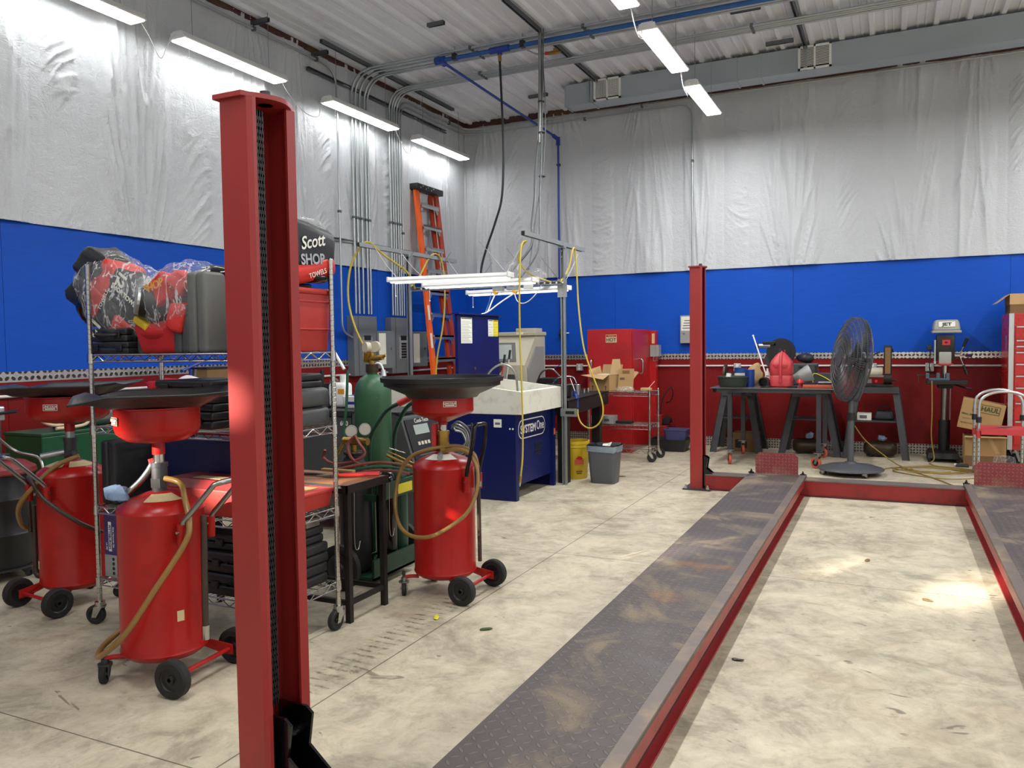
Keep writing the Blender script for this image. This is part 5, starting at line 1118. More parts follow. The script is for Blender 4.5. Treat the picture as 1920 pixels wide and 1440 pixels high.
    for k in range(2): W().cyl((2.945+k*.03, y0-.001, .665), (2.945+k*.03, y0-.003, .665), .009, seg=10).build('warning_dot', 'paper', t)
    W().prism([(x1+.0, -3.70, .52), (x1+.0, -3.665, .52), (x1+.0, -3.665, .58), (x1+.0, -3.70, .58)], (.002, 0, 0)).build('lock_tag', 'orange_caster', t, sm=0)
M['sink_grey'] = NT('sink_grey'); _q = M['sink_grey']; _v = _q.n('ShaderNodeTexVoronoi'); _q.put(_v.inputs[0], _q.coord()); _v.inputs['Scale'].default_value = 60
_q.bsdf(_q.mix(_q.ramp(_v.outputs[0], .2, .45), lin('7f827c'), lin('c6c7bd')), .5); M['sink_grey'] = _q.m
washer()
# strut frame: two posts with cross bars on top and a tie between them
def frame():
    t = T('light_frame', 'galvanised strut frame with two T-shaped posts carrying shop lights over the parts washer', 'strut frame', (2.2, -3.6, 0))
    def chan(nm, a, b, op, w=.041, m='strut'):
        a, b = V(a), V(b); d = (b-a).normalized(); up = V(op); s = d.cross(up).normalized(); h = w/2; th = .0035
        sec = [(-h, -h), (-h, h), (h, h), (h, -h), (h-.010, -h), (h-.010, -h+th), (h-th, -h+th), (h-th, h-th), (-h+th, h-th), (-h+th, -h+th), (-h+.010, -h+th), (-h+.010, -h)]
        return W().prism([a+s*p-up*q for p, q in sec], b-a).build(nm, m, t, sm=0)
    xr, xl, yp = 3.085, 1.36, -3.62
    chan('post', (xr, yp, .0), (xr, yp, 2.405), (0, -1, 0)); chan('post', (xl, -3.78, 0), (xl, -3.78, 2.405), (0, -1, 0))
    chan('top_bar', (xr, -4.58, 2.43), (xr, -3.03, 2.43), (0, 0, -1)); chan('top_bar', (xl, -4.68, 2.43), (xl, -2.75, 2.43), (0, 0, -1))
    tie = chan('tie_bar', (xl-.02, -3.70, 2.045), (xr+.0, -3.66, 2.045), (0, -1, 0))
    mb = W()
    for k in range(26): mb.cyl((xl+.12+k*.065, -3.722+.04*(k/26), 2.045), (xl+.12+k*.065, -3.716+.04*(k/26), 2.045), .010, seg=10)
    mb.build('slot_light_discs', 'white', tie, sm=0)  # white discs stand in for shop light shining through the tie bar holes
    W().bb(xr-.05, xr+.05, yp-.028, yp-.021, 1.90, 2.08).build('gusset_plate', 'strut', t, sm=0)
    for z in (1.93, 1.97, 2.03, 2.06, 2.30, 2.36): W().cyl((xr, yp-.024, z), (xr, yp-.034, z), .010, seg=6).build('bolt', 'steel', t)
    W().bb(xr-.03, xr+.14, yp-.03, yp-.012, .70, .78).build('clamp_plate', 'strut', t, sm=0); W().bb(xr+.025, xr+.12, yp-.034, yp-.030, .725, .755).build('clamp_slot', 'black', t, sm=0)
    W().bb(xr-.03, xr+.03, yp-.04, yp+.02, 2.39, 2.41).bb(xl-.03, xl+.03, -3.82, -3.74, 2.39, 2.41).build('tee_fitting', 'strut', t, sm=0)
    for x, y in ((2.42, -3.745), (2.58, -3.745)):
        b = W().box((x, y, 2.045), (.115, .05, .115), .004).build('junction_box', 'galv', t, sm=0); W().cyl((x, y-.025, 2.045), (x, y-.032, 2.045), .022, seg=12).build('knockout', 'steel', b)
    W().box((2.76, -3.75, 2.04), (.09, .045, .10), .004).build('outlet_box', 'white', t, sm=0)
    for x in (2.40, 2.62): W().box((x, -3.775, 1.965), (.05, .04, .03), .006, rot=(0, .4, 0)).build('plug', 'amber', t, sm=0)
    mb = W()
    for k in range(4): mb.cyl((xr+.02, yp-.02, 1.35+k*.05), (xr+.05, yp-.03, 1.36+k*.05), .006, seg=6)
    return t
frame()
def shop_light(c, rz, label, L=1.22):
    t = T('shop_light', label, 'shop light', c, rz, 'white shop lights hung over the parts washer')
    MB().prism([(-L/2, -.03, .045), (-L/2, .03, .045), (-L/2, .075, .015), (-L/2, .075, .0), (-L/2, -.075, .0), (-L/2, -.075, .015)], (L, 0, 0)).build('housing', 'white', t, sm=0)
    for s in (-1, 1): MB().cyl((-L/2+.02, s*.042, .0), (L/2-.02, s*.042, .0), .014, seg=12).build('tube', 'shop_lamp', t); MB().box((s*(L/2), 0, .022), (.02, .155, .05), .006).build('end_cap', 'white', t, sm=0)
    ld = bpy.data.lights.new('tube_lamp', 'AREA'); ld.shape = 'RECTANGLE'; ld.size = L-.06; ld.size_y = .10; ld.energy = 3
    lo = bpy.data.objects.new('tube_lamp', ld); COL.objects.link(lo); lo.location = (0, 0, -.016); lo.parent = t
    MB().cyl((-L/2+.08, -.06, -.0), (-L/2+.08, -.06, -.13), .0018, seg=5).sph((-L/2+.08, -.06, -.14), .008, 8).build('pull_cord', 'white', t)
    for s in (-1, 1):
        P = [V((s*(L/2-.05), 0, .05)), V((s*(L/2-.3), .0, .34))]; MB().tube(P, .003, 5).build('hanging_chain', 'steel', t)
    return t
shop_light((2.33, -4.60, 2.045), .10, 'shop light nearest the camera over the parts washer, bag tied on its right end')
shop_light((2.38, -4.10, 2.025), .0, 'middle shop light over the parts washer')
shop_light((2.47, -3.40, 1.985), -.12, 'lowest shop light behind the strut tie bar over the parts washer')
for i, (c, lb) in enumerate((((2.93, -4.47, 2.125), 'clear plastic bag over the right end of the nearest shop light'), ((2.99, -4.02, 2.10), 'clear plastic bag over the right end of the middle shop light'))):
    mb = MB(); mb.sph((0, 0, 0), (.075, .09, .07), 18); mb.jitter(.02, 14, i+3); o = mb.build('plastic_bag', 'bag_clear'); o.location = c; tag(o, lb, 'plastic bag')
# ------------------------------------------------------------------ yellow hoses, cords
def hz(name, label, P, r=.0085, m='yellow_hose', n=7, cat='hose', tip=None):
    t = T(name, label, cat, P[-1]); W().tube(P, r, 8, n).build('hose', m, t)
    if tip:
        a, b = V(P[-2]), V(P[-1]); d = (b-a).normalized(); W().cyl(b, b+d*.06, .012, seg=8).build('brass_end', 'brass', t); W().cyl(b+d*.055, b+d*.10, .009, seg=8).build('coupler', 'chrome', t)
    return t
hz('air_hose', 'yellow hose hanging straight down in front of the washer’s white sink', [(3.0, -3.74, 2.05), (2.88, -4.0, 2.12), (2.86, -4.2, 2.24), (2.92, -4.25, 2.33), (2.99, -4.38, 2.35), (3.07, -4.47, 2.37), (3.075, -4.60, 2.3), (3.08, -4.66, 1.9), (3.085, -4.67, 1.45), (3.095, -4.67, 1.05), (3.10, -4.67, .7), (3.09, -4.66, .42), (3.065, -4.65, .25)], tip=True)
hz('air_hose', 'yellow hose with blue blow gun looping down to the black welded bench', [(3.08, -3.68, 2.05), (3.10, -3.50, 2.2), (3.11, -3.42, 2.38), (3.10, -3.32, 2.41), (3.11, -3.30, 2.2), (3.13, -3.30, 1.8), (3.18, -3.30, 1.4), (3.27, -3.30, 1.12), (3.37, -3.30, .86), (3.385, -3.30, .70), (3.33, -3.30, .59), (3.24, -3.30, .55), (3.15, -3.28, .585), (3.10, -3.26, .66), (3.085, -3.24, .74)])
o = T('blow_gun', 'blue air blow gun standing on the edge of the black welded bench', 'blow gun', (3.06, -3.22, .86))
W().tube([(3.08, -3.235, .755), (3.07, -3.22, .83), (3.05, -3.2, .90)], .018, 8, 3).box((3.045, -3.2, .90), (.04, .03, .06), .008).build('body', 'blue_tool', o, sm=40); W().cyl((3.04, -3.19, .92), (2.95, -3.1, 1.06), .005, seg=8).build('nozzle', 'alum', o)
hz('air_hose', 'yellow hose draped over the left top bar towards the green cylinder', [(1.40, -3.72, 2.05), (1.46, -3.95, 2.2), (1.40, -4.3, 2.36), (1.36, -4.50, 2.47), (1.30, -4.58, 2.40), (1.20, -4.6, 2.2), (1.17, -4.6, 1.9), (1.22, -4.55, 1.6), (1.36, -4.5, 1.3), (1.46, -4.5, 1.1)], .0105)
hz('air_hose', 'yellow hose looped over the left top bar hanging in front of the orange ladder', [(1.30, -3.68, 2.06), (1.32, -3.5, 2.2), (1.37, -3.35, 2.43), (1.39, -3.22, 2.47), (1.40, -3.14, 2.40), (1.42, -3.12, 2.2), (1.42, -3.12, 1.9), (1.38, -3.12, 1.6), (1.33, -3.14, 1.35), (1.31, -3.16, 1.1), (1.33, -3.2, .9)], .0095)
cord('power_cord', 'white cord from the junction boxes down to the navy back panel, left of two', [(2.40, -3.78, 1.95), (2.39, -3.85, 1.86), (2.36, -3.88, 1.77), (2.30, -3.90, 1.742)], .007)
cord('power_cord', 'white cord slanting from the junction boxes to the navy back panel, right of two', [(2.62, -3.79, 1.95), (2.50, -3.86, 1.86), (2.38, -3.90, 1.77), (2.31, -3.92, 1.742)], .007)
cord('power_cord', 'white cord looping under the tie bar beside the right strut post', [(2.63, -3.80, 1.94), (2.66, -3.8, 1.87), (2.72, -3.8, 1.845), (2.79, -3.8, 1.87), (2.86, -3.78, 1.94), (2.88, -3.7, 2.02)], .005)
cord('power_cord', 'thin pale blue line from the lowest shop light to the navy back panel', [(2.22, -3.5, 1.99), (2.225, -3.6, 1.85), (2.23, -3.7, 1.742)], .005, 'blue_pipe')
for a, b, lb in (((1.40, -4.45, 2.42), (1.78, -4.66, 2.10), 'left end of the nearest shop light'), ((1.40, -4.0, 2.42), (1.80, -4.1, 2.08), 'left end of the middle shop light'), ((3.09, -3.15, 2.42), (3.02, -3.45, 2.04), 'right end of the lowest shop light'), ((1.38, -2.95, 2.42), (1.88, -3.33, 2.05), 'left end of the lowest shop light'), ((3.07, -4.5, 2.42), (2.9, -4.53, 2.10), 'right end of the nearest shop light')):
    a, b = V(a), V(b); cord('hanging_cord', 'thin white cord tying the %s to a top bar' % lb, [a, a.lerp(b, .5)-V((0, 0, .02)), b], .0035)
# ------------------------------------------------------------------ black welded bench, bins
BK = T('steel_bench', 'heavy black welded steel bench between the parts washer and the red oven', 'bench', (2.75, -2.35, 0))
sl = [(3.07, -3.66), (3.13, -3.60), (3.03, -1.86), (2.30, -1.86), (2.30, -3.55)]
W().prism([(x, y, .84) for x, y in ((3.11, -3.58), (2.98, -1.9), (2.36, -1.9), (2.36, -3.58))], (0, 0, .015)).build('top', 'bench_black', BK, sm=0)
W().prism([(3.11, -3.58, .70), (2.98, -1.9, .70), (2.98, -1.9, .855), (3.11, -3.58, .855)], (-.012, 0, 0)).bb(2.36, 3.11, -3.58, -3.565, .70, .855).build('apron', 'bench_black', BK, sm=0)
for x, y in ((3.03, -3.50), (2.87, -2.02), (2.42, -3.5), (2.42, -2.0)): W().bb(x-.05, x+.05, y-.05, y+.05, 0, .84).build('leg', 'bench_black', BK, sm=0)
o = T('parts_bucket', 'dark steel pot with shiny rim on the black welded bench', 'pot', (2.84, -3.15, .856)); MB().lathe([(0, 0), (.12, 0), (.135, .015), (.135, .13), (.145, .135), (.145, .145), (.128, .145), (.128, .02), (0, .02)], seg=28).build('pot', 'bench_black', o); MB().torus((0, 0, .14), .14, .006, seg=28).build('rim', 'chrome', o)
o = T('bench_vise', 'dark vise with curved chrome handle on the black welded bench', 'vise', (2.55, -2.75, .856)); MB().box((0, 0, .06), (.18, .24, .12), .015).box((0, -.06, .15), (.2, .05, .09), .01).box((0, .06, .15), (.2, .05, .09), .01).build('jaws', 'bench_black', o, sm=0); MB().tube([(.1, -.14, .12), (.2, -.16, .2), (.34, -.14, .21), (.38, -.12, .14)], .012, 8, 6).build('handle', 'chrome', o); MB().tube([(-.1, -.14, .1), (0, -.2, .26), (.12, -.2, .3), (.2, -.16, .22)], .010, 8, 6).build('hose_line', 'steel', o)
o = T('steel_can', 'plain grey steel can on the black welded bench left of the carton', 'can', (2.89, -2.75, .856)); MB().cyl((0, 0, 0), (0, 0, .12), .045, seg=22).build('body', 'steel', o); MB().torus((0, 0, .119), .044, .004).build('rim', 'steel', o)
for k in range(7):
    o = T('socket', 'small chrome socket in a row on the black welded bench', 'socket', (2.80+.025*(k % 2), -2.55+.07*k, .856), 0, 'chrome sockets on the bench'); MB().cyl((0, 0, 0), (0, 0, .045+.004*(k % 3)), .018, seg=12).build('barrel', 'chrome', o); MB().cyl((0, 0, .03), (0, 0, .05+.004*(k % 3)), .012, seg=8).build('drive_end', 'black', o)
o = T('yellow_bucket', 'yellow plastic bucket with red printed symbol on the floor under the bench', 'bucket', (3.02, -3.16, 0))
MB().lathe([(0, 0), (.125, 0), (.13, .01), (.15, .33), (.155, .335), (.155, .35), (.150, .352), (.152, .37), (.157, .372), (.157, .40), (.145, .40), (.14, .34), (.12, .02), (0, .02)], seg=32).build('pail', 'yellow', o)
# print on the visible side
for k, (z, h, m) in enumerate(((.16, .05, 'orange_caster'), (.215, .03, 'bright_red'), (.08, .012, 'card_dark'), (.055, .012, 'card_dark'))):
    n = V((.62, -.78, 0)).normalized(); r_ = V((-n.y, n.x, 0)); c = V((3.02, -3.16, z))+n*(.134+.06*z); w = .05-.008*k
    W().prism([c-r_*w, c+r_*w, c+r_*(w*.4 if k == 1 else w)+V((0, 0, h))+n*.004, c-r_*(w*.4 if k == 1 else w)+V((0, 0, h))+n*.004], n*.002).build('print_mark', m, o, sm=0)
o = T('waste_bin', 'grey plastic waste bin with black liner folded over its rim', 'waste bin', (3.415, -3.34, 0))
def rrect(w, d, r, z, n=5): return [V((sx*(w/2-r)+r*math.cos(a), sy*(d/2-r)+r*math.sin(a), z)) for sx, sy, a0 in ((1, 1, 0), (-1, 1, 90), (-1, -1, 180), (1, -1, 270)) for a in [math.radians(a0+90*k/n) for k in range(n+1)]]
def loft(mb, rings, cap0=True):
    vs = [[mb.b.verts.new(p) for p in r] for r in rings]; n = len(vs[0])
    for A, B in zip(vs, vs[1:]):
        for i in range(n): mb.b.faces.new((A[i], A[(i+1) % n], B[(i+1) % n], B[i]))
    if cap0: mb.b.faces.new(vs[0][::-1])
    return mb
loft(MB(), [rrect(.25, .18, .04, 0), rrect(.262, .19, .04, .01), rrect(.315, .235, .045, .37), rrect(.305, .225, .045, .37), rrect(.25, .18, .04, .02)]).build('bin', 'trash_grey', o)
def wob(r, k, amp=.006): return [p+V((amp*math.sin(i*2.3+k), amp*math.cos(i*1.7+k*2), amp*1.2*math.sin(i*1.1+k*3))) for i, p in enumerate(r)]
loft(MB(), [wob(rrect(.322, .242, .05, .325), 1), wob(rrect(.332, .252, .05, .36), 2), wob(rrect(.335, .255, .05, .385), 3, .004)], False).build('liner_cuff', 'liner_grey', o, sm=70)
loft(MB(), [wob(rrect(.335, .255, .05, .385), 3, .004), wob(rrect(.33, .25, .05, .395), 5), wob(rrect(.29, .21, .045, .37), 5, .008), wob(rrect(.26, .18, .04, .25), 6, .01)], False).build('liner', 'liner', o, sm=70)
MB().prism([(-.04, -.02, .30), (.03, -.04, .30), (.07, .02, .41), (.02, .04, .39), (-.03, .03, .385)], (0, .006, .01)).build('paper_scrap', 'paper', o, sm=0)
# ------------------------------------------------------------------ along the back wall, left to right
o = T('blast_cabinet', 'beige sandblasting cabinet with slanted window behind the parts washer', 'blast cabinet', (1.38, -1.3, 0))
sec = [(-1.66, .62), (-1.66, 1.16), (-1.34, 1.50), (-1.30, 1.56), (-.98, 1.56), (-.98, .62), (-1.2, .30), (-1.4, .30)]
W().prism([(1.0, y, z) for y, z in sec], (.76, 0, 0)).build('cabinet', 'beige', o, sm=0)
W().bb(.98, 1.78, -1.35, -.97, 1.55, 1.60, .008).build('top_cover', 'beige', o, sm=0); W().bb(1.46, 1.74, -1.28, -1.02, 1.6, 1.65, .006).cyl((1.6, -1.15, 1.6), (1.6, -1.15, 1.64), .12, seg=20).build('filter_box', 'beige', o, sm=30)
u = V((0, .32, .34)).normalized(); n = V((0, -.34, .32)).normalized()
def bp(x, t, d=.002): return V((x, -1.66, 1.16))+u*t+n*d
W().prism([bp(1.04, .06), bp(1.62, .06), bp(1.50, .40), bp(1.04, .40)], n*.008).build('window_gasket', 'case_grey', o, sm=0); W().prism([bp(1.08, .10, .011), bp(1.55, .10, .011), bp(1.46, .36, .011), bp(1.08, .36, .011)], n*.003).build('window_pane', 'screen', o, sm=0)
sd_ = [(-1.56, .70), (-1.60, 1.12), (-1.33, 1.40), (-1.05, 1.40), (-1.05, .70)]
W().prism([(1.761, y, z) for y, z in sd_], (.012, 0, 0)).build('side_door', 'grey_box', o, sm=0); W().prism([(1.774, -1.5+(y+1.5)*.85, .74+(z-.7)*.88) for y, z in sd_], (.006, 0, 0)).build('door_panel', 'grey_box', o, sm=0)
W().bb(1.50, 1.62, -1.664, -1.66, .98, 1.04).build('rating_plate', 'case_dark', o, sm=0); W().bb(1.50, 1.60, -1.352, -1.35, 1.565, 1.595).build('maker_plate', 'paper', o, sm=0)
for k in range(5): W().cyl((1.70, -1.66, .75+.09*k), (1.70, -1.666, .75+.09*k), .007, seg=8).build('rivet', 'steel', o)
for x in (1.03, 1.72):
    for y in (-1.6, -1.03): W().bb(x-.02, x+.02, y-.02, y+.02, 0, .64).build('leg', 'beige', o, sm=0)
for x, m, lb, h in ((1.42, 'bright_red', 'red-handled brush leaning on the beige blast cabinet', 1.30), (1.50, 'alum', 'silver-handled squeegee leaning on the beige blast cabinet', 1.36)):
    q = T('long_brush', lb, 'brush', (x, -1.9, 0)); W().cyl((x-.03, -1.93, .03), (x+.05, -1.695, h-.12), .011, seg=8).build('handle', m, q); W().cyl((x+.05, -1.695, h-.12), (x+.06, -1.675, h), .015, seg=10).build('grip', 'black', q); W().bb(x-.15, x+.09, -1.95, -1.91, 0, .04).build('head', 'black', q, sm=0)
OV = T('parts_oven', 'tall red steel oven cabinet with HOT sign and two chrome handles', 'oven', (2.73, -.62, 0))
W().bb(2.44, 3.02, -1.10, -.16, .0, 1.615, .006).build('body', 'oven_red', OV, sm=0); W().bb(2.43, 3.03, -1.118, -1.10, .06, 1.615, .004).build('front_door', 'oven_red', OV, sm=0)
W().bb(3.02, 3.034, -1.06, -.22, .06, 1.60, .003).build('side_panel', 'oven_red', OV, sm=0); W().bb(3.0, 3.115, -.24, -.12, .05, 1.60, .004).build('control_column', 'oven_red', OV, sm=0)
s = W().bb(2.685, 2.835, -1.122, -1.118, 1.44, 1.545).build('hot_sign', 'label_tan', OV, sm=0); W().bb(2.69, 2.83, -1.1235, -1.122, 1.515, 1.538).build('sign_band', 'oven_red', s, sm=0)
text('sign_lettering', 'CAUTION', .018, 'label_tan', s, (2.76, -1.125, 1.526), (1, 0, 0), (0, 0, 1)); text('sign_lettering', 'HOT', .062, 'print_brown', s, (2.76, -1.124, 1.475), (1, 0, 0), (0, 0, 1), bold=.001)
for P in ([(2.50, -1.115, 1.02), (2.50, -1.18, 1.03), (2.50, -1.18, 1.21), (2.50, -1.115, 1.22)], [(3.03, -.80, 1.02), (3.09, -.80, 1.03), (3.09, -.80, 1.21), (3.03, -.80, 1.22)]):
    W().tube(fillet(P, .04), .012, 10).build('handle', 'chrome', OV)
W().bb(3.115, 3.16, -.26, -.12, 1.24, 1.40, .004).bb(3.04, 3.115, -.262, -.24, 1.24, 1.40).build('switch_box', 'grey_box', OV, sm=0); W().bb(3.06, 3.10, -.243, -.240, 1.42, 1.56).build('spec_plate', 'label_tan', OV, sm=0)
W().tube([(3.09, -.26, 1.24), (3.10, -.3, 1.18), (3.16, -.3, 1.19)], .006, 6, 4).build('switch_cable', 'steel', OV)
o = T('pump_unit', 'small red pump with black motor on the floor right of the red oven', 'pump', (3.22, -.32, 0))
MB().bb(-.09, .10, -.14, .14, 0, .30, .008).build('tank', 'paint_red', o, sm=0); MB().bb(-.08, .02, -.1, .1, .30, .44, .006).build('head', 'paint_red', o, sm=0); MB().cyl((.07, -.06, .36), (.07, .1, .36), .05, seg=16).build('motor', 'black', o); MB().tube([(-.02, -.02, .44), (0, -.02, .62), (.06, -.01, .75), (.12, .02, .82), (.14, .06, .72), (.09, .08, .62), (.03, .1, .6)], .008, 8, 6).build('hose', 'black', o); MB().tube([(.05, .02, .44), (.14, .1, .3), (.24, .12, .12), (.3, .1, .01)], .006, 6, 5).build('cable', 'black', o)
o = T('storage_bin', 'wide black plastic bin on the floor below the purple tub', 'bin', (3.42, -.66, 0)); loft(MB(), [rrect(.42, .32, .03, 0), rrect(.48, .36, .03, .15), rrect(.5, .38, .03, .15), rrect(.5, .38, .03, .16), rrect(.46, .34, .03, .16), rrect(.4, .3, .03, .02)]).build('bin', 'black', o, sm=30)
o = T('storage_bin', 'purple-grey plastic tub stacked on the black bin beside the far lift column', 'bin', (3.50, -.62, .03)); loft(MB(), [rrect(.24, .2, .03, 0), rrect(.3, .25, .03, .24), rrect(.32, .27, .03, .24), rrect(.32, .27, .03, .255), rrect(.28, .23, .03, .255), rrect(.22, .18, .03, .02)]).build('tub', 'bin_purple', o, sm=30); MB().bb(-.06, .06, -.122, -.116, .06, .11).build('label', 'paper', o, sm=0)
o = T('disconnect_box', 'grey electrical disconnect box with white label partly hidden by the far lift column', 'electrical box', (3.53, -.08, 1.42)); MB().bb(-.10, .10, -.05, .055, 0, .38, .004).build('box', 'grey_box', o, sm=0); MB().bb(-.085, .085, -.0525, -.05, .17, .365).build('label', 'paper', o, sm=0); MB().cyl((-.05, -.05, .13), (-.05, -.056, .13), .016, seg=12).build('key_lock', 'chrome', o); MB().bb(.10, .125, -.04, -.01, .2, .3).build('lever', 'black', o, sm=0)
for k in range(4): MB().bb(-.07+.01*k, .06-.01*(k % 2), -.0535, -.0525, .20+.035*k, .212+.035*k).build('label_print', 'case_grey', bpy.data.objects['disconnect_box'], sm=0)
# chrome utility cart
UC = T('wire_cart', 'three-tier chrome wire cart holding an open cardboard carton', 'cart', (3.08, -1.63, 0))
for x in (-.385, .385):
    for y in (-.20, .20):
        rack_post(UC, x, y, .12, .87); caster(UC, (x, y, 0), .058, .7 if x > 0 else 2.4, True, 'rubber', 'chrome', .125, .03)
for z in (.84, .44, .15): wire_shelf(UC, -.385, .385, -.20, .20, z, .048, nw=30)
CB = T('cardboard_carton', 'open cardboard carton with flaps up on top of the chrome cart', 'carton', (2.86, -1.66, .846), math.radians(-18))
cw, cd_, ch, th = .30, .26, .20, .004
mb = MB(); mb.bb(-cw/2, cw/2, -cd_/2, cd_/2, 0, th); mb.bb(-cw/2, cw/2, -cd_/2, -cd_/2+th, 0, ch); mb.bb(-cw/2, cw/2, cd_/2-th, cd_/2, 0, ch); mb.bb(-cw/2, -cw/2+th, -cd_/2, cd_/2, 0, ch); mb.bb(cw/2-th, cw/2, -cd_/2, cd_/2, 0, ch); mb.build('body', 'card', CB, sm=0)
def flap(P, v): MB().prism(P, v).build('flap', 'card_light', CB, sm=0)
flap([(-cw/2, -cd_/2, ch), (cw/2, -cd_/2, ch), (cw/2-.01, -cd_/2-.11, ch-.055), (-cw/2-.03, -cd_/2-.13, ch-.005)], (0, 0, .004)); flap([(-cw/2, cd_/2, ch), (cw/2, cd_/2, ch), (cw/2, cd_/2+.03, ch+.12), (-cw/2, cd_/2+.03, ch+.12)], (0, .004, 0))
flap([(cw/2, -cd_/2+.02, ch), (cw/2, cd_/2, ch), (cw/2-.04, cd_/2+.02, ch+.19), (cw/2-.04, -.0, ch+.19)], (.004, 0, 0)); flap([(-cw/2, -cd_/2, ch), (-cw/2, cd_/2, ch), (-cw/2-.03, cd_/2, ch+.10), (-cw/2-.03, -cd_/2+.03, ch+.06)], (.004, 0, 0))
MB().bb(-.09, .09, -.06, .09, .15, .205, .008).build('white_contents', 'paper', CB, sm=0)
for x in (.10, -.10): MB().prism([(x-.006, -cd_/2-.001, .01), (x+.006, -cd_/2-.001, .01), (x+.006, -cd_/2-.001, .05), (x+.016, -cd_/2-.001, .05), (x, -cd_/2-.001, .068), (x-.016, -cd_/2-.001, .05), (x-.006, -cd_/2-.001, .05)], (0, .0008, 0)).build('arrow_mark', 'print_brown', CB, sm=0)
o = T('cardboard_sheet', 'printed cardboard piece standing right of the open carton on the cart', 'cardboard', (3.12, -1.70, .846), math.radians(12)); MB().prism([(-.09, 0, 0), (.10, 0, 0), (.115, .03, .27), (-.07, .03, .27)], (0, .012, 0)).build('panel', 'card', o, sm=0); MB().prism([(.105, .02, .14), (.17, .05, .23), (.115, .03, .24)], (0, .004, 0)).build('flap', 'card_light', o, sm=0)
for k in range(3): MB().prism([(-.03, .0235+.002*k, .215+.014*k), (.06, .0235+.002*k, .215+.014*k), (.06, .0235+.002*k, .221+.014*k), (-.03, .0235+.002*k, .221+.014*k)], (0, -.003, 0)).build('print_line', 'print_brown', o, sm=0)
for k in range(2): MB().prism([(-.06, .013+.002*k, .14+.014*k), (.0, .013+.002*k, .14+.014*k), (.0, .013+.002*k, .147+.014*k), (-.06, .013+.002*k, .147+.014*k)], (0, -.003, 0)).build('print_line', 'print_brown', o, sm=0)
mb = MB(); mb.sph((0, 0, .03), (.13, .06, .035), 18); mb.jitter(.015, 14, 2); o = mb.build('plastic_bag', 'bag_clear'); o.location = (3.15, -1.79, .85); tag(o, 'flattened clear plastic bag on the top shelf of the chrome cart', 'plastic bag')
o = T('sponge_block', 'tan sponge block with a thin rod on the right end of the chrome cart', 'sponge', (3.38, -1.66, .846)); MB().box((0, 0, .02), (.13, .08, .04), .01).build('block', 'card_light', o, sm=30); MB().cyl((.03, 0, .035), (.10, .02, .12), .003, seg=6).build('rod', 'white', o)
for x, lb in ((2.79, 'white carton with blue print on the middle shelf, left of two'), (2.935, 'pale grey carton on the middle shelf, right of two')):
    o = T('small_carton', lb, 'box', (x, -1.72, .446)); MB().bb(-.07, .07, -.09, .09, 0, .095).build('body', 'white' if x < 2.9 else 'grey_box', o, sm=0); MB().bb(-.045, .02, -.0915, -.09, .03, .06).build('print', 'blue_tool' if x < 2.9 else 'case_dark', o, sm=0)
o = MB().bb(-.1, .1, -.06, .06, 0, .035, .006).build('tool_pouch', 'black', sm=0); o.location = (3.12, -1.70, .446); tag(o, 'flat black pouch on the middle shelf of the chrome cart', 'pouch')
# ------------------------------------------------------------------ work table on casters and what is on it
WT = T('work_table', 'steel work table on orange casters right of the far lift column', 'table', (4.85, -1.2, 0))
W().bb(4.16, 5.51, -1.72, -.68, .890, .900).build('top', 'steel', WT, sm=0); W().bb(4.19, 5.48, -1.70, -1.66, .845, .89).bb(4.19, 5.48, -.74, -.70, .845, .89).bb(4.19, 4.23, -1.7, -.7, .845, .89).bb(5.44, 5.48, -1.7, -.7, .845, .89).build('frame', 'dark_steel', WT, sm=0)
for x in (4.38, 5.35):
    for y in (-1.66, -.74): W().bb(x-.025, x+.025, y-.025, y+.025, .175, .85).build('leg', 'dark_steel', WT, sm=0); caster(WT, (x-4.85, y+1.2, 0), .062, 1.9 if x < 5 else 2.6, True, 'orange_caster', 'steel', .175, .032); W().bb(x-.055, x+.055, y-.05, y+.05, .172, .18).build('caster_plate', 'steel', WT, sm=0)
ZT = .9005
def at(name, label, cat, x, y, rz=0., z=None): return T(name, label, cat, (x, y, ZT if z is None else z), rz)
o = at('drain_pan', 'round dark green pan with odds and ends on the left of the work table', 'pan', 4.385, -1.50); MB().lathe([(0, 0), (.145, 0), (.155, .01), (.175, .11), (.185, .115), (.183, .125), (.168, .12), (.148, .02), (0, .015)], seg=32).build('pan', 'olive', o)
MB().cyl((-.06, 0, .03), (-.05, .02, .155), .03, seg=12).build('spray_nozzle', 'paper', o)
o = at('coffee_can', 'blue, white and orange can behind the dark green pan', 'can', 4.43, -1.24); MB().cyl((0, 0, 0), (0, 0, .10), .072, seg=24).build('lower_band', 'orange_caster', o); MB().cyl((0, 0, .10), (0, 0, .155), .0722, seg=24).build('white_band', 'paper', o); MB().cyl((0, 0, .155), (0, 0, .205), .073, seg=24).build('blue_band', 'blue_pipe', o); MB().cyl((0, 0, .205), (0, 0, .215), .075, seg=24).build('lid', 'blue_tool', o)
o = at('paint_can', 'dark blue can beside the coffee can on the work table', 'can', 4.565, -1.42); MB().cyl((0, 0, 0), (0, 0, .195), .055, seg=22).build('body', 'blue_can', o); MB().torus((0, 0, .195), .052, .004).build('rim', 'blue_tool', o)
blob((4.58, -1.14, ZT), (.09, .05, .13), 'card_light', 'paper_bag', 'crumpled brown paper bag behind the dark blue can', 'bag', .03, 12, 8)
o = at('angle_grinder', 'worn grinding disc tool standing at the far left end of the work table', 'grinder', 4.24, -1.18); MB().cyl((-.01, 0, .13), (.012, 0, .13), .13, seg=26).build('disc', 'rust_tank', o); MB().cyl((.0, .0, .13), (.13, .03, .10), .04, seg=14).build('motor', 'bench_black', o)
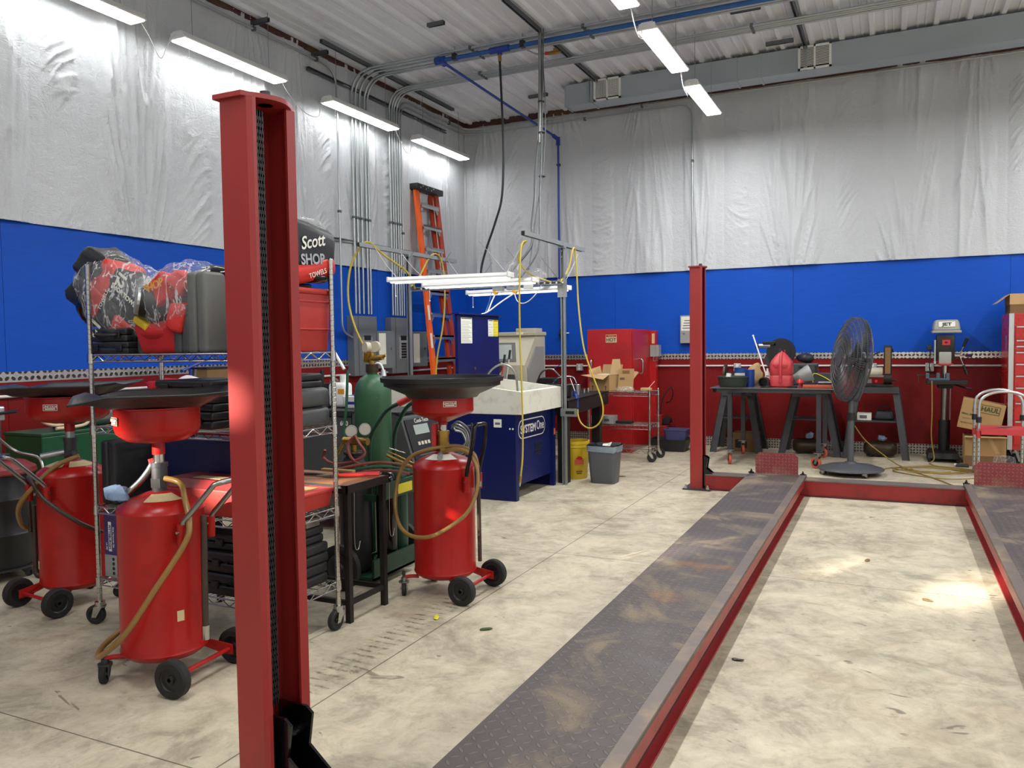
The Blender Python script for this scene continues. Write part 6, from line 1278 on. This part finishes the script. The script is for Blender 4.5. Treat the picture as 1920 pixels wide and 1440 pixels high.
o = at('pipe_elbow', 'short black tube lying open end to the viewer on the work table', 'tube', 4.745, -1.62); MB().lathe([(.048, 0), (.058, 0), (.058, .14), (.048, .14), (.048, 0)], (0, 0, .06), 24, (-math.pi/2, 0, 0)).build('tube', 'black', o); MB().cyl((0, .12, .06), (0, .125, .06), .05, seg=20).build('end_plug', 'black_gloss', o)
GC = at('gas_can', 'faded red plastic fuel can in the middle of the work table', 'fuel can', 4.925, -1.42)
loft(MB(), [rrect(.225, .2, .05, 0), rrect(.25, .23, .05, .015), rrect(.25, .23, .05, .12), rrect(.237, .215, .05, .135), rrect(.25, .23, .05, .15), rrect(.25, .23, .05, .26), rrect(.23, .2, .05, .30), rrect(.13, .13, .045, .365), rrect(.07, .08, .03, .395), rrect(.05, .05, .02, .40)]).build('body', 'gas_red', GC, sm=40)
MB().tube(fillet([(0, -.122, .05), (0, -.125, .27), (0, -.06, .385), (0, .02, .40)], .05), .016, 10).build('handle', 'gas_red', GC); MB().cyl((.03, 0, .39), (.035, 0, .43), .006, seg=8).build('spout_tip', 'bright_red', GC)
for s in (-1, 1): MB().box((s*.055, -.112, .24), (.06, .02, .05), .008, rot=(.2, 0, s*.3)).build('embossed_rib', 'gas_red', GC, sm=30)
o = at('small_bottle', 'small pale bottle left of the red fuel can', 'bottle', 4.765, -1.40); MB().lathe([(0, 0), (.028, 0), (.03, .01), (.03, .15), (.012, .19), (.012, .215), (0, .215)], seg=18).build('bottle', 'paper', o)
for k in range(3): MB().bb(-.015, .015, -.0312, -.030, .06+.03*k, .072+.03*k).build('label_print', 'case_grey', o, sm=0)
tag(W().cyl((4.775, -1.33, ZT+.02), (4.57, -1.20, 1.50), .0085, seg=10).sph((4.57, -1.20, 1.50), .012, 10).build('plastic_rod', 'white'), 'white rod leaning up to the left across the black belt grinder', 'rod')
BG = at('belt_grinder', 'black belt grinder with round guard and chrome arm behind the fuel can', 'grinder', 4.80, -.92)
MB().bb(-.07, .12, -.06, .06, 0, .34, .01).build('column', 'bench_black', BG, sm=0); MB().cyl((.06, -.07, .40), (.06, .04, .40), .165, seg=32).build('guard', 'black', BG); MB().cyl((.06, -.075, .40), (.06, -.07, .40), .12, seg=28).build('guard_face', 'black', BG); MB().cyl((-.05, -.05, .30), (-.05, .05, .30), .085, seg=22).build('drive_wheel', 'dark_steel', BG)
MB().cyl((-.20, -.05, .475), (-.06, -.05, .475), .027, seg=14).build('tension_arm', 'steel', BG); MB().cyl((-.235, -.05, .475), (-.195, -.05, .475), .032, seg=14).build('knob', 'black', BG); MB().box((-.07, -.05, .50), (.16, .05, .06), .008).build('bracket', 'bench_black', BG, sm=0)
text('guard_lettering', 'G', .05, 'case_grey', BG, V((4.86, -1.0, ZT+.42)), (1, 0, 0), (0, 0, 1)); text('guard_lettering', '80', .045, 'bright_red', BG, V((4.85, -.997, ZT+.315)), (1, 0, 0), (0, 0, 1))
o = at('work_lamp', 'grey metal cone lampshade lying on its side right of the fuel can', 'lamp shade', 5.13, -1.15); MB().lathe([(.035, -.11), (.05, -.10), (.10, .06), (.105, .10), (.10, .10), (.045, -.10)], (0, 0, .115), 28, (0, math.radians(68), .2)).build('shade', 'grey_box', o); MB().lathe([(0, .098), (.09, .098), (.09, .10)], (0, 0, .115), 24, (0, math.radians(68), .2)).build('reflector', 'case_dark', o)
MB().cyl((-.02, .03, 0), (-.02, .03, .06), .03, seg=12).build('stand', 'dark_steel', o)
o = at('dark_case', 'dark case under the black cap at the back of the work table', 'case', 5.12, -.90); MB().bb(-.13, .16, -.1, .1, 0, .26, .012).build('body', 'case_dark', o, sm=0); MB().bb(-.05, .05, -.105, -.1, .2, .225).build('latch', 'black', o, sm=0)
blob((5.13, -.90, ZT+.262), (.105, .09, .06), 'towel_black' if 'towel_black' in M else 'skoal', 'black_cap', 'crumpled black cap on the case behind the lampshade', 'cap', .02, 10, 3)
o = at('funnel', 'small bright red cone-shaped funnel on the work table front', 'funnel', 5.15, -1.62); MB().lathe([(.012, 0), (.014, .03), (.042, .06), (.036, .085), (.02, .10), (.012, .095)], seg=20).build('cone', 'bright_red', o)
for k, (x, y, r) in enumerate(((5.07, -1.60, .3), (5.10, -1.52, 1.2))):
    o = at('socket_wrench', ('black-handled wrench lying beside the fuel can' if k == 0 else 'steel wrench lying behind the red funnel'), 'wrench', x, y, r); MB().cyl((-.06, 0, .012), (.06, 0, .012), .009, seg=8).build('handle', 'black' if k == 0 else 'steel', o); MB().cyl((.06, 0, 0), (.06, 0, .025), .018, seg=12).build('head', 'steel', o)
o = at('drill_bit_box', 'orange and black plastic case with silver top at the right corner of the work table', 'case', 5.335, -1.62); MB().box((0, 0, .022), (.31, .12, .044), .012).build('base', 'orange_caster', o, sm=30); MB().box((-.08, 0, .051), (.14, .11, .018), .005).box((.075, 0, .051), (.15, .11, .018), .005).build('lid', 'bench_black', o, sm=30); MB().box((.08, 0, .066), (.15, .08, .012), .004).build('metal_tray', 'alum', o, sm=0)
o = at('bench_block', 'grey steel block with two black posts at the right back of the work table', 'vise', 5.36, -1.10); MB().bb(-.12, .12, -.08, .08, 0, .15, .006).build('body', 'dark_steel', o, sm=0); MB().bb(-.10, -.07, -.03, .03, .15, .24).bb(.07, .10, -.03, .03, .15, .24).build('posts', 'black', o, sm=0); MB().tube([(.1, .0, .24), (.13, 0, .3), (.16, 0, .28), (.165, 0, .18)], .006, 8, 4).build('hook', 'black', o); MB().tube([(-.11, -.085, .0), (-.11, -.085, .14), (-.02, -.085, .12), (.08, -.085, .06)], .005, 6, 4).build('yellow_wire', 'paper_yellow', o)
# ------------------------------------------------------------------ three black A-shaped stands
def a_stand(cx, y0, y1, wt, wb, h, label, shelf=True):
    t = T('tool_stand', label, 'stand', (cx, (y0+y1)/2, 0), 0, 'black steel tool stands')
    W().bb(cx-wt/2-.02, cx+wt/2+.02, y0+.08, y1-.08, h-.07, h).build('top', 'dark_steel', t, sm=0)
    for sx in (-1, 1):
        for y, yt in ((y0, y0+.11), (y1, y1-.11)):
            a = V((cx+sx*wb/2, y, 0)); b = V((cx+sx*(wt/2-.01), yt, h-.03)); s = V((.042, 0, 0)); f = V((0, .012 if y == y0 else -.012, 0)); g = V((0, .05 if y == y0 else -.05, 0))
            mb = W(); mb.prism([a-s, a+s, b+s, b-s], f); mb.prism([a+s*sx, a+s*sx+g, b+s*sx+g, b+s*sx], V((-.012*sx, 0, 0))); mb.build('leg', 'dark_steel', t, sm=0)
    k = .46/h; w = wb+(wt-wb)*k
    if shelf: W().bb(cx-w/2+.01, cx+w/2-.01, y0+.07, y1-.07, .44, .455).build('shelf', 'dark_steel', t, sm=0)
    return t
a_stand(4.27, -.66, -.10, .34, .58, .80, 'black tool stand under the left end of the work table')
a_stand(5.16, -.66, -.10, .38, .66, .80, 'black tool stand under the right end of the work table')
a_stand(5.91, -.68, -.14, .46, .66, .86, 'black tool stand behind the pedestal fan holding a belt sander')
o = T('belt_sander', 'upright belt sander with tan belt on the stand behind the fan', 'sander', (5.93, -.42, .861)); MB().bb(-.2, .17, -.12, .12, 0, .03, .004).build('base', 'bench_black', o, sm=0); MB().bb(.06, .15, -.09, .03, .10, .50, .012).build('belt_frame', 'bench_black', o, sm=30); MB().bb(.075, .135, -.096, -.088, .16, .475).build('belt', 'card_dark', o, sm=0); MB().cyl((.06, -.03, .10), (.15, -.03, .10), .075, seg=20).build('drum', 'bench_black', o); MB().cyl((-.16, 0, .18), (.05, 0, .18), .055, seg=18).build('motor', 'beige', o); MB().bb(-.15, .06, -.1, -.02, .12, .14).build('work_rest', 'steel', o, sm=0); MB().cyl((.02, -.05, .42), (-.04, -.06, .40), .010, seg=8).cyl((.15, -.03, .44), (.165, -.03, .44), .02, seg=12).cyl((.14, -.03, .08), (.2, -.03, .08), .012, seg=8).build('tension_lever', 'black', o); MB().box((-.1, -.115, .07), (.06, .02, .05), .004).build('switch_box', 'case_grey', o, sm=0); MB().cyl((-.02, -.1, .07), (-.02, -.11, .07), .016, seg=12).build('red_button', 'bright_red', o)
o = T('carton', 'pale small carton on the shelf of the stand behind the fan', 'box', (5.78, -.42, .4555)); MB().bb(-.08, .08, -.1, .1, 0, .08).build('body', 'paper', o, sm=0); MB().bb(-.05, .03, -.102, -.1, .02, .06).build('print', 'case_grey', o, sm=0)
o = T('tool_bag', 'black soft tool bag on the shelf of the stand behind the fan', 'bag', (6.0, -.40, .4555)); MB().box((0, 0, .06), (.24, .2, .12), .03, seg=3, taper=(.8, .7)).build('bag', 'black', o); MB().tube(fillet([(-.06, 0, .11), (-.06, 0, .16), (.06, 0, .16), (.06, 0, .11)], .03), .008, 8).build('handle', 'black', o)
o = T('cardboard_box', 'brown cardboard box on the floor under the left tool stand', 'box', (4.37, -.38, 0)); MB().bb(-.16, .15, -.13, .13, 0, .25, .004).build('body', 'card_dark', o, sm=0); MB().bb(-.13, .02, -.1315, -.13, .05, .16).build('print', 'bench_black', o, sm=0); MB().bb(-.16, .15, -.02, .03, .25, .252).build('tape', 'card_light', o, sm=0)
for x, lb in ((5.13, 'brown oval air tank with blue rag under the work table’s right end'), (5.96, 'brown oval air tank on the floor under the belt sander stand')):
    o = T('air_tank', lb, 'air tank', (x, -.42, 0)); MB().lathe([(0, -.19), (.06, -.18), (.085, -.15), (.095, -.11), (.095, .11), (.085, .15), (.06, .18), (0, .19)], (0, 0, .102), 24, (0, math.pi/2, 0)).build('tank', 'rust_tank', o); MB().bb(-.12, -.09, -.06, .06, 0, .03).build('foot', 'bench_black', o, sm=0); MB().bb(.09, .12, -.06, .06, 0, .03).build('foot', 'bench_black', o, sm=0); MB().cyl((0, 0, .19), (0, 0, .215), .016, seg=10).build('valve', 'brass', o)
    blob((x+.03, -.46, .197), (.05, .035, .035), 'rag_blue', 'blue_rag', 'small blue rag on the air tank %s' % ('under the work table' if x < 5.5 else 'under the belt sander'), 'rag', .03, 22, x)
# ------------------------------------------------------------------ pedestal fan
PF = T('pedestal_fan', 'large grey pedestal fan on a round wheeled base in front of the back wall', 'fan', (5.69, -1.92, 0))
MB().lathe([(.33, .052), (.335, .062), (.325, .07), (.24, .095), (.10, .115), (.06, .12), (.055, .135), (0, .135)], seg=44).build('base', 'fan_grey', PF)
for k in range(4): a = .5+k*math.pi/2; MB().bb(-.03, .03, -.025, .025, 0, .02).b.free(); caster(PF, (.30*math.cos(a), .30*math.sin(a), 0), .026, a+2, True, 'rubber', 'steel', .062, .02)
MB().cyl((0, 0, .12), (0, 0, .60), .033, seg=18).build('pole', 'fan_grey', PF); MB().cyl((0, 0, .55), (0, 0, .80), .027, seg=16).build('inner_pole', 'fan_grey', PF); MB().cyl((0, 0, .58), (0, 0, .66), .042, seg=16).build('clamp', 'black', PF)
ax = V((-.90, -.34, .12)).normalized(); sx_ = V((-ax.y, ax.x, 0)).normalized(); uz_ = ax.cross(sx_)*-1; hc = V((0, 0, 1.225)); R = .455
uz_ = uz_ if uz_.z > 0 else -uz_
def fp(r, a, d): return hc+sx_*(r*math.cos(a))+uz_*(r*math.sin(a))+ax*d
mb = MB()
for s in (-1, 1): mb.tube([hc+sx_*s*.03+V((0, 0, -.40)), hc+sx_*s*.22+V((0, 0, -.42)), hc+sx_*s*.40+V((0, 0, -.22)), hc+sx_*s*.485], .013, 8, 6)
mb.build('yoke', 'fan_grey', PF)
for s in (-1, 1): MB().cyl(hc+sx_*s*.44, hc+sx_*s*.52, .022, seg=12).build('pivot_knob', 'black', PF)
MB().cyl(hc+V((0, 0, -.42)), hc+V((0, 0, -.38)), .03, seg=14).build('yoke_mount', 'fan_grey', PF)
for nm, sg in (('front_guard', 1), ('rear_guard', -1)):
    mb = MB()
    for j in range(120):
        a = 2*math.pi*j/120; mb.tube([fp(R, a, 0), fp(R*.97, a, sg*.05), fp(R*.7, a+.06, sg*.105), fp(R*.22, a+.12, sg*.12)], .0023, 4)
    for rr_, d in ((1, 0), (.97, .05), (.88, .075), (.78, .095), (.66, .107), (.54, .112), (.42, .116), (.30, .119), (.22, .12)): mb.tube([fp(R*rr_, 2*math.pi*j/40, sg*d) for j in range(40)], .005 if rr_ == 1 else .0028, 5, closed=True)
    mb.build(nm, 'fan_grey', PF, sm=60)
MB().cyl(fp(0, 0, .115), fp(0, 0, .13), .09, seg=24).build('badge', 'fan_grey', PF)
MB().cyl(fp(0, 0, -.20), fp(0, 0, -.05), .075, .085, seg=22).build('motor', 'fan_grey', PF)
MB().cyl(fp(0, 0, -.05), fp(0, 0, .05), .045, seg=16).build('blade_hub', 'fan_grey', PF)
for k in range(3):
    a0 = 2*math.pi*k/3+.4; mb = MB()
    mb.grid(lambda u, v: fp(.05+.24*u, a0+(v-.5)*(.3+.45*u), (v-.5)*.06), 8, 6); mb.build('blade', 'fan_grey', PF, sm=60, solid=.003)
# ------------------------------------------------------------------ drill press
DP = T('drill_press', 'grey floor-standing drill press with vise on its table against the back wall', 'drill press', (6.64, -.42, 0))
W().box((6.63, -.48, .075), (.34, .46, .07), .01, taper=(.9, .85)).bb(6.47, 6.50, -.70, -.26, 0, .06).bb(6.76, 6.79, -.70, -.26, 0, .06).build('base', 'bench_black', DP, sm=0)
W().cyl((6.65, -.36, .10), (6.65, -.36, .47), .062, seg=22).build('column_sleeve', 'black', DP); W().cyl((6.65, -.36, .45), (6.65, -.36, 1.35), .040, seg=22).build('column', 'steel', DP); W().cyl((6.71, -.36, .47), (6.71, -.36, .92), .007, seg=8).build('rack_bar', 'alum', DP)
W().box((6.66, -.50, .925), (.42, .30, .045), .006).box((6.65, -.42, .88), (.16, .2, .06), .01).build('table', 'bench_black', DP, sm=0); W().cyl((6.74, -.45, .895), (6.86, -.50, .855), .010, seg=8).cyl((6.86, -.50, .855), (6.92, -.5, .85), .012, seg=8).build('table_crank', 'black', DP)
W().box((6.645, -.44, 1.33), (.19, .24, .30), .015).build('head', 'bench_black', DP, sm=30); W().box((6.655, -.36, 1.59), (.29, .42, .13), .03, seg=3, taper=(.85, .85)).build('pulley_cover', 'jet_grey', DP, sm=30); W().box((6.655, -.36, 1.515), (.30, .44, .03), .008).build('cover_rim', 'jet_grey', DP, sm=30); W().box((6.65, -.14, 1.35), (.18, .14, .2), .03, seg=3).build('motor', 'bench_black', DP, sm=30)
q = W().box((6.655, -.555, 1.60), (.17, .012, .065), .004, rot=(-.28, 0, 0)).build('name_plate', 'paper', DP, sm=0); text('plate_lettering', 'JET', .052, 'black', q, (6.655, -.563, 1.60), (1, 0, 0), (0, .28, 1), bold=.002, sx=1.35)
q = W().bb(6.61, 6.69, -.562, -.559, 1.36, 1.42).build('switch_plate', 'bright_red', DP, sm=0); W().bb(6.635, 6.665, -.566, -.562, 1.38, 1.40).build('switch', 'black', q, sm=0)
W().box((6.64, -.53, 1.20), (.13, .10, .16), .012).build('quill_housing', 'jet_grey', DP, sm=30); W().cyl((6.64, -.53, 1.13), (6.64, -.53, 1.145), .085, seg=22).build('chuck_guard', 'bright_red', DP); W().cyl((6.64, -.53, 1.02), (6.64, -.53, 1.14), .03, .036, seg=18).build('chuck', 'chrome', DP); W().cyl((6.64, -.53, .955), (6.64, -.53, 1.02), .018, seg=14).build('drill_bit', 'chrome', DP)
W().cyl((6.535, -.54, 1.17), (6.535, -.54, 1.42), .012, seg=10).cyl((6.535, -.54, 1.14), (6.535, -.54, 1.17), .02, seg=10).build('depth_stop', 'alum', DP)
hb = V((6.79, -.50, 1.235)); W().cyl((6.70, -.50, 1.235), hb, .028, seg=14).build('feed_hub', 'chrome', DP)
for d in ((.04, -.02, .11), (.07, .03, .0), (.045, .0, -.12)):
    d = V(d)*1.25; W().cyl(hb, hb+d, .006, seg=8).build('feed_lever', 'chrome', DP); W().cyl(hb+d*.75, hb+d*1.45, .015, .018, seg=12).build('lever_grip', 'black', DP)
W().box((6.48, -.50, 1.33), (.06, .05, .06), .01).build('switch_box', 'black', DP, sm=0); W().tube([(6.49, -.50, 1.30), (6.48, -.48, 1.1), (6.50, -.2, 1.05), (6.50, -.09, 1.08)], .006, 6, 5).build('power_cord', 'black', DP)
o = T('machine_vise', 'blue-grey machine vise clamped on the drill press table', 'vise', (6.57, -.53, .9485)); MB().bb(-.1, .12, -.05, .05, 0, .025, .003).build('bed', 'vise_blue', o, sm=0)
for x in (-.11, .0, .10): MB().bb(x-.018, x+.018, -.05, .05, .02, .085, .004).build('jaw', 'vise_blue', o, sm=0)
MB().cyl((-.22, 0, .055), (.0, 0, .055), .008, seg=8).cyl((-.205, 0, .055), (-.205, -.01, -.03), .005, seg=6).build('screw', 'rust_tank', o)
# ------------------------------------------------------------------ tool chest, cartons, step stand
TC = T('tool_chest', 'tall glossy red tool chest with many drawers cut off by the right edge', 'tool chest', (7.62, -.48, 0))
W().bb(7.25, 7.98, -.86, -.10, .20, 1.70, .004).build('carcass', 'chest_red', TC, sm=0); W().bb(7.238, 7.285, -.872, -.86, .20, 1.70).build('corner_trim', 'alum', TC, sm=0)
zz = .26
for h in (.27, .20, .17, .13, .13, .13, .065, .065, .15):
    d = W().bb(7.30, 7.94, -.874, -.86, zz, zz+h-.008).build('drawer', 'chest_red', TC, sm=0); W().bb(7.31, 7.93, -.884, -.874, zz+h-.026, zz+h-.012).build('drawer_pull', 'alum', d, sm=0); zz += h
for z in (1.30, .62): W().bb(7.2485, 7.25, -.55, -.47, z, z+.16).build('side_label', 'alum', TC, sm=0)
for x in (7.32, 7.9):
    for y in (-.8, -.18): caster(TC, (x-7.62, y+.48, 0), .075, .6, True, 'rubber', 'steel', .20, .04)
o = T('cardboard_carton', 'brown carton with open flap on top of the red tool chest', 'carton', (7.52, -.5, 1.7005)); MB().bb(-.26, .3, -.25, .2, 0, .11).build('body', 'card_dark', o, sm=0); MB().bb(-.265, .305, -.255, .205, .10, .22).build('lid', 'card_light', o, sm=0); MB().prism([(-.265, -.25, .215), (-.265, .2, .215), (-.39, .2, .115), (-.39, -.25, .115)], (0, 0, .004)).build('flap', 'card_light', o, sm=0)
o = T('moving_box', 'lower brown moving box on the floor right of the drill press', 'carton', (7.03, -.72, 0)); MB().bb(-.2, .2, -.17, .17, 0, .335, .003).build('body', 'card', o, sm=0); MB().bb(-.2005, .2005, -.1715, -.1712, .0, .12).build('lower_panel', 'card_dark', o, sm=0); MB().prism([(-.2, -.17, .335), (.2, -.17, .335), (.21, -.22, .33), (-.21, -.22, .33)], (0, 0, .004)).build('flap', 'card_light', o, sm=0); MB().prism([(.02, -.1722, .32), (.06, -.1722, .32), (.14, -.1722, .15), (.10, -.1722, .15)], (0, .0004, 0)).build('tape', 'card_light', o, sm=0)
MB_ = T('moving_box', 'tilted moving box with green lettering on top of the lower box', 'carton', (7.0, -.70, .345))
rt_ = (0, math.radians(11), math.radians(-4)); mm = Euler(rt_).to_matrix()
MB().box((0, 0, .215), (.42, .34, .33), .003, rot=rt_).build('body', 'card', MB_, sm=0)
def mp(x, z, y=-.1715): return V((7.0, -.70, .345+.215))+mm @ V((x, y, z))
rgt, upv = mm @ V((1, 0, 0)), mm @ V((0, 0, 1))
def outline(x0, x1, z0, z1, w, nm):
    mb = W()
    for a in ((x0, x1, z0, z0+w), (x0, x1, z1-w, z1), (x0, x0+w, z0, z1), (x1-w, x1, z0, z1)): mb.prism([mp(a[0], a[2]), mp(a[1], a[2]), mp(a[1], a[3]), mp(a[0], a[3])], mm @ V((0, .0006, 0)))
    mb.build(nm, 'print_green', MB_, sm=0)
outline(-.10, .165, .04, .135, .006, 'logo_frame'); text('logo_lettering', 'U-HAUL', .072, 'print_green', MB_, mp(.033, .088, -.1718), rgt, upv, bold=.002, sx=.95)
text('box_lettering', 'SMALL BOX', .026, 'print_green', MB_, mp(-.13, .0, -.1718), rgt, upv, bold=.0005); text('box_lettering', '1.5 CU FT', .02, 'print_green', MB_, mp(-.14, -.05, -.1718), rgt, upv); text('box_lettering', '70% RECYCLED', .018, 'print_green', MB_, mp(-.13, -.10, -.1718), rgt, upv)
SS = T('step_stand', 'red shelf stand with two aluminium hoop frames full of adjustment holes', 'stand', (7.12, -1.45, 0))
for y, xa, xb, nm in ((-1.62, 6.90, 7.36, 'front_frame'), (-1.26, 6.89, 7.33, 'rear_frame')):
    P = [(xa, y, 0.0), (xa, y, .72)]+[((xa+xb)/2-(xb-xa)/2*math.cos(math.pi*k/14), y, .72+.165*math.sin(math.pi*k/14)**.8) for k in range(1, 14)]+[(xb, y, .72), (xb, y, 0)]
    f = W().tube(P, .0155, 12).build(nm, 'alum', SS); mb = W()
    for x in (xa, xb):
        W().cyl((x, y, .56), (x, y, .62), .026, seg=14).build('clamp_collar', 'black', f)
        W().cyl((x, y, .40), (x, y, .47), .021, seg=14).build('red_sleeve', 'gas_red', f)
        for k in range(7): W().cyl((x, y-.0148, .06+.05*k), (x, y-.0165, .06+.05*k), .0055, seg=8).build('hole', 'black', f, sm=0)
W().bb(6.90, 7.35, -1.66, -1.24, .475, .50, .005).bb(6.92, 7.36, -1.665, -1.655, .44, .50).build('shelf', 'gas_red', SS, sm=0); W().prism([(7.02, -1.55, .501), (7.16, -1.52, .501), (7.24, -1.38, .501), (7.14, -1.40, .501)], (0, 0, .001)).build('worn_patch', 'dark_steel', SS, sm=0)
for x in (6.90, 7.35): W().bb(x-.012, x+.012, -1.62, -1.26, .03, .07).build('foot_rail', 'gas_red', SS, sm=0)
o = T('floor_jack_part', 'small grey fitting with silver tip on the floor left of the step stand', 'fitting', (6.80, -.98, 0)); MB().box((0, 0, .015), (.13, .07, .03), .006).build('body', 'dark_steel', o, sm=0); MB().cyl((-.08, 0, .02), (-.055, 0, .02), .016, seg=10).build('tip', 'white', o)
o = MB().lathe([(0, .0), (.10, .0), (.12, .02), (.10, .13), (.04, .15), (0, .15)], seg=20).build('clear_jar', 'bag_clear'); o.location = (7.2, -1.0, 0); tag(o, 'cloudy clear plastic jar on the floor behind the step stand', 'jar')
# ------------------------------------------------------------------ cords on the floor and oddments
def floor_cord(label, P, r=.006, m='cord_yellow'): return cord('extension_cord', label, [(x, y, r if z is None else z) for x, y, z in P], r, m, 'cord', 7)
c_ = [(6.50, -.72, .95), (6.505, -.74, .6), (6.50, -.76, .3), (6.53, -.80, .06), (6.50, -.95, None)]
for k in range(34):
    a = k*.55; c_.append((6.50+(.42-.006*k)*math.cos(a)*(1+.12*math.sin(k*1.7)), -1.42+(.24-.003*k)*math.sin(a)+.05*math.sin(k*.8), .006+.004*(k % 4)))
floor_cord('yellow-brown extension cord heaped on the floor in front of the drill press', c_)
floor_cord('single cord running from the stand behind the fan diagonally to the right runway', [(5.68, -.70, .40), (5.8, -.85, .25), (5.98, -1.02, .12), (6.15, -1.25, .03), (6.32, -1.6, None), (6.5, -2.0, None), (6.66, -2.45, None), (6.74, -2.75, None), (6.80, -3.0, None)], .007, 'cord_yellow')
floor_cord('cord curving from the fan base across the floor to the heap of cord', [(5.95, -1.75, None), (6.05, -1.4, None), (6.3, -1.2, None), (6.7, -1.18, None), (6.95, -1.4, None), (6.9, -1.75, None), (6.6, -1.95, None), (6.3, -1.8, None), (6.1, -1.55, None), (6.3, -1.38, None)], .006)
for k, (x, y, s, m, lb) in enumerate(((5.47, -7.55, .018, 'rust_tank', 'small brown chip on the floor right of the left runway'), (5.95, -5.55, .022, 'card_dark', 'dry leaf on the floor between the runways near the crossbeam'), (6.27, -6.30, .020, 'card_dark', 'dry leaf on the floor by the inner edge of the right runway'), (4.25, -7.65, .022, 'print_green', 'dark leaf on the bare floor beside the left runway'), (3.93, -7.60, .022, 'paper_yellow', 'yellow scrap on the floor in front of the round-tray oil drain'), (3.47, -2.95, .03, 'card_dark', 'dark sliver on the floor right of the grey waste bin'), (5.42, -1.25, .03, 'paper', 'scrap of white paper on the floor by the fan base'))):
    mb = MB(); mb.sph((0, 0, .004), (s*1.6, s*.7, .005), 10, (0, 0, k*1.3)); mb.jitter(.004, 60, k); o = mb.build('floor_scrap', m); o.location = (x, y, .001); tag(o, lb, 'scrap')
